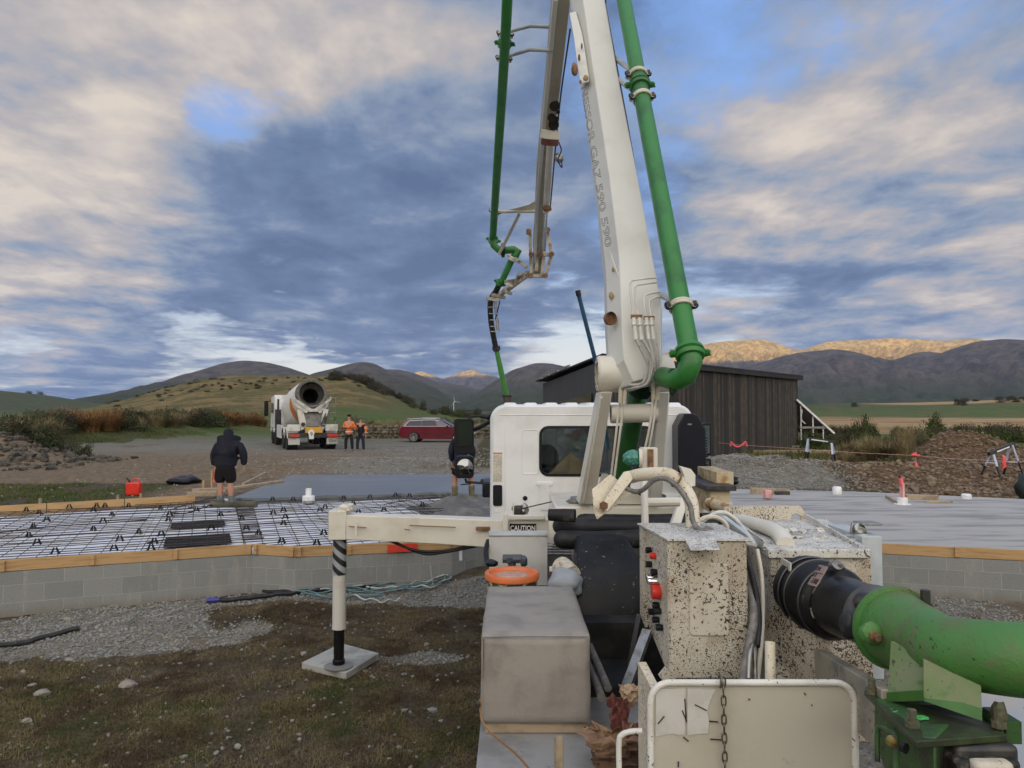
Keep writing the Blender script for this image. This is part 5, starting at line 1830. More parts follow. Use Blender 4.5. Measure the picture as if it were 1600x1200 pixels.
# jack leg
jx = P(537, 0, 7.45).x; jy = 7.47
q = MB(); q.bb(jx - .085, jx + .09, jy - .13, jy + .10, P(0, 841, 7.45).z, P(0, 796, 7.45).z)
part(q, 'jack_bracket', cream, beam, bevel=.008)
stripe = bpy.data.materials.new('hazard_stripe'); stripe.use_nodes = True
t = stripe.node_tree; b = t.nodes['Principled BSDF']
sx = nd(t, 'ShaderNodeSeparateXYZ', {0: nd(t, 'ShaderNodeTexCoord').outputs['Generated']})
v = mth(t, 'MULTIPLY_ADD', sx.outputs[2], 3.1, mth(t, 'MULTIPLY', sx.outputs[0], .95))
v = mth(t, 'FRACT', v)
t.links.new(mixc(t, mapr(t, v, .48, .52), (.30, .33, .36), (.015, .015, .015)), b.inputs['Base Color'])
zj = lambda py: P(0, py, 7.45).z
q = MB(); q.cyl((jx, jy, zj(898)), (jx, jy, zj(850)), .069, n=22); q.cyl((jx, jy, zj(850)), (jx, jy, zj(838)), .066, n=22)
part(q, 'striped_sleeve', stripe, beam)
q = MB(); q.cyl((jx, jy, zj(981)), (jx, jy, zj(890)), .067, n=22); q.cyl((jx, jy, zj(983)), (jx, jy, zj(978)), .070, n=22); part(q, 'jack_tube', mat('jack_paint', (.55, .53, .48), .5, c2=(.47, .44, .38), rust=(.25, .13, .07), rust_amt=.68), beam)
q = MB(); q.cyl((jx, jy, -.68), (jx, jy, zj(980)), .052, n=20); q.lathe([(.062, 0), (.062, .05), (.05, .06)], (jx, jy, -.655), n=20); part(q, 'ram', mat('ram_black', (.012, .012, .012), .25), beam)
q = MB(); q.lathe([(0, 0), (.14, 0), (.145, .012), (.11, .02), (.06, .03), (.06, .05)], (jx, jy, -.675), n=26); part(q, 'foot', mat('foot_grey', (.20, .20, .19), .6), beam)
q = MB()
for i, (px, py, r_) in enumerate(((539, 792, .05), (533, 795, .04), (546, 794, .045), (541, 796, .04))):
    q.blob(P(px, py, 7.42), (r_, r_, r_ * .7), i, .3)
q.tube([P(545, 790, 7.4), P(552, 789, 7.4)], .02, 8)
part(q, 'valve_block', cream, beam)
for k, (a, m1, b2, r_) in enumerate((((604, 843), (650, 860), (752, 846), .013), ((612, 845), (660, 865), (760, 850), .013))):
    q = MB(); q.tube(smooth_path([P(a[0], a[1], 7.35), P(m1[0], m1[1], 7.3), P(700, 860 + 2 * k, 7.2), P(b2[0], b2[1], 7.1)]), r_, 8); part(q, 'hydraulic_hose', blackp, beam)
# pad under the foot is a thing of its own
padp = [G(471, 1044, -.735), G(541, 1061, -.735), G(592, 1029, -.735), G(533, 1013, -.735)]
q = MB(); q.prism([Vector((p.x, p.y, -.745)) for p in padp], (0, 0, .068))
tag(q.build('outrigger_pad', mat('pad_board', (.34, .335, .31), .8, c2=(.23, .225, .20), sc=5, bump=.002, specks=(.10, .09, .08), speck_sc=50, speck_amt=.68), bevel=.006), 'square grey pad on the grass under the outrigger foot', 'outrigger pad')
# brackets & small levers on the housing
q = MB()
q.blob(P(812, 797, 7.1), (.07, .05, .05), 4, .4, m=darkm); q.blob(P(820, 795, 7.1), (.04, .04, .05), 6, .3, m=steel)
q.tube([P(806, 797, 7.1), P(862, 784, 6.9)], .006, 6, m=blackp)
q.bar(P(802, 806, 7.0), P(802, 786, 7.0), .035, .012, m=cream)
q.tube([P(806, 806, 6.95), P(850, 806, 6.95)], .007, 6, m=blackp)
part(q, 'control_lever')
q = MB()
for i in range(5):
    q.tube([P(853, 849 + i * 4, 6.2), P(905, 848 + i * 4.5, 5.6)], .009, 6)
q.bar(P(897, 860, 5.7), P(897, 930, 5.5), .03, .03); q.bar(P(905, 845, 5.6), P(898, 870, 5.6), .03, .03)
part(q, 'pipe_rail', steel)
q = MB(); q.bb(P(856, 0, 6.0).x, P(868, 0, 6).x, 6.0, 6.05, P(0, 850, 6).z, P(0, 795, 6).z)
part(q, 'hose_rack', cream, bevel=.004)

# ---- turret frame (the two legs that carry the boom)
tm = cream
q = MB()
def leg(b0, b1, t0, t1, db, dt, thk):
    return [[P(b0, 788, db), P(b1, 788, db), P(b1, 788, db) + Vector((0, thk, 0)), P(b0, 788, db) + Vector((0, thk, 0))],
            [P(t0, 612, dt), P(t1, 612, dt), P(t1, 612, dt) + Vector((0, thk, 0)), P(t0, 612, dt) + Vector((0, thk, 0))]]
q.loft(leg(905, 929, 938, 957, 6.3, 5.75, .30))
q.bar(P(940, 620, 5.72), P(912, 786, 6.27), .015, .03)
part(q, 'turret_leg', tm, bevel=.012)
q = MB(); q.loft(leg(1014, 1034, 1030, 1047, 6.3, 5.75, .30)); part(q, 'turret_leg', boomw, bevel=.012)
q = MB(); q.loft([[P(925, 788, 6.5), P(1020, 788, 6.5), P(1020, 788, 6.6), P(925, 788, 6.6)], [P(940, 740, 6.5), P(948, 740, 6.5), P(948, 740, 6.6), P(940, 740, 6.6)]]); part(q, 'gusset', tm, bevel=.004)
q = MB()
a, b2 = P(957, 647, 5.8), P(1030, 645, 5.8)
q.cyl(a + Vector((0, .1, 0)), b2 + Vector((0, .1, 0)), .075, n=20); part(q, 'cross_tube', cream)
# pivot bosses
q = MB()
c = P(958, 583, 5.75)
q.lathe([(.095, -.115), (.132, -.115), (.145, -.10), (.148, .05), (.148, .09), (.10, .09)], c + Vector((0, .12, 0)), (1, 0, 0), 32)
pb = part(q, 'pivot_boss', cream)
q = MB(); q.lathe([(.0, -.06), (.094, -.06), (.094, -.114)], c + Vector((0, .12, 0)), (1, 0, 0), 28); part(q, 'pin_recess', mat('pin_cream', (.50, .44, .30), .5, c2=(.3, .22, .12), sc=14), pb)
q = MB()
for a in range(0, 360, 45):
    q.cyl(c + Vector((-.118, .12 + .112 * math.cos(R(a)), .112 * math.sin(R(a)))), c + Vector((-.10, .12 + .112 * math.cos(R(a)), .112 * math.sin(R(a)))), .011, n=6)
part(q, 'bolt', rusty, pb)
q = MB(); q.torus(c + Vector((.105, .12, 0)), (1, 0, 0), .125, .012, m=darkm); part(q, 'seal', darkm, pb)
c = P(1036, 583, 5.75)
q = MB(); q.lathe([(.0, .10), (.11, .10), (.13, .085), (.148, .06), (.148, -.07), (.10, -.07)], c + Vector((0, .12, 0)), (1, 0, 0), 32); part(q, 'pivot_boss', boomw)
q = MB(); q.torus(c + Vector((-.06, .12, 0)), (1, 0, 0), .13, .014, m=darkm); part(q, 'seal', darkm)
# centre delivery pipe behind legs
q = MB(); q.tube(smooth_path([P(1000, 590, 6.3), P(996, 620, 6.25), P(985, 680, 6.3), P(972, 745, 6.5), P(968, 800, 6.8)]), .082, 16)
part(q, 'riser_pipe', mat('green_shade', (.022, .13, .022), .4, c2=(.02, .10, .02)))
q = MB(); q.blob(P(1000, 605, 6.1), (.10, .06, .09), 2, .35); part(q, 'pipe_clamp', mat('dark_green', (.015, .05, .02), .5))
# hydraulic lines
def lines(name, sets, r_, m, parent=None):
    for s_ in sets:
        q = MB(); q.tube(smooth_path([P(*p) for p in s_], 5), r_, 8); part(q, name, m, parent, smooth=60)
lines('hydraulic_line', [[(972, 610, 5.66), (967, 640, 5.68), (960, 700, 5.75), (953, 760, 5.9)], [(977, 612, 5.66), (972, 650, 5.68), (963, 720, 5.78), (957, 770, 5.9)], [(1021, 612, 5.68), (1016, 660, 5.7), (1008, 700, 5.75)], [(1026, 612, 5.68), (1021, 660, 5.7), (1013, 705, 5.78)]], .009, cream)
lines('hydraulic_fitting', [[(970, 606, 5.62), (969, 630, 5.63)], [(977, 606, 5.62), (975, 632, 5.63)], [(1021, 600, 5.62), (1021, 624, 5.63)], [(1028, 600, 5.62), (1027, 624, 5.63)]], .017, mat('fitting_cream', (.55, .50, .38), .4))

# ---- first boom arm
def octs(c, u, v, hw, hd, ch):
    o = []
    for (a, b2) in ((-hw + ch, -hd), (hw - ch * .3, -hd), (hw, -hd + ch), (hw, hd - ch), (hw - ch, hd), (-hw + ch, hd), (-hw, hd - ch), (-hw, -hd + ch * 2)):
        o.append(c + u * a + v * b2)
    return o


def sweep(name, st, m, ch=.04, parent=None, bevel=.008, tw=0.0):
    """st: (centre, half width, half depth)"""
    loops = []
    for i, (c, hw, hd) in enumerate(st):
        a = st[max(i - 1, 0)][0]; b2 = st[min(i + 1, len(st) - 1)][0]
        d = (b2 - a).normalized()
        u = Vector((1, 0, 0)); u = (u - d * u.dot(d)).normalized()
        v = d.cross(u); 
        if v.y < 0: v = -v
        if tw: u, v = u * math.cos(tw) + v * math.sin(tw), v * math.cos(tw) - u * math.sin(tw)
        loops.append(octs(c, u, v, hw, hd, min(ch, hw * .8, hd * .8)))
    q = MB(); q.loft(loops)
    return part(q, name, m, parent, bevel=bevel, smooth=20)


arm1 = sweep('boom_arm', [(P(1003, 600, 5.75), .17, .10), (P(993, 575, 5.8), .205, .16), (P(990, 540, 5.9), .208, .2), (P(989, 500, 6.0), .215, .23), (P(982, 430, 6.25), .195, .22), (P(964, 300, 6.75), .183, .20), (P(940, 150, 7.35), .176, .19), (P(917, 0, 7.95), .172, .18), (P(896, -130, 8.5), .172, .18)], boomw, ch=.09)
# beam of the arm is proud on the left lower edge: weld plate
def plate(name, pts, d, thk, m, parent=None, **kw):
    q = MB(); q.prism([P(x, y, d_) for (x, y), d_ in zip(pts, d if isinstance(d, (list, tuple)) else [d] * len(pts))], (0, thk, 0))
    return part(q, name, m, parent, **kw)
q = MB()
q.lathe([(.0, -.02), (.05, -.02), (.055, .02)], P(953, 498, 5.78), (.6, -1, 0), 16, m=rusty)
q.blob(P(955, 462, 5.95), (.02, .012, .03), 2, .2, m=mat('stain', (.35, .25, .12), .7)); q.blob(P(958, 421, 6.05), (.012, .01, .02), 2, .2, m=MATS['stain'])
part(q, 'inspection_port', None, arm1)
q = MB()
q.tube([P(953, 393, 6.06), P(966, 430, 5.99), P(972, 470, 5.86), P(978, 512, 5.75)], .006, 6)
q.tube([P(980, 513, 5.755), P(1030, 513, 5.755)], .006, 6)
part(q, 'weld_seam', boomw, arm1)
# rusty bracket plate high on the left side
for c_, rad in ((( 902, 130, 7.25), .05), ((908, 95, 7.35), .035)):
    pass
q = MB()
q.loft([[P(890, 20, 7.68), P(900, 18, 7.68), P(900, 18, 7.8), P(890, 20, 7.8)], [P(897, 60, 7.5), P(910, 55, 7.5), P(910, 55, 7.65), P(897, 60, 7.65)], [P(905, 120, 7.25), P(920, 118, 7.25), P(920, 118, 7.4), P(905, 120, 7.4)], [P(909, 131, 7.22), P(920, 128, 7.22), P(920, 128, 7.35), P(909, 131, 7.35)]], m=boomw)
q.blob(P(898, 108, 7.25), (.035, .04, .06), 2, .25, m=rusty); q.blob(P(905, 90, 7.3), (.014, .02, .035), 2, .2, m=rusty); q.blob(P(909, 72, 7.38), (.01, .02, .03), 2, .2, m=rusty)
q.blob(P(907, 128, 7.2), (.014, .01, .02), 2, .2, m=rusty); q.blob(P(915, 122, 7.18), (.03, .012, .03), 5, .3, m=MATS['stain'])
part(q, 'hinge_bracket', None, arm1, bevel=.006)
# outlined lettering up the left chamfer
cu_s = 'NESSOR GA7 590 590'
a0, a1 = P(952, 385, 5.985), P(913, 135, 7.10)
dirl = (a0 - a1).normalized()
cu = bpy.data.curves.new('arm_lettering', 'FONT'); cu.body = cu_s; cu.size = .125; cu.fill_mode = 'NONE'; cu.bevel_depth = .0020; cu.extrude = 0; cu.bevel_resolution = 0; cu.resolution_u = 4
tt = bpy.data.objects.new('tmp', cu); col.objects.link(tt); bpy.context.view_layer.update()
me = bpy.data.meshes.new_from_object(tt.evaluated_get(bpy.context.evaluated_depsgraph_get())); bpy.data.objects.remove(tt)
xs = [v.co.x for v in me.vertices]; x0_, x1_ = min(xs), max(xs)
Ltot = (a0 - a1).length
nrm = Vector((-.62, -1, .1)); nrm = (nrm - dirl * nrm.dot(dirl)).normalized()
upv = nrm.cross(dirl)
if upv.x < 0: upv = -upv
for v in me.vertices:
    s_ = (v.co.x - x0_) / (x1_ - x0_)
    v.co = a1.lerp(a0, s_) + upv * (v.co.y - .05) * .68 + nrm * (v.co.z + .004) - worg(TR)
me.materials.clear(); me.materials.append(mat('letter_ink', (.02, .02, .022), .5))
o = bpy.data.objects.new('arm_lettering', me); col.objects.link(o); o.parent = arm1
# cable along the right edge
q = MB(); q.tube(smooth_path([P(944, 0, 7.8), P(957, 70, 7.5), P(972, 150, 7.2), P(987, 235, 6.9), P(1000, 320, 6.55), P(1010, 400, 6.25), P(1018, 425, 6.1), P(1024, 437, 6.0)]), .011, 6); part(q, 'arm_cable', darkm, arm1)
q = MB()
for (x, y, d_) in ((976, 185, 7.1), (1006, 362, 6.4), (945, 3, 7.8)):
    q.blob(P(x, y, d_), (.02, .02, .03), 1, .2)
part(q, 'cable_clip', darkm, arm1)
# bent white lines at the arm foot
sets = [[(1024, 434, 5.72), (1010, 435, 5.70), (988, 438, 5.70), (985, 443, 5.70), (985, 455, 5.69), (989, 492, 5.66), (990, 500, 5.65)],
        [(1026, 441, 5.72), (1012, 443, 5.70), (996, 445, 5.70), (992, 450, 5.70), (993, 470, 5.69), (998, 492, 5.66), (999, 500, 5.65)],
        [(1030, 456, 5.72), (1018, 458, 5.70), (1009, 461, 5.70), (1006, 467, 5.69), (1009, 492, 5.66), (1010, 500, 5.65)],
        [(1030, 463, 5.72), (1022, 466, 5.70), (1015, 470, 5.70), (1015, 480, 5.69), (1017, 492, 5.66), (1018, 500, 5.65)]]
for s_ in sets:
    q = MB(); q.tube([P(*p) for p in s_], .0085, 8); part(q, 'hydraulic_line', mat('line_white', (.68, .66, .60), .4), arm1, smooth=60)
for i, x in enumerate((990, 999, 1010, 1018)):
    q = MB(); q.cyl(P(x, 497, 5.64), P(x + 4, 532, 5.60), .017, n=10); q.cyl(P(x, 505, 5.63), P(x + 1, 509, 5.62), .021, n=8); part(q, 'hydraulic_fitting', MATS['line_white'], arm1)
for s_ in ([(994, 530, 5.58), (1005, 552, 5.55), (1012, 570, 5.55), (1005, 598, 5.56), (985, 602, 5.58), (974, 604, 5.6), (971, 610, 5.62)], [(1004, 530, 5.58), (1018, 556, 5.55), (1020, 575, 5.54), (1010, 600, 5.55), (990, 606, 5.58), (978, 608, 5.62)],
           [(1014, 530, 5.58), (1022, 560, 5.54), (1024, 580, 5.54), (1022, 602, 5.58)], [(1022, 530, 5.58), (1027, 550, 5.54), (1028, 580, 5.54), (1028, 602, 5.58)]):
    q = MB(); q.tube(smooth_path([P(*p) for p in s_]), .013, 8); part(q, 'hydraulic_hose', mat('hose_grey', (.38, .37, .34), .5, c2=(.25, .24, .22), sc=20), arm1, smooth=60)
q = MB(); q.bar(P(986, 495, 5.66), P(1003, 495, 5.66), .035, .03); q.bar(P(1006, 497, 5.66), P(1022, 497, 5.66), .035, .03); part(q, 'line_clamp', rusty, arm1)

# ---- delivery pipes
def clampset(c, ax, r_, parent, m=cream, bolt=steel, s_=1.0):
    q = MB()
    q.torus(c, ax, r_ * 1.10, .013 * s_, m=m); q.torus(c + ax * .022 * s_, ax, r_ * 1.10, .013 * s_, m=m)
    sd_ = ax.cross(Vector((0, 1, 0))).normalized()
    for k in (-1, 1):
        q.cyl(c + sd_ * k * r_ * 1.25 - Vector((0, .05, 0)), c + sd_ * k * r_ * 1.25 + Vector((0, .05, 0)), .022 * s_, n=8, m=bolt)
        q.blob(c + sd_ * k * r_ * 1.3 - Vector((0, .03, 0)), (.03 * s_, .03 * s_, .03 * s_), 4, .3, m=darkm)
    return part(q, 'pipe_clamp', None, parent)


def flange(c, ax, r_, parent, m=green):
    q = MB(); q.lathe([(r_ * 1.0, -.045), (r_ * 1.28, -.04), (r_ * 1.38, -.012), (r_ * 1.18, 0), (r_ * 1.38, .012), (r_ * 1.28, .04), (r_, .045)], c, ax, 24)
    sd_ = ax.cross(Vector((0, 1, 0))).normalized()
    for k in (-1, 1):
        q.blob(c + sd_ * k * r_ * 1.5, (.035, .035, .028), 3, .3)
    return part(q, 'coupling', m, parent)


pa, pb_ = P(958, -90, 8.05), P(1077, 548, 5.25)
q = MB(); q.tube([pa, pb_], .074, 20); dp = part(q, 'delivery_pipe', green)
ax = (pb_ - pa).normalized()
def onp(py):
    t_ = .5
    lo_, hi_ = 0.0, 1.0
    for _ in range(30):
        t_ = (lo_ + hi_) / 2
        c = pa.lerp(pb_, t_)
        rel = c - Vector((0, 0, CZ)); dd = rel.y * cp + rel.z * sp; vv = -rel.y * sp + rel.z * cp
        yy = 600 - vv / dd * F
        if yy < py: lo_ = t_
        else: hi_ = t_
    return c
clampset(onp(117), ax, .074, dp); clampset(onp(152), ax, .074, dp); flange(onp(133), ax, .074, dp); clampset(onp(477), ax, .074, dp)
for (x0, y0, d0, py, nm) in ((963, 92, 7.45, 117, 0), (966, 124, 7.3, 150, 0), (1028, 458, 5.9, 475, 0)):
    q = MB(); q.tube([P(x0, y0, d0), onp(py)], .027, 10); part(q, 'pipe_bracket', mat('bracket_grey', (.42, .45, .47), .45), dp)
fl = pb_ + ax * .02
flange(fl, ax, .078, dp)
q = MB(); q.tube([fl, fl + ax * .08, P(1077, 572, 5.2), P(1072, 586, 5.22), P(1060, 593, 5.3), P(1048, 592, 5.4), P(1036, 589, 5.55)], .078, 20); el = part(q, 'pipe_elbow', green, smooth=60)
q = MB(); q.blob(P(1051, 594, 5.33), (.035, .05, .09), 4, .35); part(q, 'coupling', mat('dark_green', (.015, .05, .02), .5), el)

# ---- second arm (comes back down) with its pipe
a2 = sweep('boom_arm', [(P(880, -130, 8.5), .10, .13), (P(876, 0, 9.1), .115, .13), (P(866, 100, 9.8), .11, .13), (P(855, 205, 10.8), .105, .12), (P(848, 260, 11.6), .10, .11), (P(841, 385, 13.8), .09, .09), (P(838, 425, 14.5), .08, .08)], mat('arm_tan', (.36, .33, .25), .5, c2=(.27, .24, .17), sc=1.5, specks=(.05, .04, .03), speck_sc=9, speck_amt=.75, speck_mod=.1), ch=.02)
sweep('arm_flange', [(P(867, -10, 9.0), .03, .16), (P(849, 190, 10.6), .028, .15), (P(840, 300, 12.2), .025, .13), (P(835, 420, 14.3), .02, .1)], boomw, ch=.005, parent=a2)
q = MB(); q.cyl(P(861, 212, 10.55), P(853, 330, 12.4), .055, n=14, m=cream); q.cyl(P(853, 330, 12.4), P(850, 390, 13.5), .035, n=12, m=chrome)
part(q, 'hydraulic_ram', None, a2)
q = MB(); q.lathe([(.06, -.05), (.14, -.05), (.145, .06), (.06, .06)], P(860, 209, 10.5), (-.1, .5, -1), 14, m=cream); q.lathe([(.06, .03), (.13, .03), (.13, .12), (.06, .12)], P(860, 213, 10.5), (-.1, .5, -1), 14, m=mat('rust_red', (.10, .03, .02), .6)); part(q, 'ram_collar', None, a2)
q = MB(); q.blob(P(874, 246, 10.7), (.07, .05, .07), 2, .25, m=steel); q.tube(smooth_path([P(873, 222, 10.6), P(877, 235, 10.6), P(872, 250, 10.6), P(878, 262, 10.6), P(877, 250, 10.6)]), .009, 5, m=blackp)
q.tube(smooth_path([P(891, 45, 9.2), P(876, 150, 10.0), P(868, 230, 10.7), P(861, 310, 12), P(860, 322, 12)]), .012, 5, m=darkm); q.blob(P(855, 325, 12.2), (.08, .05, .05), 2, .3, m=rusty)
part(q, 'work_light', None, a2)
q = MB()
for (x, y, s_) in ((866, 166, .07), (862, 184, .06), (869, 162, .04), (865, 195, .08), (870, 186, .035), (872, 175, .03)):
    d_ = 9.55 + (y - 100) / 105
    q.lathe([(0, -.004), (s_, -.004), (s_, .004)], P(x, y, d_ - .12) + Vector((0, 0, .0)), (0.1, -1, -.45), 10)
part(q, 'grease_spot', mat('grease', (.025, .02, .015), .5), a2)
# left pipe
pa, pb_ = P(795, -120, 8.5), P(770, 372, 13.9)
pth = [P(796, -120, 8.5), P(792.5, 0, 9.0), P(786, 120, 9.9), P(777, 260, 11.6), P(770, 372, 14.0)]
q = MB(); q.tube(smooth_path(pth), .068, 14); lp = part(q, 'delivery_pipe', mat('green_pipe_far', (.03, .19, .035), .4, c2=(.025, .15, .03)), smooth=60)
axl = (pth[2] - pth[1]).normalized()
clampset(P(789.5, 54, 9.4), axl, .068, lp, s_=.9); clampset(P(787.5, 92, 9.7), axl, .068, lp, s_=.9); flange(P(788.5, 68, 9.5), axl, .07, lp)
for (y0, y1) in ((50, 42), (88, 79)):
    q = MB(); q.tube([P(792, y0, 9.4 + y0 / 200), P(828, y1 - 1.5, 9.5), P(864, y1, 9.5)], .026, 8); part(q, 'pipe_bracket', MATS['bracket_grey'], lp, smooth=60)
axl = (pth[4] - pth[3]).normalized()
clampset(P(773.5, 331, 13.1), axl, .068, lp, s_=.9)
flange(P(771, 375, 14.0), axl, .075, lp)
q = MB(); q.tube([P(774, 331, 13.1), P(837, 330, 13.0)], .03, 8); q.prism([P(795, 328, 13.0), P(836, 328, 13.0), P(836, 314, 12.9), P(826, 320, 12.9)], (0, .02, 0)); q.tube([P(812, 333, 13.1), P(780, 397, 13.9)], .03, 8); part(q, 'pipe_bracket', mat('bracket_cream', (.50, .47, .38), .5), lp)
q = MB(); q.tube([P(770, 372, 14), P(772, 384, 14), P(779, 390, 14), P(790, 391, 14), P(803, 390, 14), P(809, 393, 14), P(805, 400, 14), P(800, 405, 14), P(783, 442, 14.3)], [.07, .07, .07, .07, .075, .08, .075, .065, .062], 12); part(q, 'pipe_elbow', MATS['green_pipe_far'], lp, smooth=60)
flange(P(786, 391, 13.95), Vector((1, 0, 0)), .075, lp, m=MATS['dark_green']); flange(P(801, 403, 13.95), (P(783, 442, 14.3) - P(801, 403, 14)).normalized(), .06, lp, m=cream); flange(P(781, 442, 14.3), (P(783, 442, 14.3) - P(801, 403, 14)).normalized(), .062, lp)
# linkage at arm knee
q = MB()
for (a, b2, w_) in (((828, 358), (830, 432), .06), ((855, 360), (862, 398), .05), ((862, 398), (852, 431), .05), ((853, 362), (847, 430), .04), ((829, 398), (862, 398), .06), ((824, 432), (853, 431), .08), ((826, 360), (824, 366), .08), ((840, 380), (838, 425), .12), ((852, 359), (858, 357), .05), ((806, 405), (824, 418), .035)):
    q.bar(P(a[0], a[1], 14), P(b2[0], b2[1], 14), w_, .06, m=mat('link_cream', (.40, .37, .29), .5, c2=(.22, .17, .11), sc=8))
for (x, y) in ((826, 361), (830, 398), (862, 397), (829, 431), (852, 431), (856, 359), (845, 398)):
    q.cyl(P(x, y, 13.85), P(x, y, 14.15), .05, n=10, m=rusty)
q.bar(P(841, 350, 13.9), P(839, 388, 14), .14, .12, m=steel)
part(q, 'knee_linkage', None, a2)
# third arm
q = MB()
lk = MATS['link_cream']
for (a, b2, w_) in (((826, 426), (798, 446), .10), ((798, 446), (776, 466), .09), ((822, 432), (790, 456), .05), ((790, 440), (806, 438), .05), ((776, 468), (762, 466), .09), ((812, 428), (806, 440), .06), ((790, 455), (799, 459), .04), ((770, 461), (788, 465), .06)):
    q.bar(P(a[0], a[1], 14.1), P(b2[0], b2[1], 14.6), w_, .06, m=lk)
q.tube([P(781, 470, 14.5), P(774, 500, 14.8)], .012, 5, m=darkm)
part(q, 'boom_arm')
q = MB(); q.tube(smooth_path([P(781, 442, 14.3), P(775, 455, 14.5), P(769, 464, 14.6), P(766, 475, 14.7), P(767, 500, 14.9), P(771, 525, 15.1), P(775, 545, 15.3)]), .058, 10); hs = part(q, 'end_hose', black, smooth=60)
q = MB()
for x in (762, 766, 772, 775):
    q.tube([P(x, 468, 14.65), P(x + 5, 518, 15.0)], .011, 5)
for y in (470, 480, 490, 500, 510, 518):
    o_ = (y - 468) * .1
    q.tube([P(762 + o_, y, 14.6), P(775 + o_, y, 14.65)], .010, 5)
part(q, 'hose_guide', lk, hs)
q = MB(); q.lathe([(.05, -.06), (.085, -.05), (.085, .02), (.06, .05)], P(775.5, 545, 15.3), (.1, .3, -1), 12); part(q, 'coupling', darkm, hs)
q = MB(); q.tube([P(776, 548, 15.3), P(784, 585, 15.6), P(792, 622, 15.9)], [.05, .06, .06], 12); part(q, 'end_pipe', mat('green_pipe_tip', (.08, .30, .06), .4), hs)
q = MB(); q.tube([P(792, 617, 15.9), P(793, 640, 15.9), P(790, 700, 15.6), P(786, 757, 15.2)], .085, 12); q.torus(P(792, 618, 15.9), (0, 0, 1), .085, .03); part(q, 'drop_hose', mat('drop_hose_brown', (.06, .04, .03), .6), hs)
# apex joint out of frame
q = MB(); q.cyl(P(868, -130, 8.5), P(905, -130, 8.5), .16, n=20); part(q, 'apex_pin', steel)

# ---- rubber hoses stacked on the rack (lie on truck: their own things)
for i, (y0, x0, x1, d_, r_, lab) in enumerate(((822, 864, 1120, 5.7, .063, 'upper of the two thick black rubber hoses stacked behind the control box'), (843, 866, 1008, 5.5, .068, 'lower of the two thick black rubber hoses, dusty with dry concrete'), (812, 900, 1128, 6.1, .05, 'dark blue-black hose lying farthest back in the hose stack'))):
    q = MB()
    a, b2 = P(x0 + 12, y0, d_), P(x1, y0 - 2, d_)
    q.tube([a + Vector((-.062, 0.0, 0)), a + Vector((-.055, 0.0, 0)), a + Vector((-.04, 0, 0)), a + Vector((-.02, 0, 0)), a + Vector((.01, 0, 0)), a.lerp(b2, .4) + Vector((0, 0, -.012)), b2], [r_ * .2, r_ * .5, r_ * .78, r_ * .94, r_, r_ * 1.02, r_], 20)
    tag(q.build('rubber_hose', mat('dusty_rubber', (.014, .014, .016), .5, c2=(.028, .028, .03), sc=6, rust=(.20, .18, .13), rust_amt=.555, bump=.003, bump_sc=30), smooth=60), lab, 'rubber hose')
q = MB(); q.lathe([(.028, -.08), (.045, -.08), (.05, .04), (.05, .12)], P(874, 805, 5.55), (1, -.25, 0), 14, m=MATS['dusty_rubber']); q.lathe([(0, -.07), (.03, -.07)], P(874, 805, 5.55), (1, -.25, 0), 14, m=rusty)
tag(q.build('hose_end'), 'short open hose end lying on top of the black hose stack', 'hose end')
# blue pole
q = MB(); q.cyl(P(903, 456, 5.9), P(937, 590, 6.2), .0175, n=10, m=mat('blue_pole', (.03, .10, .20), .4)); q.cyl(P(937, 590, 6.2), P(950, 700, 6.6), .0175, n=10, m=MATS['blue_pole']); q.cyl(P(902.6, 454, 5.9), P(904.5, 462, 5.9), .022, n=10, m=blackp)
tag(q.build('pole'), 'thin blue pole leaning up left of the boom foot', 'pole')

# ---- mudguard
q = MB()
mx0, mx1 = P(898, 0, 4.9).x, P(1003, 0, 4.9).x
c0 = Vector((0, 5.55, .33))
prof = [(rr_, a) for rr_, a in ((.66, 95), (.67, 110), (.67, 125), (.665, 140), (.66, 155), (.66, 170), (.66, 185), (.66, 200), (.66, 215))]
loops = []
for (r_, a) in prof:
    y_, z_ = c0.y + r_ * math.cos(R(a)) * 1.0, c0.z + r_ * math.sin(R(a))
    if a > 180: y_, z_ = c0.y - r_, c0.z - (a - 180) * .006
    wv = .012 * math.sin(a * .11)
    nv = Vector((0, -math.cos(R(min(a, 180))), -math.sin(R(min(a, 180)))))
    taper = .03 if a < 112 else 0
    loops.append([Vector((mx0 + taper + wv, y_, z_)) + nv * .05, Vector((mx0 + taper + wv + .02, y_, z_)) + nv * .012, Vector((mx0 + .10, y_, z_)), Vector((mx1 - .08, y_, z_)), Vector((mx1 - taper, y_, z_)) + nv * .02,
                  Vector((mx1 - taper, y_, z_)) + nv * .07, Vector((mx0 + taper, y_, z_)) + nv * .07])
q.loft(loops)
part(q, 'mudguard', mat('mudguard_black', (.007, .007, .008), .42, c2=(.014, .014, .015), sc=5, specks=(.20, .19, .17), speck_sc=34, speck_amt=.68, speck_mod=.25, bump=.004, bump_sc=9), bevel=.006)
q = MB(); q.bar(P(1012, 985, 4.3), P(975, 1085, 4.1), .055, .03, m=steel); q.bar(P(1000, 960, 4.5), P(985, 1040, 4.4), .03, .03, m=darkm); part(q, 'stay', None)

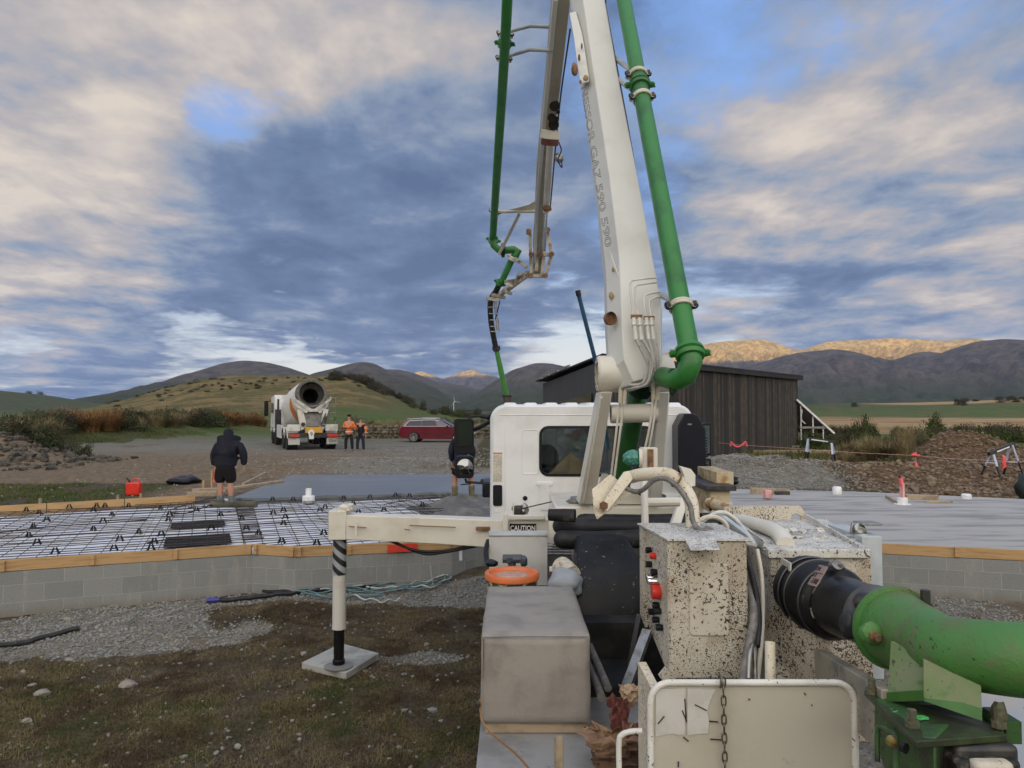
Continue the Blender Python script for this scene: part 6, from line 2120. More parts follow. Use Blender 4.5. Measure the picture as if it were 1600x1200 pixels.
# ---- control box
bx0, bx1 = P(1037, 0, 3.62).x, P(1159, 0, 3.62).x
bz0, bz1 = P(0, 1060, 3.62).z, P(0, 844, 3.62).z
bxl = P(1000, 0, 4.08).x
q = MB()
fr = [Vector((bx0, 3.6, bz0 + .0)), Vector((bx1, 3.6, bz0)), Vector((bx1 - .01, 3.6, bz1)), Vector((bx0 - .005, 3.6, bz1))]
bk_ = [Vector((bxl + .0, 4.07, bz0 + .17)), Vector((bx1 - .02, 4.07, bz0 + .17)), Vector((bx1 - .03, 4.07, bz1)), Vector((bxl - .01, 4.07, bz1))]
q.loft([fr, bk_])
cbx = part(q, 'control_box', speck, bevel=.012)
# side panel recess frame and top
q = MB(); q.prism([Vector((bxl - .03, 4.10, bz1 + .002)), Vector((bx0 - .01, 3.585, bz1 + .002)), Vector((bx1 + .005, 3.585, bz1 + .002)), Vector((bx1 - .02, 4.10, bz1 + .002))], (0, 0, .008)); part(q, 'box_top', speckt, cbx)
sidn = Vector((-1, 0, 0))
def onside(t_, z_): # t 0 front .. 1 back
    return Vector((bx0 + (bxl - bx0) * t_, 3.6 + .47 * t_, z_))
q = MB()
q.loft([[onside(1.02, bz0 + .19) + Vector((-.02, 0, 0)), onside(1.02, bz1 - .005) + Vector((-.02, 0, 0)), onside(.82, bz1 - .005) + Vector((-.02, 0, 0)), onside(.82, bz0 + .14) + Vector((-.02, 0, 0))],
        [onside(1.02, bz0 + .19) + Vector((.0, 0, 0)), onside(1.02, bz1 - .005), onside(.82, bz1 - .005), onside(.82, bz0 + .14)]])
part(q, 'side_flange', speck, cbx)
def knob(t_, fz, r_, ln, m, nm='switch'):
    c = onside(t_, bz0 + (bz1 - bz0) * fz)
    q = MB(); q.lathe([(r_ * .8, 0), (r_, -ln * .3), (r_, -ln), (0, -ln * 1.05)], c, (1, 0, 0), 14); part(q, nm, m, cbx)
for (t_, fz, m_) in ((.62, .85, blackp), (.45, .83, red), (.62, .74, blackp), (.42, .71, blackp), (.35, .47, blackp), (.28, .44, blackp), (.52, .39, blackp), (.36, .36, blackp), (.22, .33, blackp)):
    knob(t_, fz, .017, .035, m_)
knob(.30, .58, .036, .045, red, 'stop_button')
q = MB(); q.box(onside(.5, bz0 + (bz1 - bz0) * .60) + Vector((-.008, 0, 0)), (.02, .10, .12)); part(q, 'switch_plate', darkm, cbx)
q = MB(); q.lathe([(.022, 0), (.022, -.05), (.012, -.055)], onside(.45, bz0 + (bz1 - bz0) * .66), (1, 0, 0), 16); q.lathe([(.018, 0), (.018, -.06), (.012, -.065)], onside(.33, bz0 + (bz1 - bz0) * .655), (1, 0, 0), 16); part(q, 'key_switch', chrome, cbx)
# hatch and hood on front
hx0, hx1, hz0_, hz1_ = P(1069, 0, 3.6).x, P(1129, 0, 3.6).x, P(0, 993, 3.6).z, P(0, 880, 3.6).z
q = MB(); q.prism([Vector(((hx0 + hx1) / 2 + p[0], 3.592, (hz0_ + hz1_) / 2 + p[1])) for p in rrect(hx1 - hx0, hz1_ - hz0_, .02)], (0, .01, 0)); part(q, 'hatch', speckt if False else mat('hatch_paint', (.55, .51, .42), .6, c2=(.46, .41, .31), sc=8, specks=BROWN, speck_sc=70, speck_amt=.60, bump=.002, bump_sc=95), cbx, bevel=.004)
q = MB(); q.loft([[P(1070, 842, 3.6), P(1117, 840, 3.6), P(1117, 852, 3.6), P(1072, 856, 3.6)], [P(1078, 858, 3.42), P(1125, 858, 3.42), P(1125, 860, 3.42), P(1080, 861, 3.42)]]); part(q, 'lamp_hood', speckt, cbx, bevel=.003)
q = MB(); q.bar(P(1035, 1050, 3.6), P(1050, 1062, 3.6), .05, .05); part(q, 'box_foot', speck, cbx)

# gooseneck tube with bracket above the box
q = MB(); q.tube(smooth_path([P(984, 746, 4.4), P(1000, 742, 4.3), P(1030, 740, 4.2), P(1050, 744, 4.15), P(1068, 762, 4.1), P(1080, 785, 4.05), P(1083, 826, 3.98)], 5), .038, 14)
gn = part(q, 'gooseneck_tube', mat('splattered_cream', (.64, .58, .45), .5, c2=(.55, .47, .34), sc=6, specks=BROWN, speck_sc=80, speck_amt=.64, rust=(.30, .16, .07), rust_amt=.68, bump=.001), smooth=60)
q = MB(); q.tube(smooth_path([P(975, 762, 4.3), P(992, 768, 4.2), P(1005, 765, 4.12), P(1022, 750, 4.08), P(1040, 748, 4.05), P(1060, 762, 4.0), P(1078, 790, 3.95), P(1083, 815, 3.92), P(1097, 830, 3.85), P(1130, 840, 3.8), P(1160, 860, 3.75)], 5), .014, 8); part(q, 'hose', mat('hose_grey2', (.12, .11, .10), .5, c2=(.2, .19, .17), sc=25), gn, smooth=60)
q = MB(); q.torus(P(1057, 750, 4.1), (1, .2, -.7), .040, .006); part(q, 'band', rusty, gn)
q = MB(); q.prism([P(925, 765, 4.25), P(954, 741, 4.35), P(990, 770, 4.35), P(933, 812, 4.2), P(928, 800, 4.2)], (0, .012, 0)); bp_ = part(q, 'bracket_plate', MATS['splattered_cream'], bevel=.004)
q = MB(); q.prism([P(936, 795, 4.18), P(950, 800, 4.18), P(990, 748, 4.3), P(984, 736, 4.3), P(975, 738, 4.3)], (0, .03, 0)); part(q, 'bracket_arm', MATS['splattered_cream'], bp_, bevel=.006)
q = MB(); q.lathe([(0, -.03), (.014, -.03), (.014, -.012), (.026, -.012), (.026, 0)], P(943, 790, 4.17), (0, 1, 0), 6); part(q, 'bolt', rusty, bp_)
# lamp post with green lamp
q = MB(); q.tube([P(1008, 822, 4.4), P(1006, 735, 4.6)], .022, 10, m=cream); q.tube([P(1010, 785, 4.5), P(1062, 784, 4.5)], .028, 10, m=cream)
q.bb(P(995, 0, 4.7).x, P(1018, 0, 4.7).x, 4.6, 4.7, P(0, 736, 4.65).z, P(0, 699, 4.65).z, m=cream)
lpst = part(q, 'lamp_post', None, bevel=.003)
q = MB(); q.bb(P(1007, 0, 4.6).x, P(1016, 0, 4.6).x, 4.592, 4.603, P(0, 732, 4.6).z, P(0, 702, 4.6).z, m=rusty); part(q, 'slot', rusty, lpst)
q = MB(); q.lathe([(0, -.10), (.025, -.095), (.05, -.06), (.055, -.03), (.045, 0)], P(998, 716, 4.6), (1, -.1, 0), 18); part(q, 'green_lamp', mat('green_glass', (.03, .16, .12), .15, c2=(.10, .30, .24), sc=60), lpst)
q = MB(); q.lathe([(.06, 0), (.062, .02), (.02, .03)], P(998, 716, 4.6), (1, -.1, 0), 18); part(q, 'lamp_rim', cream, lpst)
# fin bracket
q = MB(); q.prism([P(1062, 728, 4.9), P(1080, 733, 4.9), P(1087, 742, 4.9), P(1087, 760, 4.9), P(1082, 760, 4.9), P(1062, 828, 4.6), P(1046, 828, 4.6), P(1070, 760, 4.9), P(1068, 742, 4.9)], (0, .06, 0)); part(q, 'fin_bracket', cream, bevel=.006)
# rusty outrigger head block right
q = MB(); q.bb(P(1107, 0, 6).x, P(1133, 0, 6).x, 5.9, 6.5, P(0, 756, 6).z, P(0, 736, 6).z, m=mat('rust_cream', (.50, .42, .27), .6, c2=(.30, .17, .07), sc=11, bump=.002))
q.bb(P(1100, 0, 5.8).x, P(1130, 0, 5.8).x, 5.75, 6.5, P(0, 800, 5.8).z, P(0, 764, 5.8).z, m=MATS['rust_cream']); q.bb(P(1090, 0, 5.8).x, P(1137, 0, 5.8).x, 5.7, 6.6, P(0, 765, 5.8).z, P(0, 757, 5.8).z, m=darkm)
q.prism([P(1128, 757, 5.9), P(1136, 757, 5.9), P(1147, 795, 5.7), P(1128, 795, 5.7)], (0, .1, 0), m=mat('pale_blue_paint', (.48, .53, .55), .5))
q.tube([P(1108, 786, 5.4), P(1140, 796, 5.1)], .04, 12, m=MATS['rust_cream']); q.torus(P(1112, 788, 5.35), (1, -.4, -.2), .04, .012, m=rusty)
part(q, 'outrigger_head', None, bevel=.004)
q = MB(); q.blob(P(1098, 752, 6.4), (.12, .1, .05), 3, .2, 3, m=blackp); part(q, 'rubber_boot', blackp)

# ---- hopper block
sadm = mat('saddle_faded', (.115, .17, .055), .6, c2=(.15, .17, .08), sc=6, blotch=(.06, .13, .03), blotch_amt=.6, specks=(.04, .05, .02), speck_sc=60, speck_amt=.66, bump=.002)
hm, ht = speck, speckt
q = MB()
hz_t = P(0, 856, 3.95).z
hx0_, hx1_ = P(1192, 0, 3.95).x, P(1345, 0, 3.95).x
q.bb(hx0_, hx1_, 3.93, 5.0, .15, hz_t - .05)
hop = part(q, 'hopper', hm, bevel=.01)
q = MB()
tzt = P(0, 818, 5.0).z
tray = [Vector((P(1190, 0, 3.9).x, 3.9, hz_t)), Vector((P(1347, 0, 3.9).x, 3.9, hz_t)), Vector((P(1255, 0, 4.95).x + .12, 4.98, hz_t)), Vector((P(1128, 0, 4.98).x, 4.98, hz_t))]
q.prism(tray, (0, 0, -.045)); part(q, 'hopper_lid', ht, hop, bevel=.004)
q = MB()
# back wall of the tray with half-round notch
bw = [P(1131, 818, 4.95), P(1131, 792, 4.95), P(1250, 790, 4.95), P(1258, 800, 4.95), P(1258, 818, 4.95), P(1253, 818, 4.95), P(1252, 808, 4.95), P(1246, 802, 4.95), P(1240, 803, 4.95), P(1235, 810, 4.95), P(1234, 818, 4.95)]
q.prism(bw, (0, .02, 0)); part(q, 'tray_wall', hm, hop)
q = MB(); q.bar(P(1258, 806, 4.93), P(1344, 856, 3.95), .014, .03); q.bar(P(1131, 806, 4.93), P(1195, 852, 3.95), .014, .05); part(q, 'tray_rim', ht, hop)
q = MB()
c_pts = [P(1152, 812, 4.85), P(1185, 820, 4.5), P(1215, 832, 4.2), P(1228, 850, 4.02)]
q.tube(smooth_path(c_pts), [.05] * 19, 12, flat=.8); part(q, 'curved_cover', cream, hop, smooth=60)
q = MB(); 
for i in range(16):
    q.blob(P(random.uniform(1222, 1290), random.uniform(826, 852), 4.25), (.03, .03, .014), i, .35, 1)
part(q, 'concrete_spatter', ht, hop)
q = MB(); q.bb(P(1327, 0, 4.2).x, P(1357, 0, 4.2).x, 4.15, 4.6, .4, P(0, 836, 4.2).z, m=MATS['pale_blue_paint']); q.bar(P(1300, 838, 4.4), P(1352, 836, 4.2), .03, .012, m=MATS['pale_blue_paint'])
q.bb(P(1322, 0, 4.3).x, P(1352, 0, 4.3).x, 4.2, 4.32, P(0, 817, 4.3).z, P(0, 814, 4.3).z, m=steel); q.bar(P(1329, 835, 4.25), P(1332, 817, 4.25), .02, .01, m=steel); q.blob(P(1342, 827, 4.25), (.04, .03, .035), 2, .35, m=steel)
q.bar(P(1357, 870, 4.1), P(1359, 900, 4.1), .008, .008, m=steel)
part(q, 'latch_post', None, bevel=.004)
q = MB(); q.bar(P(1222, 896, 3.85), P(1236, 905, 3.7), .008, .16, m=cream); q.blob(P(1228, 930, 3.8), (.03, .03, .07), 2, .25, m=mat('rust_knob', (.35, .16, .08), .6)); part(q, 'bracket', None, hop)
# gap between box and hopper: dark sheet painting its shade, hoses, posts
q = MB(); q.prism([P(1150, 850, 4.3), P(1200, 850, 4.3), P(1215, 1075, 3.9), P(1150, 1075, 3.9)], (0, .02, 0)); part(q, 'gap_shade_sheet', mat('gap_shade', (.17, .165, .15), .6, c2=(.06, .055, .05), sc=6, bump=.002))
for s_, r_, m_ in (([(1100, 826, 3.9), (1130, 842, 3.85), (1160, 862, 3.8), (1168, 900, 3.75), (1178, 960, 3.6), (1170, 1010, 3.5), (1160, 1070, 3.4)], .022, MATS['hose_grey2']), ([(1183, 858, 3.8), (1190, 900, 3.75), (1192, 950, 3.7), (1190, 1000, 3.6), (1183, 1070, 3.5)], .011, cream), ([(1155, 845, 3.8), (1170, 880, 3.75), (1182, 930, 3.65), (1186, 970, 3.6), (1183, 1010, 3.5)], .014, black), ([(1170, 1060, 3.4), (1172, 1020, 3.45), (1178, 1010, 3.5), (1180, 1060, 3.45)], .012, steel)):
    q = MB(); q.tube(smooth_path([P(*p) for p in s_]), r_, 10); part(q, 'hose', m_, smooth=60)
q = MB(); q.cyl(P(1204, 1075, 3.15), P(1203, 1002, 3.2), .022, n=14); part(q, 'guard_post', MATS['splattered_cream'])
q = MB(); q.torus(P(1110, 832, 4.3), (0, 1, .3), .10, .014, m=cream); q.tube(smooth_path([P(1090, 838, 4.2), P(1098, 815, 4.3), P(1125, 800, 4.5), P(1150, 812, 4.5), P(1180, 852, 4.0)]), .012, 8, m=MATS['line_white'])
q.bar(P(1120, 800, 4.6), P(1196, 856, 4.0), .03, .012, m=MATS['pale_blue_paint']); q.tube([P(1150, 846, 3.9), P(1168, 850, 3.85), P(1182, 853, 3.85)], .012, 8, m=MATS['hose_grey'])
q.blob(P(1090, 826, 4.0), (.09, .05, .012), 3, .3, m=rusty)
part(q, 'cable_coil', None)
# frame rail from hopper to near
q = MB(); q.bar(P(1282, 1052, 3.5), P(1392, 1130, 2.6), .05, .22, m=mat('rail_grey', (.30, .27, .20), .6, c2=(.18, .165, .14), sc=5, specks=(.04, .035, .03), speck_sc=60, speck_amt=.66)); q.bar(P(1205, 960, 3.85), P(1290, 1060, 3.55), .03, .3, m=speck)
part(q, 'frame_rail', None, bevel=.004)

# ---- outlet: black rubber coupling, black elbow, green elbow
cl = [P(1262, 922, 3.80), P(1285, 933, 3.62), P(1310, 946, 3.45)]
q = MB()
axr = (cl[2] - cl[0]).normalized()
q.lathe([(.155, -.03), (.172, -.02), (.175, .06), (.168, .07), (.168, .14), (.176, .15), (.176, .20), (.168, .21), (.166, .31), (.150, .33), (.13, .34)], cl[0], axr, 40)
rc = part(q, 'rubber_coupling', mat('coupling_rubber', (.012, .012, .013), .4, bump=.001, specks=(.12, .12, .11), speck_sc=40, speck_amt=.74), smooth=40)
for h in (.065, .145, .30):
    q = MB(); q.torus(cl[0] + axr * h, axr, .176 - .008 * (h > .29), .006, 48); part(q, 'hose_band', mat('band_dark_steel', (.10, .10, .10), .35, .8), rc)
q = MB(); q.blob(P(1306, 883, 3.45), (.035, .04, .02), 2, .3); part(q, 'band_clamp', steel, rc)
q = MB(); q.box(P(1262, 938, 3.50), (.07, .05, .06)); part(q, 'band_clamp', darkm, rc, bevel=.006)
q = MB()
ep = smooth_path([P(1312, 946, 3.42), P(1345, 957, 3.24), P(1378, 969, 3.08), P(1412, 988, 2.92)], 5)
q.tube(ep, [.135, .135, .135, .133, .132, .13, .13, .13, .13, .13, .13, .13, .13, .13, .13, .13], 32)
be = part(q, 'black_elbow', mat('worn_black', (.014, .014, .015), .3, c2=(.02, .02, .02), sc=6, rust=(.15, .145, .135), rust_amt=.58, bump=.0015), smooth=60)
# tag on the elbow: pale plate with numbers (curved onto the pipe)
q = MB(); q.tube([Vector(v) for v in ep[-8:-1]], .1345, 32, caps=False); part(q, 'dusty_band', mat('dusty_black', (.07, .068, .065), .6, c2=(.11, .105, .10), sc=12, bump=.002), be, smooth=60)
tg = P(1293, 929, 3.34)
axp = (P(1345, 958, 3.2) - P(1312, 946, 3.42)).normalized()
fwd = Vector((-.10, -1.0, .16)); fwd = (fwd - axp * fwd.dot(axp)).normalized(); upt = axp.cross(fwd) * -1
if upt.z < 0: upt = -upt
tc_ = P(1316, 938, 3.36) + fwd * .145 + upt * .035
rt_ = Matrix((axp, upt, fwd)).transposed()
tgq = MB(); tgq.box(tc_, (.105, .105, .003), rt_, m=mat('tag_pink', (.34, .24, .21), .6))
tgo = part(tgq, 'number_plate', None, be)
tgo_m = mat('tag_ink', (.03, .02, .02), .6)
q = MB(); q.box(tc_ + upt * .012 + fwd * .002, (.10, .003, .002), rt_); part(q, 'plate_line', tgo_m, tgo)
for (x_, y_, d_, r3) in ((1330, 975, 3.1, .05), (1352, 945, 3.05, .045), (1368, 962, 2.98, .038)):
    q = MB(); q.blob(P(x_, y_, d_), (r3, .05, r3 * 1.2), int(x_), .12, 3); part(q, 'lug', darkm, be, smooth=60)
for (s_, u_, v_, sz) in (('-3300', .002, -.030, .036), ('0-9', -.03, -.002, .030), ('DN', -.026, .032, .030)):
    text_obj('plate_number', s_, sz, tc_ + axp * u_ + upt * v_ + fwd * .003, rt_.to_euler(), tgo_m, tgo, extrude=.0006)
gp2 = smooth_path([P(1398, 981, 2.98), P(1424, 995, 2.86), P(1452, 1008, 2.74), P(1480, 1017, 2.62), P(1530, 1024, 2.52), P(1600, 1031, 2.42), P(1700, 1036, 2.35)], 5)
q = MB(); q.tube(gp2, [.150, .150, .148, .145, .142, .140, .138, .136, .134, .131, .128, .126, .124, .122, .121, .120] + [.118] * (len(gp2) - 16), 36)
ge = part(q, 'green_elbow', greend, smooth=60)
axg = (gp2[1] - gp2[0]).normalized()
q = MB(); q.lathe([(.14, -.012), (.166, -.012), (.168, .0), (.166, .012), (.14, .016)], gp2[0], axg, 36); fg = part(q, 'flange', greend, ge)
sdg = axg.cross(Vector((0, 0, 1))).normalized(); upg = sdg.cross(axg)
ear = gp2[0] - sdg * .165 - upg * .05
if (P(1357, 992, 2.85) - ear).length > .2: pass
c = P(1360, 990, 2.84)
q = MB(); q.blob(c + axg * .0, (.05, .03, .045), 2, .1, 2, m=greend); q.lathe([(0, -.045), (.012, -.045), (.012, -.02), (.020, -.02), (.020, .0)], c + Vector((0, -.02, 0)), (0, 1, 0), 6, m=rusty)
part(q, 'flange_ear', None, ge)
c = P(1453, 945, 2.9); q = MB(); q.cyl(c + Vector((0, .03, -.03)), c + Vector((0, .03, .05)), .018, n=6); part(q, 'stud', darkm, ge)
# saddle under the elbow
gsl = sadm
q = MB()
q.prism([P(1392, 1002, 2.70), P(1386, 1096, 2.60), P(1443, 1094, 2.46), P(1443, 1030, 2.62)], (.012, .006, 0), m=gsl)
q.prism([P(1443, 1030, 2.50), P(1443, 1094, 2.46), P(1535, 1126, 2.36), P(1533, 1072, 2.40), P(1490, 1052, 2.48)], (.004, .012, 0), m=gsl)
q.prism([P(1385, 1082, 2.588), P(1385, 1097, 2.588), P(1443, 1095, 2.448), P(1443, 1078, 2.448)], (.003, .003, 0), m=mat('band_green', (.035, .11, .015), .5, c2=(.05, .14, .02)))
q.prism([P(1443, 1078, 2.490), P(1443, 1095, 2.452), P(1535, 1127, 2.352), P(1534, 1108, 2.36)], (.002, .004, 0), m=MATS['band_green'])
part(q, 'saddle', None, bevel=.002)
q = MB()
tp = [P(1350, 1076, 2.72), P(1386, 1092, 2.75), P(1540, 1120, 2.62), P(1573, 1140, 2.30), P(1430, 1148, 2.24)]
z_p = sum(p.z for p in tp) / 5
tp = [Vector((p.x, p.y, z_p + (p.z - z_p) * .6)) for p in tp]
q.prism(tp, (0, 0, -.022)); pl_ = part(q, 'saddle_plate', mat('plate_grime', (.028, .035, .018), .45, c2=(.04, .065, .025), sc=14, specks=(.10, .10, .06), speck_sc=60, speck_amt=.7), bevel=.003)
for (x, y, d_) in ((1362, 1076, 2.68), (1425, 1126, 2.36), (1560, 1126, 2.36)):
    q = MB(); c = P(x, y, d_); q.lathe([(.022, -.02), (.022, 0), (.014, .0), (.014, .035), (0, .036)], c, (0, 0, 1), 8); part(q, 'bolt', mat('grimy_bolt', (.07, .075, .04), .6, c2=(.15, .12, .08), sc=60), pl_)
q = MB(); q.blob(P(1402, 1112, 2.5), (.03, .025, .003), 2, .4); q.blob(P(1440, 1121, 2.42), (.022, .02, .003), 5, .4); part(q, 'paint_patch', mat('fresh_green', (.06, .40, .09), .5), pl_)
q = MB()
q.prism([P(1366, 1092, 2.62), P(1432, 1152, 2.28), P(1462, 1152, 2.26), P(1462, 1260, 2.26), P(1380, 1200, 2.5), P(1366, 1150, 2.62)], (.10, .10, 0), m=greenk)
hb = part(q, 'saddle_housing', mat('green_housing', (.055, .19, .03), .5, c2=(.04, .12, .02), sc=5, bump=.002), bevel=.006)
q = MB(); q.tube(smooth_path([P(1371, 1190, 2.5), P(1371, 1142, 2.52), P(1378, 1137, 2.5), P(1392, 1143, 2.42), P(1400, 1156, 2.38), P(1400, 1210, 2.36)]), .009, 8); part(q, 'handle_rod', greenk, hb)
q = MB(); q.lathe([(.0, -.025), (.014, -.02), (.018, .0)], P(1392, 1157, 2.38), (0, 1, 0), 12, m=mat('brass', (.35, .25, .08), .4, .7)); part(q, 'brass_nut', None, hb); q = MB(); q.lathe([(0, -.004), (.016, -.004), (.016, .01)], P(1414, 1169, 2.31), (-.5, 1, 0), 14, m=blackp); part(q, 'grease_nipple', None, hb)
q = MB(); q.bb(P(1462, 0, 2.3).x, P(1556, 0, 2.3).x, 2.27, 2.6, .55, P(0, 1160, 2.3).z, m=darkm); q.bb(P(1470, 0, 2.25).x, P(1566, 0, 2.25).x, 2.24, 2.5, .6, P(0, 1187, 2.25).z, m=mat('muddy_black', (.02, .02, .018), .5, c2=(.12, .11, .09), sc=30, bump=.003))
q.bb(P(1497, 0, 2.22).x, P(1556, 0, 2.22).x, 2.21, 2.26, .6, P(0, 1191, 2.22).z, m=speck); part(q, 'valve_body', None, bevel=.014)
q = MB(); q.box(P(1565, 1133, 2.45), (.05, .12, .07), m=greenk); q.blob(P(1562, 1118, 2.42), (.025, .03, .05), 4, .35, m=MATS['grimy_bolt']); part(q, 'lug', None)
q = MB(); q.prism([P(1530, 1078, 3.3), P(1720, 1078, 3.3), P(1720, 1260, 2.9), P(1530, 1260, 2.9)], (0, .02, 0)); part(q, 'side_sheet', mat('blue_grey_sheet', (.27, .29, .33), .5, c2=(.33, .31, .28), sc=2, specks=(.05, .05, .05), speck_sc=30, speck_amt=.74))

# ---- guard panel at the front of the view
gd = 2.9
px0, px1 = P(1005, 0, gd).x, P(1321, 0, gd).x
gz1 = P(0, 1062, gd).z; gz0 = .05
q = MB(); q.prism([Vector(((px0 + px1) / 2 + p[0], gd, (gz0 + gz1) / 2 + p[1])) for p in rrect(px1 - px0 - .02, gz1 - gz0 - .02, .075, 6)], (0, .006, 0))
gpn = part(q, 'guard_panel', mat('panel_cream', (.47, .44, .36), .45, c2=(.41, .375, .295), sc=1.6, specks=BROWN, speck_sc=42, speck_amt=.80, speck_mod=.04, blotch=(.37, .33, .25), blotch_amt=.66, bump=.0008))
q = MB(); rp = [Vector(((px0 + px1) / 2 + p[0], gd - .004, (gz0 + gz1) / 2 + p[1])) for p in rrect(px1 - px0 - .02, gz1 - gz0 - .02, .075, 6)]
rp.append(rp[0]); q.tube(rp, .013, 10, caps=False); part(q, 'panel_frame', mat('frame_splat', (.70, .68, .62), .45, specks=BROWN, speck_sc=60, speck_amt=.66), gpn, smooth=60)
stk = mat('sticker_residue', (.52, .505, .47), .6, c2=(.46, .44, .395), sc=12, blotch=(.46, .43, .36), blotch_amt=.66)
def sheet_poly(pts, m, nm):
    q = MB(); q.prism([P(x, y, gd - .004) for x, y in pts], (0, .003, 0)); part(q, nm, m, gpn)
sheet_poly([(1025, 1077), (1071, 1075), (1070, 1147), (1062, 1149), (1050, 1146), (1024, 1151)], stk, 'sticker')
sheet_poly([(1074, 1075), (1118, 1078), (1113, 1087), (1108, 1100), (1105, 1112), (1108, 1128), (1106, 1146), (1090, 1147), (1074, 1149)], stk, 'sticker')
q = MB()
for (a, b2) in (((1070, 1092), (1072, 1123)), ((1066, 1110), (1073, 1128)), ((1086, 1101), (1104, 1110)), ((1028, 1131), (1038, 1119)), ((1110, 1155), (1128, 1156)), ((1060, 1190), (1060, 1199)), ((1068, 1152), (1076, 1158)), ((1108, 1127), (1122, 1128)), ((1170, 1092), (1172, 1094)), ((1257, 1083), (1259, 1086)), ((1268, 1101), (1269, 1103))):
    q.bar(P(a[0], a[1], gd - .005), P(b2[0], b2[1], gd - .005), .004, .004)
part(q, 'scratch', darkm, gpn)
q = MB()
for i in range(13):
    c = P(1130 + .3 * i, 1066 + i * 14.6, gd - .028)
    u_, v_ = ((Vector((1, 0, 0)), Vector((0, 1, 0))) if i % 2 == 0 else (Vector((.25, 1, 0)).normalized(), Vector((1, 0, 0))))
    ptsl = []
    for k in range(17):
        a = 2 * math.pi * k / 16
        ptsl.append(c + u_ * .0085 * math.cos(a) + Vector((0, 0, 1)) * (.0145 * math.sin(a) + (.007 if math.sin(a) > 0 else -.007)))
    q.tube(ptsl, .0034, 6, caps=False)
q.torus(P(1126, 1064, gd - .01), (1, 0, 0), .022, .005)
part(q, 'chain', mat('chain_steel', (.20, .17, .14), .4, .8, c2=(.12, .07, .04), sc=40), gpn, smooth=60)
q = MB(); q.tube(smooth_path([P(1003, 1142, gd + .02), P(985, 1143, gd + .02), P(972, 1148, gd + .02), P(967, 1162, gd + .02), P(968, 1230, gd + .02)]), .011, 10); part(q, 'hand_rail', MATS['frame_splat'], gpn, smooth=60)
q = MB(); q.bb(P(1003, 0, 3.1).x, P(1016, 0, 3.1).x, 2.95, 3.3, .3, P(0, 1060, 3.1).z); part(q, 'guard_bracket', MATS['splattered_cream'], gpn)

# ================================================================ THINGS STANDING ON THE DECK
z_ = DK + .002
q = MB()
xa, xb, ya, yb, zb = P(753, 0, 3.78).x, P(919, 0, 3.78).x, 3.78, 4.84, P(0, 990, 3.8).z
N1 = 9
bxm = bmesh.new()
bmesh.ops.create_cube(bxm, size=1)
bmesh.ops.subdivide_edges(bxm, edges=bxm.edges[:], cuts=16, use_grid_fill=True)
vsb = []
for v in bxm.verts:
    p = Vector((xa + (v.co.x + .5) * (xb - xa), ya + (v.co.y + .5) * (yb - ya), z_ + .05 + (v.co.z + .5) * (zb - z_ - .05)))
    n_ = v.co.copy()
    # soft bulge + wrinkles, rounded corners
    ctr = Vector(((xa + xb) / 2, (ya + yb) / 2, (z_ + zb) / 2))
    e = sorted([abs(v.co.x), abs(v.co.y), abs(v.co.z)])
    rnd = max(0, e[1] - .44) / .06
    d_ = (p - ctr)
    p -= d_.normalized() * .016 * rnd ** 2
    w_ = mnoise.fractal(Vector((p.x * 5, p.y * 3, p.z * 5)), 1, 2, 4) * .010
    bul = .012 * math.cos(v.co.x * math.pi) * math.cos(v.co.z * math.pi) if abs(v.co.y) > .49 else 0
    if v.co.z > .49:
        p.z += .010 * mnoise.noise(Vector((p.x * 3, p.y * 6, 1))) + .008 * math.sin(p.y * 17 + 3 * p.x) * mnoise.noise(Vector((p.x * 4, p.y * 2, 4)))
    p += Vector((w_ * .6 + (v.co.x * 2) * (.5 - v.co.z) * .008, -bul, w_ * .4))
    vsb.append(p)
q.add(vsb, [[v.index for v in f.verts] for f in bxm.faces]); bxm.free()
vin = mat('vinyl_cover', (.27, .245, .215), .5, c2=(.20, .18, .16), sc=4, bump=.006, bump_sc=11, rust=(.20, .17, .14), rust_amt=.62, specks=(.07, .065, .06), speck_sc=24, speck_amt=.78, speck_mod=.05)
bxo = empty('covered_box', ((xa + xb) / 2, ya, z_), 'large grey box under a fitted vinyl cover on the truck deck', 'covered box')
q.build('cover', vin, bxo, smooth=60)
q = MB(); q.tube([Vector((xa + .01, ya - .006, zb - .006)), Vector(((xa + xb) / 2, ya - .010, zb - .002)), Vector((xb - .01, ya - .006, zb - .004))], .006, 6); q.tube([Vector((xa + .004, ya + .02, z_ + .08)), Vector((xa + .006, ya + .005, zb - .02))], .005, 6); q.build('seam', vin, bxo)
q = MB(); q.bb(xa + .02, xb - .005, ya + .03, yb - .02, z_, z_ + .055); q.build('base_board', woodg, bxo, bevel=.004)
q = MB(); q.box(P(877, 981, 4.0) + Vector((0, .02, .004)), (.045, .05, .004), Matrix.Rotation(.5, 3, 'Z')); q.build('stain_patch', mat('stain_dark', (.10, .09, .085), .7), bxo)
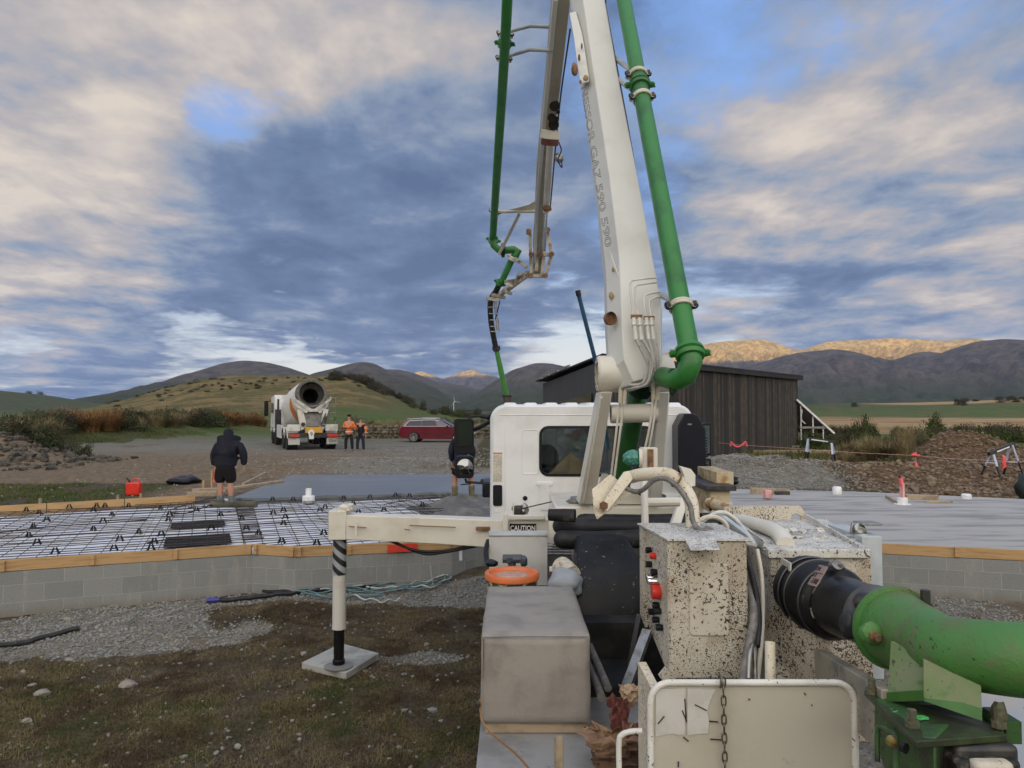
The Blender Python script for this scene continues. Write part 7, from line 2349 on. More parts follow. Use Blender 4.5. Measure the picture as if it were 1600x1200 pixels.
# bucket
bp = P(800, 0, 5.2); bp = Vector((P(800, 0, 5.15).x, 5.15, DK))
root = empty('bucket', bp, 'splattered bucket with orange lid behind the covered box', 'bucket')
q = MB(); zr = P(0, 893, 5.15).z; hb_ = zr - DK
q.lathe([(0, 0), (.155, 0), (.178, hb_ - .03), (.178, hb_)], bp, n=32); q.build('pail', mat('pail_splat', (.42, .36, .22), .6, c2=(.05, .04, .03), sc=18, lo_=.44, hi_=.52), root)
q = MB(); q.lathe([(.178, hb_ - .05), (.188, hb_ - .045), (.190, hb_ - .01), (.183, hb_), (.160, hb_ - .004), (.150, hb_ - .022), (0, hb_ - .024)], bp, n=40); q.build('lid', orange, root, smooth=50)
q = MB(); q.lathe([(.0, 0), (.11, 0), (.10, .003), (0, .004)], bp + Vector((0, 0, hb_ - .022)), n=20); q.build('dried_concrete', mat('pinkish_dust', (.42, .24, .18), .7, c2=(.5, .36, .3), sc=20), root)
# toolbox
tb0, tb1 = P(765, 0, 5.75).x, P(854, 0, 5.75).x
root = empty('toolbox', ((tb0 + tb1) / 2, 5.75, DK), 'plain light grey metal toolbox standing behind the bucket', 'toolbox')
q = MB(); q.bb(tb0, tb1, 5.75, 5.90, DK, P(0, 838, 5.75).z); q.build('box', mat('toolbox_grey', (.52, .52, .50), .45, c2=(.44, .44, .42), sc=3), root, bevel=.006)
q = MB(); q.bb(tb0 - .004, tb1 + .004, 5.742, 5.91, P(0, 838, 5.75).z, P(0, 834, 5.75).z); q.build('lid', mat('toolbox_lid', (.45, .46, .47), .45), root, bevel=.006)
q = MB()
q.blob(P(797, 874, 5.5), (.045, .05, .035), 1, .15); q.tube([P(786, 873, 5.5), P(815, 873, 5.48)], .032, 10); q.blob(P(818, 877, 5.45), (.03, .04, .04), 3, .2); q.tube([P(800, 876, 5.5), P(800, 900, 5.5)], .03, 10)
tag(q.build('power_drill', mat('tool_dark', (.06, .07, .085), .45)), 'dark grey power drill lying between bucket and toolbox', 'power drill')
q = MB(); q.blob(P(768, 880, 5.5), (.05, .05, .025), 3, .2, 3); q.tube(smooth_path([P(762, 880, 5.6), P(759, 862, 5.7), P(763, 845, 5.8)]), .02, 8)
tag(q.build('black_glove', blackp, smooth=60), 'black rubber glove and strap left of the drill at the deck edge', 'glove')
# bottle
c = Vector((P(862, 0, 5.3).x, 5.3, DK)); hz2 = P(0, 886, 5.3).z - DK
root = empty('bottle', c, 'brown bottle with pale cap between toolbox and rolled cloth', 'bottle')
q = MB(); q.lathe([(0, 0), (.036, 0), (.036, hz2 * .8), (.028, hz2 * .95), (.0, hz2 * .95)], c, n=16); q.build('body', mat('bottle_brown', (.07, .03, .02), .35, c2=(.2, .12, .08), sc=30), root)
q = MB(); q.lathe([(.024, hz2 * .93), (.026, hz2), (0, hz2)], c, n=14); q.build('cap', pvc, root)
q = MB(); a = P(877, 885, 5.2); b2 = P(893, 900, 5.05)
q.tube([a, a.lerp(b2, .5), b2], [.072, .075, .07], 16); q.build
tag(q.build('rolled_cloth', mat('cloth_cream', (.52, .48, .38), .9, c2=(.30, .26, .18), sc=14, bump=.004, stretch=(1, 1, 3)), smooth=50), 'rolled cream cloth beside the black mudguard', 'cloth roll')
q = MB(); q.blob(P(883, 912, 5.0), (.12, .12, .10), 3, .15, 3); tag(q.build('grey_rag', mat('rag', (.30, .32, .34), .8, bump=.004), smooth=60), 'grey rag bundle between the covered box and the rolled cloth', 'rag')
# paper bags
def crumple(name, c, size, seed, m, lab, mouth=.6, rot=0.0):
    q = MB(); n, k = 22, 12
    loops = []
    g_ = random.Random(seed)
    for j in range(k):
        h = j / (k - 1)
        lp_ = []
        for i in range(n):
            a = 2 * math.pi * i / n + rot
            r1 = 1 / max(abs(math.cos(a)), abs(math.sin(a))) ** .7
            cr_ = 1 + (.10 + .28 * h) * mnoise.noise(Vector((math.cos(a) * 3.0, math.sin(a) * 3.0, h * 4.5 + seed))) * 2.2
            rad = (1 - (1 - mouth) * h) * r1 * cr_
            lp_.append(Vector((c[0] + math.cos(a) * size[0] * rad, c[1] + math.sin(a) * size[1] * rad, c[2] + size[2] * h * (1 + .35 * h * mnoise.noise(Vector((a * 1.7, seed, h)))))))
        loops.append(lp_)
    inner = [[p.lerp(Vector((c[0], c[1], p.z - size[2] * .1 * z2)), .12 + .1 * z2) for p in loops[k - 1 - z2]] for z2 in range(6)]
    q.loft(loops + inner, None, caps=False)
    return tag(q.build(name, m, smooth=12), lab, 'paper bag')
kraft = mat('kraft_paper', (.12, .065, .038), .8, c2=(.055, .03, .02), sc=7, rust=(.26, .05, .04), rust_amt=.66, bump=.003)
kraft2 = mat('kraft_light', (.24, .14, .08), .8, c2=(.11, .06, .035), sc=7, bump=.003, rust=(.26, .05, .04), rust_amt=.60)
crumple('paper_bag', (P(962, 0, 3.5).x, 3.5, z_), (.125, .085, .085), 3, kraft, 'large flattened brown paper bag on the deck right of the covered box', .92)
crumple('paper_bag', (P(950, 0, 3.47).x, 3.47, z_ + .06), (.085, .06, .09), 21, kraft2, 'open-mouthed tan paper bag lying on the large flattened bag', 1.45, .3)
crumple('paper_bag', (P(962, 0, 3.60).x, 3.60, z_ + .08), (.034, .032, .165), 8, mat('kraft_red', (.11, .03, .022), .7, c2=(.22, .12, .07), sc=9, bump=.003), 'rolled upright red and tan paper bag', 1.25, .4)
crumple('paper_bag', (P(978, 0, 3.66).x, 3.66, z_ + .20), (.026, .022, .085), 12, mat('kraft_pale', (.42, .30, .20), .8, c2=(.28, .18, .11), sc=9, bump=.003), 'small pale torn paper bag on top of the other bags', 1.7, .7)
crumple('paper_bag', (P(990, 0, 3.5).x, 3.5, z_ + .06), (.055, .06, .10), 5, MATS['kraft_red'], 'crumpled red printed paper bag wedged against the guard panel', 1.1, .2)
# black hoses behind the bags
for i, s_ in enumerate((([(922, 1010, 4.6), (935, 1040, 4.2), (950, 1075, 3.9)]), ([(920, 1030, 4.5), (930, 1060, 4.1), (940, 1090, 3.8)]))):
    q = MB(); q.tube(smooth_path([P(*p) for p in s_]), .022, 8); tag(q.build('hose', MATS['hose_grey2'], smooth=60), ('upper' if i == 0 else 'lower') + ' short grey-black hose running down behind the paper bags', 'hose')
# peg and rope
q = MB(); c = Vector((P(871, 0, 2.9).x, 2.9, DK)); q.lathe([(.018, 0), (.0185, P(0, 1153, 2.9).z - DK - .005), (.014, P(0, 1151, 2.9).z - DK), (0, P(0, 1151, 2.9).z - DK + .001)], c, n=16)
tag(q.build('wooden_peg', mat('peg_wood', (.27, .21, .14), .8, c2=(.18, .14, .09), sc=20)), 'round wooden peg standing up at the front of the deck', 'peg')
q = MB(); q.tube(smooth_path([P(750, 1092, 3.72), P(752, 1120, 3.7), P(764, 1142, 3.6), P(785, 1160, 3.4), P(806, 1178, 3.2), P(826, 1200, 3.0), P(845, 1225, 2.8)]), .005, 6)
tag(q.build('rope', mat('rope_brown', (.30, .15, .06), .8), smooth=60), 'thin orange-brown rope tied round the foot of the covered box', 'rope')
q = MB(); q.blob(P(748, 1100, 3.72), (.012, .012, .02), 2, .2); tag(q.build('hook', darkm), 'small dark hook at the deck edge holding the rope', 'hook')
# ================================================================ CONCRETE MIXER TRUCK (local frame: x right, y forward, z up)
p0 = Vector((-9.95, 37.0, 0)); p0.z = -.19
MT = empty('concrete_mixer_truck', (0, 0, 0), 'white concrete mixer truck with orange-striped drum, seen from behind on the gravel road', 'mixer truck')
def mp(q, name, m=None, parent=None, **kw):
    return q.build(name, m, parent or MT, **kw)
mw = mat('mixer_white', (.62, .62, .59), .45, c2=(.42, .41, .37), sc=2, blotch=(.32, .29, .24), blotch_amt=.62)
q = MB(); q.bb(-.45, .45, .1, 9.0, .75, 1.05); mp(q, 'chassis', darkm)
for (y, dual) in ((1.0, 1), (2.35, 1), (6.3, 0), (8.0, 0)):
    for sx_ in (-1, 1):
        q = MB(); w0 = .52 if dual else .32
        q.lathe([(.25, 0), (.48, 0), (.52, .04), (.52, w0 / 2 - .02), (.49, w0 / 2), (.52, w0 / 2 + .02), (.52, w0 - .04), (.48, w0), (.25, w0)], (sx_ * (1.22 - w0) if sx_ > 0 else -1.22, y, .52), (1, 0, 0), 26)
        wh = mp(q, 'wheel', black)
        q = MB(); q.lathe([(0, .10), (.12, .08), (.14, .02), (.27, .02), (.28, .12)], (sx_ * 1.20, y, .52), (-sx_, 0, 0), 18); mp(q, 'rim', steel, wh)
for sx_ in (-1, 1):
    q = MB()
    for yc in (1.0, 2.35):
        pr = [Vector((sx_ * 1.25, yc + .66 * math.cos(R(a)), .52 + .66 * math.sin(R(a)))) for a in range(10, 175, 15)]
        pr += [Vector((sx_ * 1.25, yc + .62 * math.cos(R(a)), .52 + .62 * math.sin(R(a)))) for a in range(170, 5, -15)]
        q.prism(pr, (-sx_ * .56, 0, 0))
    q.bb(min(sx_ * 1.25, sx_ * .62), max(sx_ * 1.25, sx_ * .62), .30, .42, 1.0, 1.34)
    q.bb(min(sx_ * 1.24, sx_ * 1.1), max(sx_ * 1.24, sx_ * 1.1), 3.2, 5.3, .55, 1.25)
    mp(q, 'fender', mw, bevel=.03)
    q = MB(); q.bb(min(sx_ * 1.22, sx_ * .66), max(sx_ * 1.22, sx_ * .66), .10, .14, .34, .66); mf = mp(q, 'mudflap', mat('flap_grey', (.45, .45, .43), .6, c2=(.3, .29, .26), sc=4))
    if sx_ > 0:
        text_obj('plate_text', 'T5m', .2, (.93, .09, .50), (R(90), 0, 0), blackp, mf)
    q = MB(); q.bb(min(sx_ * 1.2, sx_ * .68), max(sx_ * 1.2, sx_ * .68), .0, .06, .72, .88); mp(q, 'tail_light', mat('tail_red', (.40, .05, .03), .4, c2=(.25, .08, .05), sc=6) if sx_ < 0 else mat('tail_red2', (.60, .04, .03), .4))
q = MB(); q.bb(-1.22, 1.22, .06, .16, .68, .92); mp(q, 'bumper', darkm)
q = MB(); q.bb(-.40, .42, .0, .05, .93, 1.22); mp(q, 'warning_board', mat('board_yellow', (.62, .32, .03), .5, c2=(.5, .27, .06), sc=6))
q = MB(); q.lathe([(0, -.04), (.15, -.03), (.16, .02)], (-.12, -.02, .93), (0, 1, 0), 16); q.bb(-.24, .0, -.05, -.02, .62, .95); rd = mp(q, 'round_sign', pvc)
text_obj('sign_text', '9', .25, (-.12, -.075, .86), (R(90), 0, 0), blackp, rd)
# cab
q = MB()
q.prism([(-1.22, 6.9, 1.0), (-1.22, 9.1, 1.0), (-1.22, 9.15, 1.9), (-1.22, 8.85, 2.85), (-1.22, 7.0, 2.95), (-1.22, 6.9, 2.8)], (2.44, 0, 0))
q.bb(-1.22, 1.22, 6.9, 9.1, .75, 1.0)
cb_ = mp(q, 'cab', mw, bevel=.06)
q = MB(); q.bb(-1.235, -1.215, 7.25, 7.5, 1.85, 2.45); q.bb(-1.235, -1.215, 7.75, 8.7, 1.9, 2.5); q.bb(-.5, .5, 6.88, 6.9, 2.0, 2.5); mp(q, 'window', dglass, cb_)
q = MB(); q.bb(-1.62, -1.38, 8.8, 8.95, 1.7, 2.62); q.tube([(-1.2, 9.0, 2.6), (-1.5, 8.9, 2.6)], .03, 6); mp(q, 'mirror', blackp, cb_)
q = MB(); q.bb(1.38, 1.6, 8.8, 8.95, 1.7, 2.62); q.tube([(1.2, 9.0, 2.6), (1.5, 8.9, 2.6)], .03, 6); mp(q, 'mirror', blackp, cb_)
q = MB(); q.bb(-1.2, -.9, 6.3, 6.8, 1.0, 2.1); q.cyl((-1.05, 6.5, 2.0), (-1.05, 6.5, 2.7), .06); mp(q, 'exhaust_stack', darkm)
q = MB(); q.prism([(-.9, 5.9, 1.05), (-.9, 6.4, 1.05), (-.9, 6.2, 2.3)], (1.8, 0, 0)); q.bb(-.5, -.3, .9, 1.1, 1.05, 2.2); q.bb(.3, .5, .9, 1.1, 1.05, 2.2); mp(q, 'drum_pedestal', mw)
# drum
ax = Vector((0, 1, -.27)).normalized()
o_ = Vector((0, .78, 2.92))
q = MB()
q.lathe([(.72, .0), (.74, .02), (.75, .10), (.80, .25), (.98, 1.2), (1.12, 2.2), (1.16, 2.9), (1.13, 3.6), (.95, 4.5), (.70, 5.0), (.0, 5.1)], o_, ax, 40)
dr = mp(q, 'drum', mat('drum_white', (.66, .65, .60), .4, c2=(.54, .52, .46), sc=1.6), smooth=40)
q = MB(); q.lathe([(.62, .02), (.70, -.02), (.755, -.015), (.765, .06), (.80, .2), (.81, .24)], o_, ax, 40); mp(q, 'drum_rim', mat('crusted_concrete', (.13, .125, .11), .9, c2=(.07, .068, .06), sc=9, bump=.01), dr)
q = MB(); q.lathe([(.705, .012), (.66, .30), (.40, .45), (.40, .62)], o_, ax, 32); mp(q, 'drum_mouth', mat('drum_inside', (.05, .045, .04), .9, c2=(.025, .022, .02), sc=5), dr)
q = MB(); q.lathe([(.40, .45), (.36, 1.6), (0, 1.7)], o_, ax, 24); mp(q, 'drum_bore', mat('bore', (.008, .008, .008), .9), dr)
# helical stripe: orange swoosh low on the left side
u_ = ax.cross(Vector((1, 0, 0))).normalized(); v_ = ax.cross(u_)
vs, fs = [], []
drprof = lambda h: np.interp(h, [.25, 1.2, 2.2, 2.9, 3.6, 4.5], [.80, .98, 1.12, 1.16, 1.13, .95])
K_ = 40
for i in range(K_ + 1):
    t_ = i / K_
    a = math.pi * (.50 + 1.15 * t_)
    hc = .95 + 2.6 * t_ ** 1.2
    hw = .08 + .30 * math.sin(math.pi * min(1, t_ * 1.1)) ** .8
    for s_ in (-1, 1):
        h = hc + s_ * hw
        r_ = float(drprof(h)) + .008
        d = Vector((-math.sin(a), 0, 0)) + u_ * 0
        rad_ = Vector((1, 0, 0)) * -math.sin(a) + u_ * (math.cos(a) if u_.z > 0 else -math.cos(a))
        vs.append(o_ + ax * h + rad_ * r_)
    if i: fs.append((2 * i - 2, 2 * i - 1, 2 * i + 1, 2 * i))
q = MB(); q.add(vs, fs); mp(q, 'stripe', mat('stripe_orange', (.60, .20, .05), .5), dr, smooth=60)
# charging hopper and chute
hp = mat('hopper_white', (.55, .54, .49), .6, c2=(.33, .31, .27), sc=3, blotch=(.25, .22, .18), blotch_amt=.6)
q = MB()
for sx_ in (-1, 1):
    q.prism([(sx_ * .80, .42, 2.62), (sx_ * .92, .42, 2.78), (sx_ * .95, .5, 2.60), (sx_ * .22, .25, 2.02), (sx_ * .10, .25, 2.14)], (0, .16, 0))
    q.prism([(sx_ * .80, .60, 2.55), (sx_ * .85, .60, 2.3), (sx_ * .35, .30, 1.90), (sx_ * .12, .30, 2.08)], (0, .20, 0))
q.bb(-.2, .2, .22, .4, 1.98, 2.14)
hc_ = mp(q, 'charging_hopper', hp)
q = MB(); q.prism([(-.80, .30, 2.1), (-.50, .28, 2.1), (-.30, .20, 1.25), (-.58, .22, 1.05)], (0, .25, 0)); q.prism([(.78, .30, 2.1), (.52, .28, 2.1), (.38, .20, 1.45), (.60, .22, 1.4)], (0, .25, 0)); q.bb(-.42, .42, .3, .5, 1.05, 1.3); mp(q, 'support', hp)
q = MB(); q.loft([[Vector((x, .42 - .3 * (x / .5) ** 2 * 0 + .0, 2.0)) + Vector((0, .25 * abs(x), 0)) for x in (-.46, -.3, 0, .3, .46)] + [Vector((x, .55 + .25 * abs(x), 2.0)) for x in (.46, 0, -.46)], [Vector((x * .7, .05 + .1 * abs(x), 1.25)) for x in (-.46, -.3, 0, .3, .46)] + [Vector((x * .7, .2, 1.25)) for x in (.46, 0, -.46)]]); mp(q, 'chute', mat('chute_grey', (.16, .155, .14), .7, c2=(.09, .085, .075), sc=5))
q = MB(); q.tube([(.35, .1, 1.3), (.62, .15, 1.9)], .03, 6); q.cyl((.55, .1, 1.4), (.62, .12, 1.75), .07, n=8); q.lathe([(0, -.1), (.1, -.1), (.1, .1)], (-.5, .2, 1.35), (0, 1, 0), 12); mp(q, 'chute_ram', darkm)
q = MB()
for (x) in (.82, 1.16):
    q.tube([(x, .5, 1.25), (x, .5, 2.72)], .018, 6)
for z_ in (1.3, 1.62, 1.94, 2.26, 2.70):
    q.tube([(.82, .5, z_), (1.16, .5, z_)], .012, 6)
mp(q, 'ladder', steel)
q = MB(); q.blob((1.12, .5, 1.62), (.05, .05, .1), 1, .2, m=green); mp(q, 'ladder_tag', green)
MT.location = p0
MT.rotation_euler = (0, 0, R(23.5))

# ================================================================ RED ESTATE CAR (local: x forward, y left)
CR = empty('estate_car', (0, 0, 0), 'dark red estate car parked in front of the dry-stone wall', 'car')
paint = mat('car_red', (.13, .008, .018), .25, c2=(.10, .006, .014), sc=.5, coat=.8)
chromet = mat('chrome_trim', (.7, .7, .7), .2, 1.0, var=0)
low = [(-2.32, .32), (-2.36, .62), (-2.30, .86), (-2.22, .98), (-1.5, 1.00), (.9, .98), (1.15, .96), (1.9, .84), (2.25, .70), (2.34, .50), (2.30, .28), (1.82, .22)]
arch = lambda cx: [(cx + .37 * math.cos(R(a)), .30 + .37 * math.sin(R(a))) for a in (0, 25, 55, 90, 125, 155, 180)]
prof = low + arch(1.42) + [(1.0, .20), (-1.0, .20)] + arch(-1.42) + [(-1.85, .24)]
q = MB()
def secc(y, s_): return [Vector((x * s_, y, (z - .55) * s_ + .55)) for x, z in prof]
q.loft([secc(-.90, .975), secc(-.86, 1), secc(.86, 1), secc(.90, .975)])
cb2 = q.build('body', paint, CR, smooth=30)
gh = [(-2.24, .97), (-2.02, 1.32), (-1.75, 1.42), (-.2, 1.47), (.15, 1.42), (1.02, .97)]
q = MB(); q.loft([[Vector((x * .97, y, z)) for x, z in gh] if abs(y) < .8 else [Vector((x, y, z if z < 1.0 else .97)) for x, z in gh] for y in (-.62,)] + [[Vector((x, .62, z)) for x, z in gh]])
q.loft([[Vector((x, -.86 if z < 1 else -.64, z)) for x, z in gh], [Vector((x, .86 if z < 1 else .64, z)) for x, z in gh]])
q.build('cabin', paint, CR, smooth=30, bevel=.02)
def side_y(z): return .862 - (z - .97) * .50
win_ = [[(-1.98, 1.02), (-1.72, 1.32), (-.98, 1.37), (-.95, 1.02)], [(-.90, 1.02), (-.93, 1.37), (-.12, 1.38), (.02, 1.02)], [(.08, 1.02), (-.05, 1.37), (.08, 1.36), (.78, 1.02)]]
for sy_ in (-1, 1):
    for k_, w_ in enumerate(win_):
        q = MB(); q.prism([(x, sy_ * (side_y(z) + .006), z) for x, z in w_], (0, -sy_ * .02, 0)); q.build('side_window', dglass if k_ < 2 else mat('front_side_glass', (.10, .13, .12), .06, var=0), CR)
    q = MB(); q.tube([(x, sy_ * (side_y(z) + .012), z) for x, z in ((-2.02, 1.01), (-1.74, 1.34), (-.6, 1.395), (-.05, 1.385), (.15, 1.36), (.84, 1.0), (-2.02, .995))], .014, 5); q.tube([(x, sy_ * .58, z) for x, z in ((-1.9, 1.44), (-1.0, 1.50), (0, 1.49))], .016, 5); q.build('chrome_trim', chromet, CR)
    q = MB(); q.blob((.72, sy_ * .98, 1.02), (.08, .10, .06), 1, .05); q.build('wing_mirror', paint, CR)
    q = MB(); q.bb(-2.33, -2.12, min(sy_ * .88, sy_ * .55), max(sy_ * .88, sy_ * .55), .78, .92); q.build('tail_light', mat('tail_red3', (.35, .02, .02), .2), CR)
    q = MB(); q.bb(2.02, 2.28, min(sy_ * .86, sy_ * .55), max(sy_ * .86, sy_ * .55), .60, .74); q.build('headlight', chrome, CR)
    q = MB(); q.tube([(-1.0, sy_ * .905, .60), (.2, sy_ * .912, .52), (.95, sy_ * .905, .50)], .010, 5); q.tube([(-.93, sy_ * .9, .98), (-.93, sy_ * .905, .4)], .006, 4); q.tube([(.05, sy_ * .9, .98), (.08, sy_ * .905, .35)], .006, 4); q.build('door_line', mat('car_shadowline', (.05, .005, .008), .4), CR)
    for x in (-.75, .25):
        q = MB(); q.bar((x - .1, sy_ * .915, .84), (x + .1, sy_ * .915, .84), .02, .03); q.build('door_handle', paint, CR)
    for x in (-1.42, 1.42):
        q = MB(); q.lathe([(.19, 0), (.31, 0), (.335, .03), (.335, .20), (.31, .22)], (x, -.90 if sy_ < 0 else .68, .325), (0, 1, 0), 24)
        wh = q.build('wheel', black, CR)
        q = MB()
        yy = sy_ * .905
        q.torus((x, yy - sy_ * .01, .325), (0, 1, 0), .235, .018, 24, 6)
        for k_ in range(10):
            a = R(36 * k_ + 8)
            q.bar((x, yy - sy_ * .02, .325), (x + .23 * math.cos(a), yy - sy_ * .01, .325 + .23 * math.sin(a)), .03, .022, up=(0, 1, 0))
        q.build('rim', mat('alloy', (.5, .5, .5), .3, .8), wh)
q = MB(); q.prism([(1.0, -.60, .985), (1.0, .60, .985), (.2, .58, 1.42), (.2, -.58, 1.42)], (.02, 0, .02)); q.build('windscreen', dglass, CR)
q = MB(); q.prism([(-1.95, -.58, 1.44), (-1.95, .58, 1.44), (0.05, .56, 1.475), (.05, -.56, 1.475)], (0, 0, .02)); q.build('roof_reflection', mat('reflection_silver', (.25, .26, .28), .15, .6), CR)  # silver panel added to paint the reflection on the roof
cpos = Vector(((628 - 800) / F * 47 + 2.34, 47, 0)); cpos.z = float(gz(cpos.x, cpos.y)) - .0
CR.location = cpos; CR.rotation_euler = (0, 0, R(-4)); CR.scale = (1, 1, 1)
print('CARZ', cpos)

# ================================================================ PEOPLE
def skinned(name, nodes, edges, m, parent, root, sub=2, smooth=True):
    me = bpy.data.meshes.new(name)
    b_ = bmesh.new()
    lay = b_.verts.layers.skin.verify()
    idx = {}
    o0 = worg(parent)
    for k, (p, r_) in nodes.items():
        v = b_.verts.new(Vector(p) - o0)
        if not isinstance(r_, tuple): r_ = (r_, r_)
        v[lay].radius = r_
        v[lay].use_root = (k == root)
        idx[k] = v
    for a, b2 in edges:
        b_.edges.new((idx[a], idx[b2]))
    b_.to_mesh(me); b_.free()
    me.materials.append(m)
    o = bpy.data.objects.new(name, me)
    col.objects.link(o)
    o.parent = parent
    sk = o.modifiers.new('Skin', 'SKIN'); sk.use_smooth_shade = True; sk.branch_smoothing = .4
    ssf = o.modifiers.new('Sub', 'SUBSURF'); ssf.levels = sub; ssf.render_levels = sub
    return o


skinm = mat('skin', (.42, .22, .15), .55, c2=(.36, .18, .12), sc=6)
def chain(*ks): return list(zip(ks[:-1], ks[1:]))


def fingers(nodes, edges, wrist, hand, dirv, side, tag_, curl=.5):
    """five separate fingers rooted in the palm"""
    dirv = dirv.normalized(); side = side.normalized(); nrm = dirv.cross(side)
    for i, ln in enumerate((.070, .080, .075, .058)):
        b0 = hand + side * (.030 - .020 * i) + dirv * .035
        b1 = b0 + (dirv + nrm * curl * .3).normalized() * ln * .5
        b2 = b1 + (dirv + nrm * curl).normalized() * ln * .5
        nodes[f'{tag_}f{i}a'] = (b0, .0105); nodes[f'{tag_}f{i}b'] = (b1, .009); nodes[f'{tag_}f{i}c'] = (b2, .007)
        edges += chain(hand_key, f'{tag_}f{i}a', f'{tag_}f{i}b', f'{tag_}f{i}c') if False else [(tag_ + 'hand', f'{tag_}f{i}a'), (f'{tag_}f{i}a', f'{tag_}f{i}b'), (f'{tag_}f{i}b', f'{tag_}f{i}c')]
    t0 = hand + side * .045 - dirv * .01
    nodes[tag_ + 't0'] = (t0, .013); nodes[tag_ + 't1'] = (t0 + (side * .6 + dirv).normalized() * .04, .010)
    edges += [(tag_ + 'hand', tag_ + 't0'), (tag_ + 't0', tag_ + 't1')]


def face(head, fwd, r_, parent, m_hair=None, cap=None):
    """nose, eyes, ears on the head"""
    fwd = fwd.normalized(); rt = fwd.cross(Vector((0, 0, 1))).normalized()
    q = MB(); q.blob(head + fwd * r_ * .98 + Vector((0, 0, -.01)), (.014, .014, .022), 1, .05, 1, m=skinm)
    for s_ in (-1, 1):
        q.blob(head + rt * s_ * r_ * .92 + Vector((0, 0, -.01)), (.015, .012, .03), 1, .05, 1, m=skinm)
    q.blob(head + fwd * r_ * .93 + Vector((0, 0, -.055)), (.028, .02, .007), 1, .0, 1, m=mat('lips', (.30, .10, .08), .5))
    q.build('nose_and_ears', None, parent)
    q = MB()
    for s_ in (-1, 1):
        q.blob(head + fwd * r_ * .90 + rt * s_ * .032 + Vector((0, 0, .018)), (.012, .012, .007), 1, 0, 1)
    q.build('eyes', mat('eye_dark', (.03, .025, .02), .3), parent)


def PP(px, py, d, dy=0.0):
    p = P(px, py, d)
    return Vector((p.x, p.y + dy, p.z))


# ---- A: bent man seen from behind
D = 14.35
base = PP(353, 785, D)
root = empty('person', base, 'person in dark hoodie and shorts, head bowed, seen from behind on the mesh', 'person')
nodes = {
    'hip': (PP(352, 729, D), (.15, .12)), 'waist': (PP(352, 716, D, .04), (.15, .12)), 'chest': (PP(353, 698, D, .12), (.18, .13)), 'neck': (PP(350, 684, D, .22), .07), 'head0': (PP(349, 678, D, .28), .085), 'head': (PP(348.5, 673.5, D, .30), .09),
    'lsh': (PP(338, 692, D, .14), .065), 'lel': (PP(331.5, 712, D, .10), .045), 'lwr': (PP(331.5, 727, D, .12), .032), 'Lhand': (PP(333, 732.5, D, .13), (.036, .022)),
    'rsh': (PP(370, 692, D, .14), .065), 'rel': (PP(378.5, 711, D, .08), .045), 'rwr': (PP(378.5, 725, D, .10), .032), 'Rhand': (PP(377.5, 730.5, D, .12), (.036, .022)),
    'lhp': (PP(345.5, 735, D), .10), 'lkn': (PP(344.5, 755, D), .062), 'lcf': (PP(344.5, 764, D, -.02), .062), 'lan': (PP(344, 779, D), .042), 'lto': (PP(343, 783, D, .12), .035),
    'rhp': (PP(359, 735, D), .10), 'rkn': (PP(360, 755, D), .062), 'rcf': (PP(361, 764, D, -.02), .062), 'ran': (PP(361, 779, D), .042), 'rto': (PP(362, 783, D, .12), .035)}
edges = chain('hip', 'waist', 'chest', 'neck', 'head0', 'head') + chain('chest', 'lsh', 'lel', 'lwr', 'Lhand') + chain('chest', 'rsh', 'rel', 'rwr', 'Rhand') + chain('hip', 'lhp', 'lkn', 'lcf', 'lan', 'lto') + chain('hip', 'rhp', 'rkn', 'rcf', 'ran', 'rto')
for tg_, s_ in (('L', 1), ('R', -1)):
    fingers(nodes, edges, None, nodes[tg_ + 'hand'][0], Vector((0, .05, -1)), Vector((s_ * .3, 1, 0)), tg_, .5)
skinned('body', nodes, edges, skinm, root, 'hip')
hood = mat('navy_hoodie', (.010, .011, .018), .9, c2=(.018, .019, .026), sc=5, bump=.006, bump_sc=9)
hn = {'hem0': (PP(352, 731, D), (.21, .16)), 'hem': (PP(352, 726, D), (.245, .18)), 'mid': (PP(352.5, 713, D, .03), (.245, .175)), 'chest': (PP(353.5, 700, D, .09), (.25, .17)), 'up': (PP(353, 693.5, D, .13), (.20, .15)), 'hd0': (PP(350, 684, D, .2), (.105, .11)), 'hd1': (PP(349, 677.5, D, .26), (.108, .108)), 'hd2': (PP(348.5, 670.5, D, .28), (.088, .088)),
      'ls': (PP(337, 696, D, .12), .095), 'le': (PP(331, 712, D, .09), .082), 'lw': (PP(331.5, 729, D, .11), .058), 'rs': (PP(371, 696, D, .12), .095), 're': (PP(379, 711, D, .07), .082), 'rw': (PP(378.5, 728, D, .09), .058)}
skinned('hoodie', hn, chain('hem0', 'hem', 'mid', 'chest', 'up', 'hd0', 'hd1', 'hd2') + chain('up', 'ls', 'le', 'lw') + chain('up', 'rs', 're', 'rw'), hood, root, 'chest')
sh = {'w': (PP(352, 720, D), (.20, .15)), 'h': (PP(352, 731, D), (.24, .17)), 'l1': (PP(344, 741, D), .135), 'l2': (PP(343.5, 757, D), .122), 'r1': (PP(360.5, 741, D), .135), 'r2': (PP(361, 757, D), .122)}
skinned('shorts', sh, chain('w', 'h', 'l1', 'l2') + chain('h', 'r1', 'r2'), mat('shorts_black', (.010, .008, .008), .9, bump=.004, bump_sc=9), root, 'h')
for nm, x in (('l', 344), ('r', 361)):
    skinned('sock', {'a': (PP(x, 768.5, D), .060), 'b': (PP(x, 773, D), .060)}, [('a', 'b')], mat('sock_grey', (.42, .42, .42), .9), root, 'a', 2)
    skinned('boot', {'a': (PP(x, 771, D), .070), 'b': (PP(x, 779, D), .068), 'c': (PP(x, 783.5, D, .03), .055), 'd': (PP(x, 784.5, D, .16), .05)}, chain('a', 'b', 'c', 'd'), mat('boot_grey', (.11, .12, .11), .7, c2=(.20, .20, .19), sc=12), root, 'a', 2)

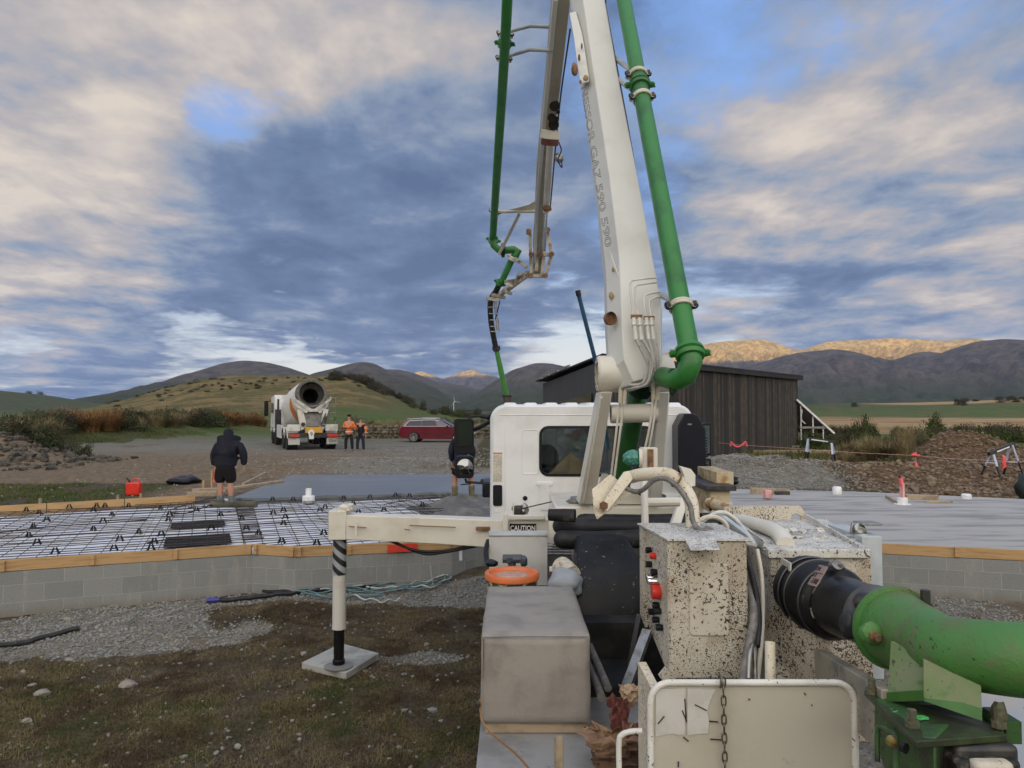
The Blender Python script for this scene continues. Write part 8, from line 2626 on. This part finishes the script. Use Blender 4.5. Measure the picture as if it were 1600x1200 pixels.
# ---- B: person half hidden by the mirror
D = 15.5
root = empty('person', PP(722, 778, D), 'person in navy jacket with muddy olive boots, half hidden behind the truck mirror', 'person')
nodes = {
    'hip': (PP(721, 728, D), (.15, .12)), 'waist': (PP(721, 712, D), (.15, .12)), 'chest': (PP(721, 690, D, -.02), (.17, .13)), 'neck': (PP(722, 675, D), .06), 'head0': (PP(722, 668, D, .03), .08), 'head': (PP(722, 663, D, .03), .092),
    'lsh': (PP(710, 684, D), .06), 'lel': (PP(704.5, 704, D), .045), 'lwr': (PP(706, 722, D, .1), .032), 'Lhand': (PP(707, 728, D, .14), (.036, .022)),
    'rsh': (PP(733, 684, D), .06), 'rel': (PP(738, 704, D, .1), .045), 'rwr': (PP(737, 720, D, .2), .032), 'Rhand': (PP(737, 726, D, .25), (.036, .022)),
    'lhp': (PP(713, 732, D), .09), 'lkn': (PP(710.5, 748, D), .06), 'lcf': (PP(710.5, 757, D), .058), 'lan': (PP(711, 772, D), .042), 'lto': (PP(706, 777, D, .04), .035),
    'rhp': (PP(730, 732, D), .09), 'rkn': (PP(735, 748, D, .1), .06), 'rcf': (PP(736, 757, D, .1), .058), 'ran': (PP(737, 770, D, .1), .042), 'rto': (PP(741, 775, D, .14), .035)}
edges = chain('hip', 'waist', 'chest', 'neck', 'head0', 'head') + chain('chest', 'lsh', 'lel', 'lwr', 'Lhand') + chain('chest', 'rsh', 'rel', 'rwr', 'Rhand') + chain('hip', 'lhp', 'lkn', 'lcf', 'lan', 'lto') + chain('hip', 'rhp', 'rkn', 'rcf', 'ran', 'rto')
for tg_, s_ in (('L', 1), ('R', -1)):
    fingers(nodes, edges, None, nodes[tg_ + 'hand'][0], Vector((0, .3, -1)), Vector((s_ * .3, 1, .3)), tg_, .5)
skinned('body', nodes, edges, skinm, root, 'hip')
hd_ = nodes['head'][0]
face(hd_, Vector((.5, 1, -.2)), .1, root)
q = MB(); q.blob(hd_ + Vector((0, 0, .03)), (.108, .112, .085), 3, .06, 3); q.build('hair', mat('dark_hair', (.012, .01, .009), .8), root, smooth=60)
skinned('jacket', {'hem0': (PP(720, 734, D), (.18, .14)), 'hem': (PP(720, 728, D), (.22, .165)), 'mid': (PP(720, 712, D), (.22, .165)), 'up': (PP(721, 692, D), (.20, .155)), 'nk': (PP(722, 679, D), (.10, .09)), 'ls': (PP(710, 687, D), .085), 'le': (PP(704.5, 705, D), .075), 'lw': (PP(706, 722, D, .1), .052), 'rs': (PP(733, 687, D), .085), 're': (PP(738, 705, D, .1), .075), 'rw': (PP(737, 719, D, .19), .052)},
        chain('hem0', 'hem', 'mid', 'up', 'nk') + chain('up', 'ls', 'le', 'lw') + chain('up', 'rs', 're', 'rw'), mat('navy_jacket', (.010, .012, .030), .8, c2=(.018, .02, .04), sc=6, bump=.005, bump_sc=9), root, 'up')
skinned('shorts', {'h': (PP(721, 731, D), (.19, .14)), 'l1': (PP(713, 738, D), .11), 'l2': (PP(711, 744, D), .10), 'r1': (PP(730, 738, D), .11), 'r2': (PP(734, 744, D, .08), .10)}, chain('h', 'l1', 'l2') + chain('h', 'r1', 'r2'), MATS['shorts_black'], root, 'h')
olive = mat('gumboot_olive', (.10, .095, .05), .7, c2=(.16, .14, .09), sc=9)
for (x, dy, fx) in ((710.8, 0, -4), (736.5, .1, 4)):
    skinned('gumboot', {'a': (PP(x, 757, D, dy), .072), 'b': (PP(x, 771, D, dy), .070), 'c': (PP(x + fx * .5, 776.5, D, dy), .058), 'd': (PP(x + fx * 2, 777.5, D, dy + .08), .05)}, chain('a', 'b', 'c', 'd'), olive, root, 'a', 2)

# ---- C: hi-vis, arms folded
hiv = mat('hi_vis_orange', (.75, .17, .03), .7, c2=(.60, .12, .02), sc=8, bump=.004)
refl = mat('reflective_band', (.6, .6, .58), .4)
blk = mat('work_trousers', (.012, .013, .018), .8, c2=(.02, .022, .03), sc=8, bump=.004)
def worker(px, D, yt, yb, fwd_x, label, vest, trousers, folded, hat=None):
    s_ = (yb - yt)
    Y_ = lambda f: yt + s_ * f
    X_ = lambda f: px + s_ * f
    fy = -.05
    root = empty('person', PP(px, yb, D), label, 'person')
    nodes = {'hip': (PP(px, Y_(.50), D), (.14, .11)), 'waist': (PP(px, Y_(.42), D), (.135, .11)), 'chest': (PP(px, Y_(.27), D), (.16, .12)), 'neck': (PP(px, Y_(.165), D), .058), 'head0': (PP(px, Y_(.12), D), .078), 'head': (PP(px, Y_(.07), D), .088),
             'lsh': (PP(X_(-.105), Y_(.21), D), .06), 'lel': (PP(X_(-.145), Y_(.36), D), .045),
             'rsh': (PP(X_(.105), Y_(.21), D), .06), 'rel': (PP(X_(.145), Y_(.36), D), .045),
             'lhp': (PP(X_(-.06), Y_(.55), D), .09), 'lkn': (PP(X_(-.085), Y_(.74), D, -.02), .06), 'lan': (PP(X_(-.09), Y_(.955), D), .04), 'lto': (PP(X_(-.10), Y_(.985), D, -.14), .035),
             'rhp': (PP(X_(.06), Y_(.55), D), .09), 'rkn': (PP(X_(.075), Y_(.74), D, -.02), .06), 'ran': (PP(X_(.085), Y_(.955), D), .04), 'rto': (PP(X_(.10), Y_(.985), D, -.14), .035)}
    if folded:
        nodes['lwr'] = (PP(X_(.02), Y_(.335), D, -.20), .035); nodes['Lhand'] = (PP(X_(.07), Y_(.325), D, -.19), (.034, .022))
        nodes['rwr'] = (PP(X_(-.02), Y_(.355), D, -.24), .035); nodes['Rhand'] = (PP(X_(-.07), Y_(.345), D, -.22), (.034, .022))
    else:
        nodes['lwr'] = (PP(X_(-.08), Y_(.36), D, -.22), .035); nodes['Lhand'] = (PP(X_(-.05), Y_(.34), D, -.27), (.034, .022))
        nodes['rwr'] = (PP(X_(.155), Y_(.50), D, -.05), .035); nodes['Rhand'] = (PP(X_(.15), Y_(.55), D, -.06), (.034, .022))
    edges = chain('hip', 'waist', 'chest', 'neck', 'head0', 'head') + chain('chest', 'lsh', 'lel', 'lwr', 'Lhand') + chain('chest', 'rsh', 'rel', 'rwr', 'Rhand') + chain('hip', 'lhp', 'lkn', 'lan', 'lto') + chain('hip', 'rhp', 'rkn', 'ran', 'rto')
    for tg_, sg in (('L', 1), ('R', -1)):
        dv = (nodes[tg_ + 'hand'][0] - nodes[tg_.lower() + 'wr'][0])
        fingers(nodes, edges, None, nodes[tg_ + 'hand'][0], dv, Vector((0, 0, 1)) if folded else Vector((0, 1, .3)), tg_, .5)
    skinned('body', nodes, edges, skinm, root, 'hip')
    hd = nodes['head'][0]
    fwd = Vector((fwd_x, -1, -.1))
    face(hd, fwd, .095, root)
    q = MB(); q.blob(hd + Vector((-fwd_x * .02, .02, .035)), (.105, .11, .075), 2, .06, 3); q.build('hair' if not hat else 'cap', hat or MATS['dark_hair'], root, smooth=60)
    if hat:
        q = MB(); q.blob(hd + fwd.normalized() * .13 + Vector((0, 0, .04)), (.07, .08, .012), 1, 0, 2); q.build('peak', hat, root)
    jn = {'hem0': (PP(px, Y_(.56), D), (.16, .13)), 'hem': (PP(px, Y_(.52), D), (.18, .145)), 'mid': (PP(px, Y_(.42), D), (.175, .145)), 'up': (PP(px, Y_(.26), D), (.185, .14)), 'nk': (PP(px, Y_(.185), D), (.09, .085)), 'ls': (PP(X_(-.105), Y_(.235), D), .08), 'le': (PP(X_(-.145), Y_(.355), D), .066), 'rs': (PP(X_(.105), Y_(.235), D), .08), 're': (PP(X_(.145), Y_(.355), D), .066)}
    lw = nodes['lwr'][0]; rw = nodes['rwr'][0]
    jn['lw'] = (lw, .05); jn['rw'] = (rw, .05)
    skinned('jacket', jn, chain('hem0', 'hem', 'mid', 'up', 'nk') + chain('up', 'ls', 'le', 'lw') + chain('up', 'rs', 're', 'rw'), vest, root, 'up')
    skinned('trousers', {'w': (PP(px, Y_(.46), D), (.15, .12)), 'h': (PP(px, Y_(.52), D), (.17, .135)), 'l0': (PP(X_(-.06), Y_(.58), D), .105), 'l1': (PP(X_(-.085), Y_(.74), D, -.02), .085), 'l2': (PP(X_(-.09), Y_(.94), D), .07), 'r0': (PP(X_(.06), Y_(.58), D), .105), 'r1': (PP(X_(.075), Y_(.74), D, -.02), .085), 'r2': (PP(X_(.085), Y_(.94), D), .07)}, chain('w', 'h', 'l0', 'l1', 'l2') + chain('h', 'r0', 'r1', 'r2'), trousers, root, 'h')
    for sx_ in (-.095, .092):
        skinned('boot', {'a': (PP(X_(sx_), Y_(.93), D), .062), 'b': (PP(X_(sx_), Y_(.975), D), .055), 'c': (PP(X_(sx_), Y_(.985), D, -.17), .045)}, chain('a', 'b', 'c'), mat('work_boot', (.03, .028, .025), .7, c2=(.08, .07, .06), sc=9), root, 'a', 2)
    return root, Y_, X_


r1_, Y_, X_ = worker(545.5, 36.5, 646.5, 706, .15, 'person in bright orange hi-vis jacket with folded arms beside the mixer truck', hiv, blk, True)
q = MB(); q.lathe([(.205, -.03), (.21, 0), (.205, .03)], PP(545.5, Y_(.47), 36.5), n=20)
for v in range(len(q.v)):
    x, y, z = q.v[v]; yc = PP(545.5, Y_(.47), 36.5).y; q.v[v] = (x, yc + (y - yc) * .82, z)
q.build('reflective_band', refl, r1_)
r2_, Y2_, X2_ = worker(563.5, 37.2, 650.5, 706, -.6, 'person in black and orange work top and cap, standing right of the orange jacket', mat('dark_work_top', (.015, .015, .02), .8, c2=(.02, .02, .03), bump=.004), mat('dark_jeans', (.02, .027, .045), .85, c2=(.03, .04, .06), sc=7, bump=.004), False, mat('cap_grey', (.10, .09, .10), .8))
skinned('orange_sleeve', {'a': (PP(X2_(.115), Y2_(.26), 37.2, -.01), .085), 'b': (PP(X2_(.15), Y2_(.36), 37.2, -.01), .078), 'c': (PP(X2_(.155), Y2_(.48), 37.2, -.04), .06)}, chain('a', 'b', 'c'), hiv, r2_, 'a')
skinned('orange_sleeve', {'a': (PP(X2_(-.11), Y2_(.25), 37.2, -.02), .085), 'b': (PP(X2_(-.15), Y2_(.36), 37.2, -.03), .074), 'c': (PP(X2_(-.085), Y2_(.36), 37.2, -.2), .058)}, chain('a', 'b', 'c'), hiv, r2_, 'a')
q = MB()
for yy in (.33, .46):
    c = PP(X2_(.15), Y2_(yy), 37.2, -.02); q.lathe([(.085, -.02), (.087, 0), (.085, .02)], c, n=14)
q.build('reflective_band', refl, r2_)
# ================================================================ HAZE
hz = bpy.data.materials.new('haze')
hz.use_nodes = True
t = hz.node_tree
t.nodes.remove(t.nodes['Principled BSDF'])
pv = nd(t, 'ShaderNodeVolumePrincipled', {'Color': (0.50, 0.65, 1.0, 1), 'Density': 0.00004, 'Anisotropy': 0.0})
t.links.new(pv.outputs[0], t.nodes['Material Output'].inputs['Volume'])
q = MB()
q.bb(-9600, 9600, -9500, 9400, -16, 900)
ho = q.build('haze', hz)
tag(ho, kind='stuff')
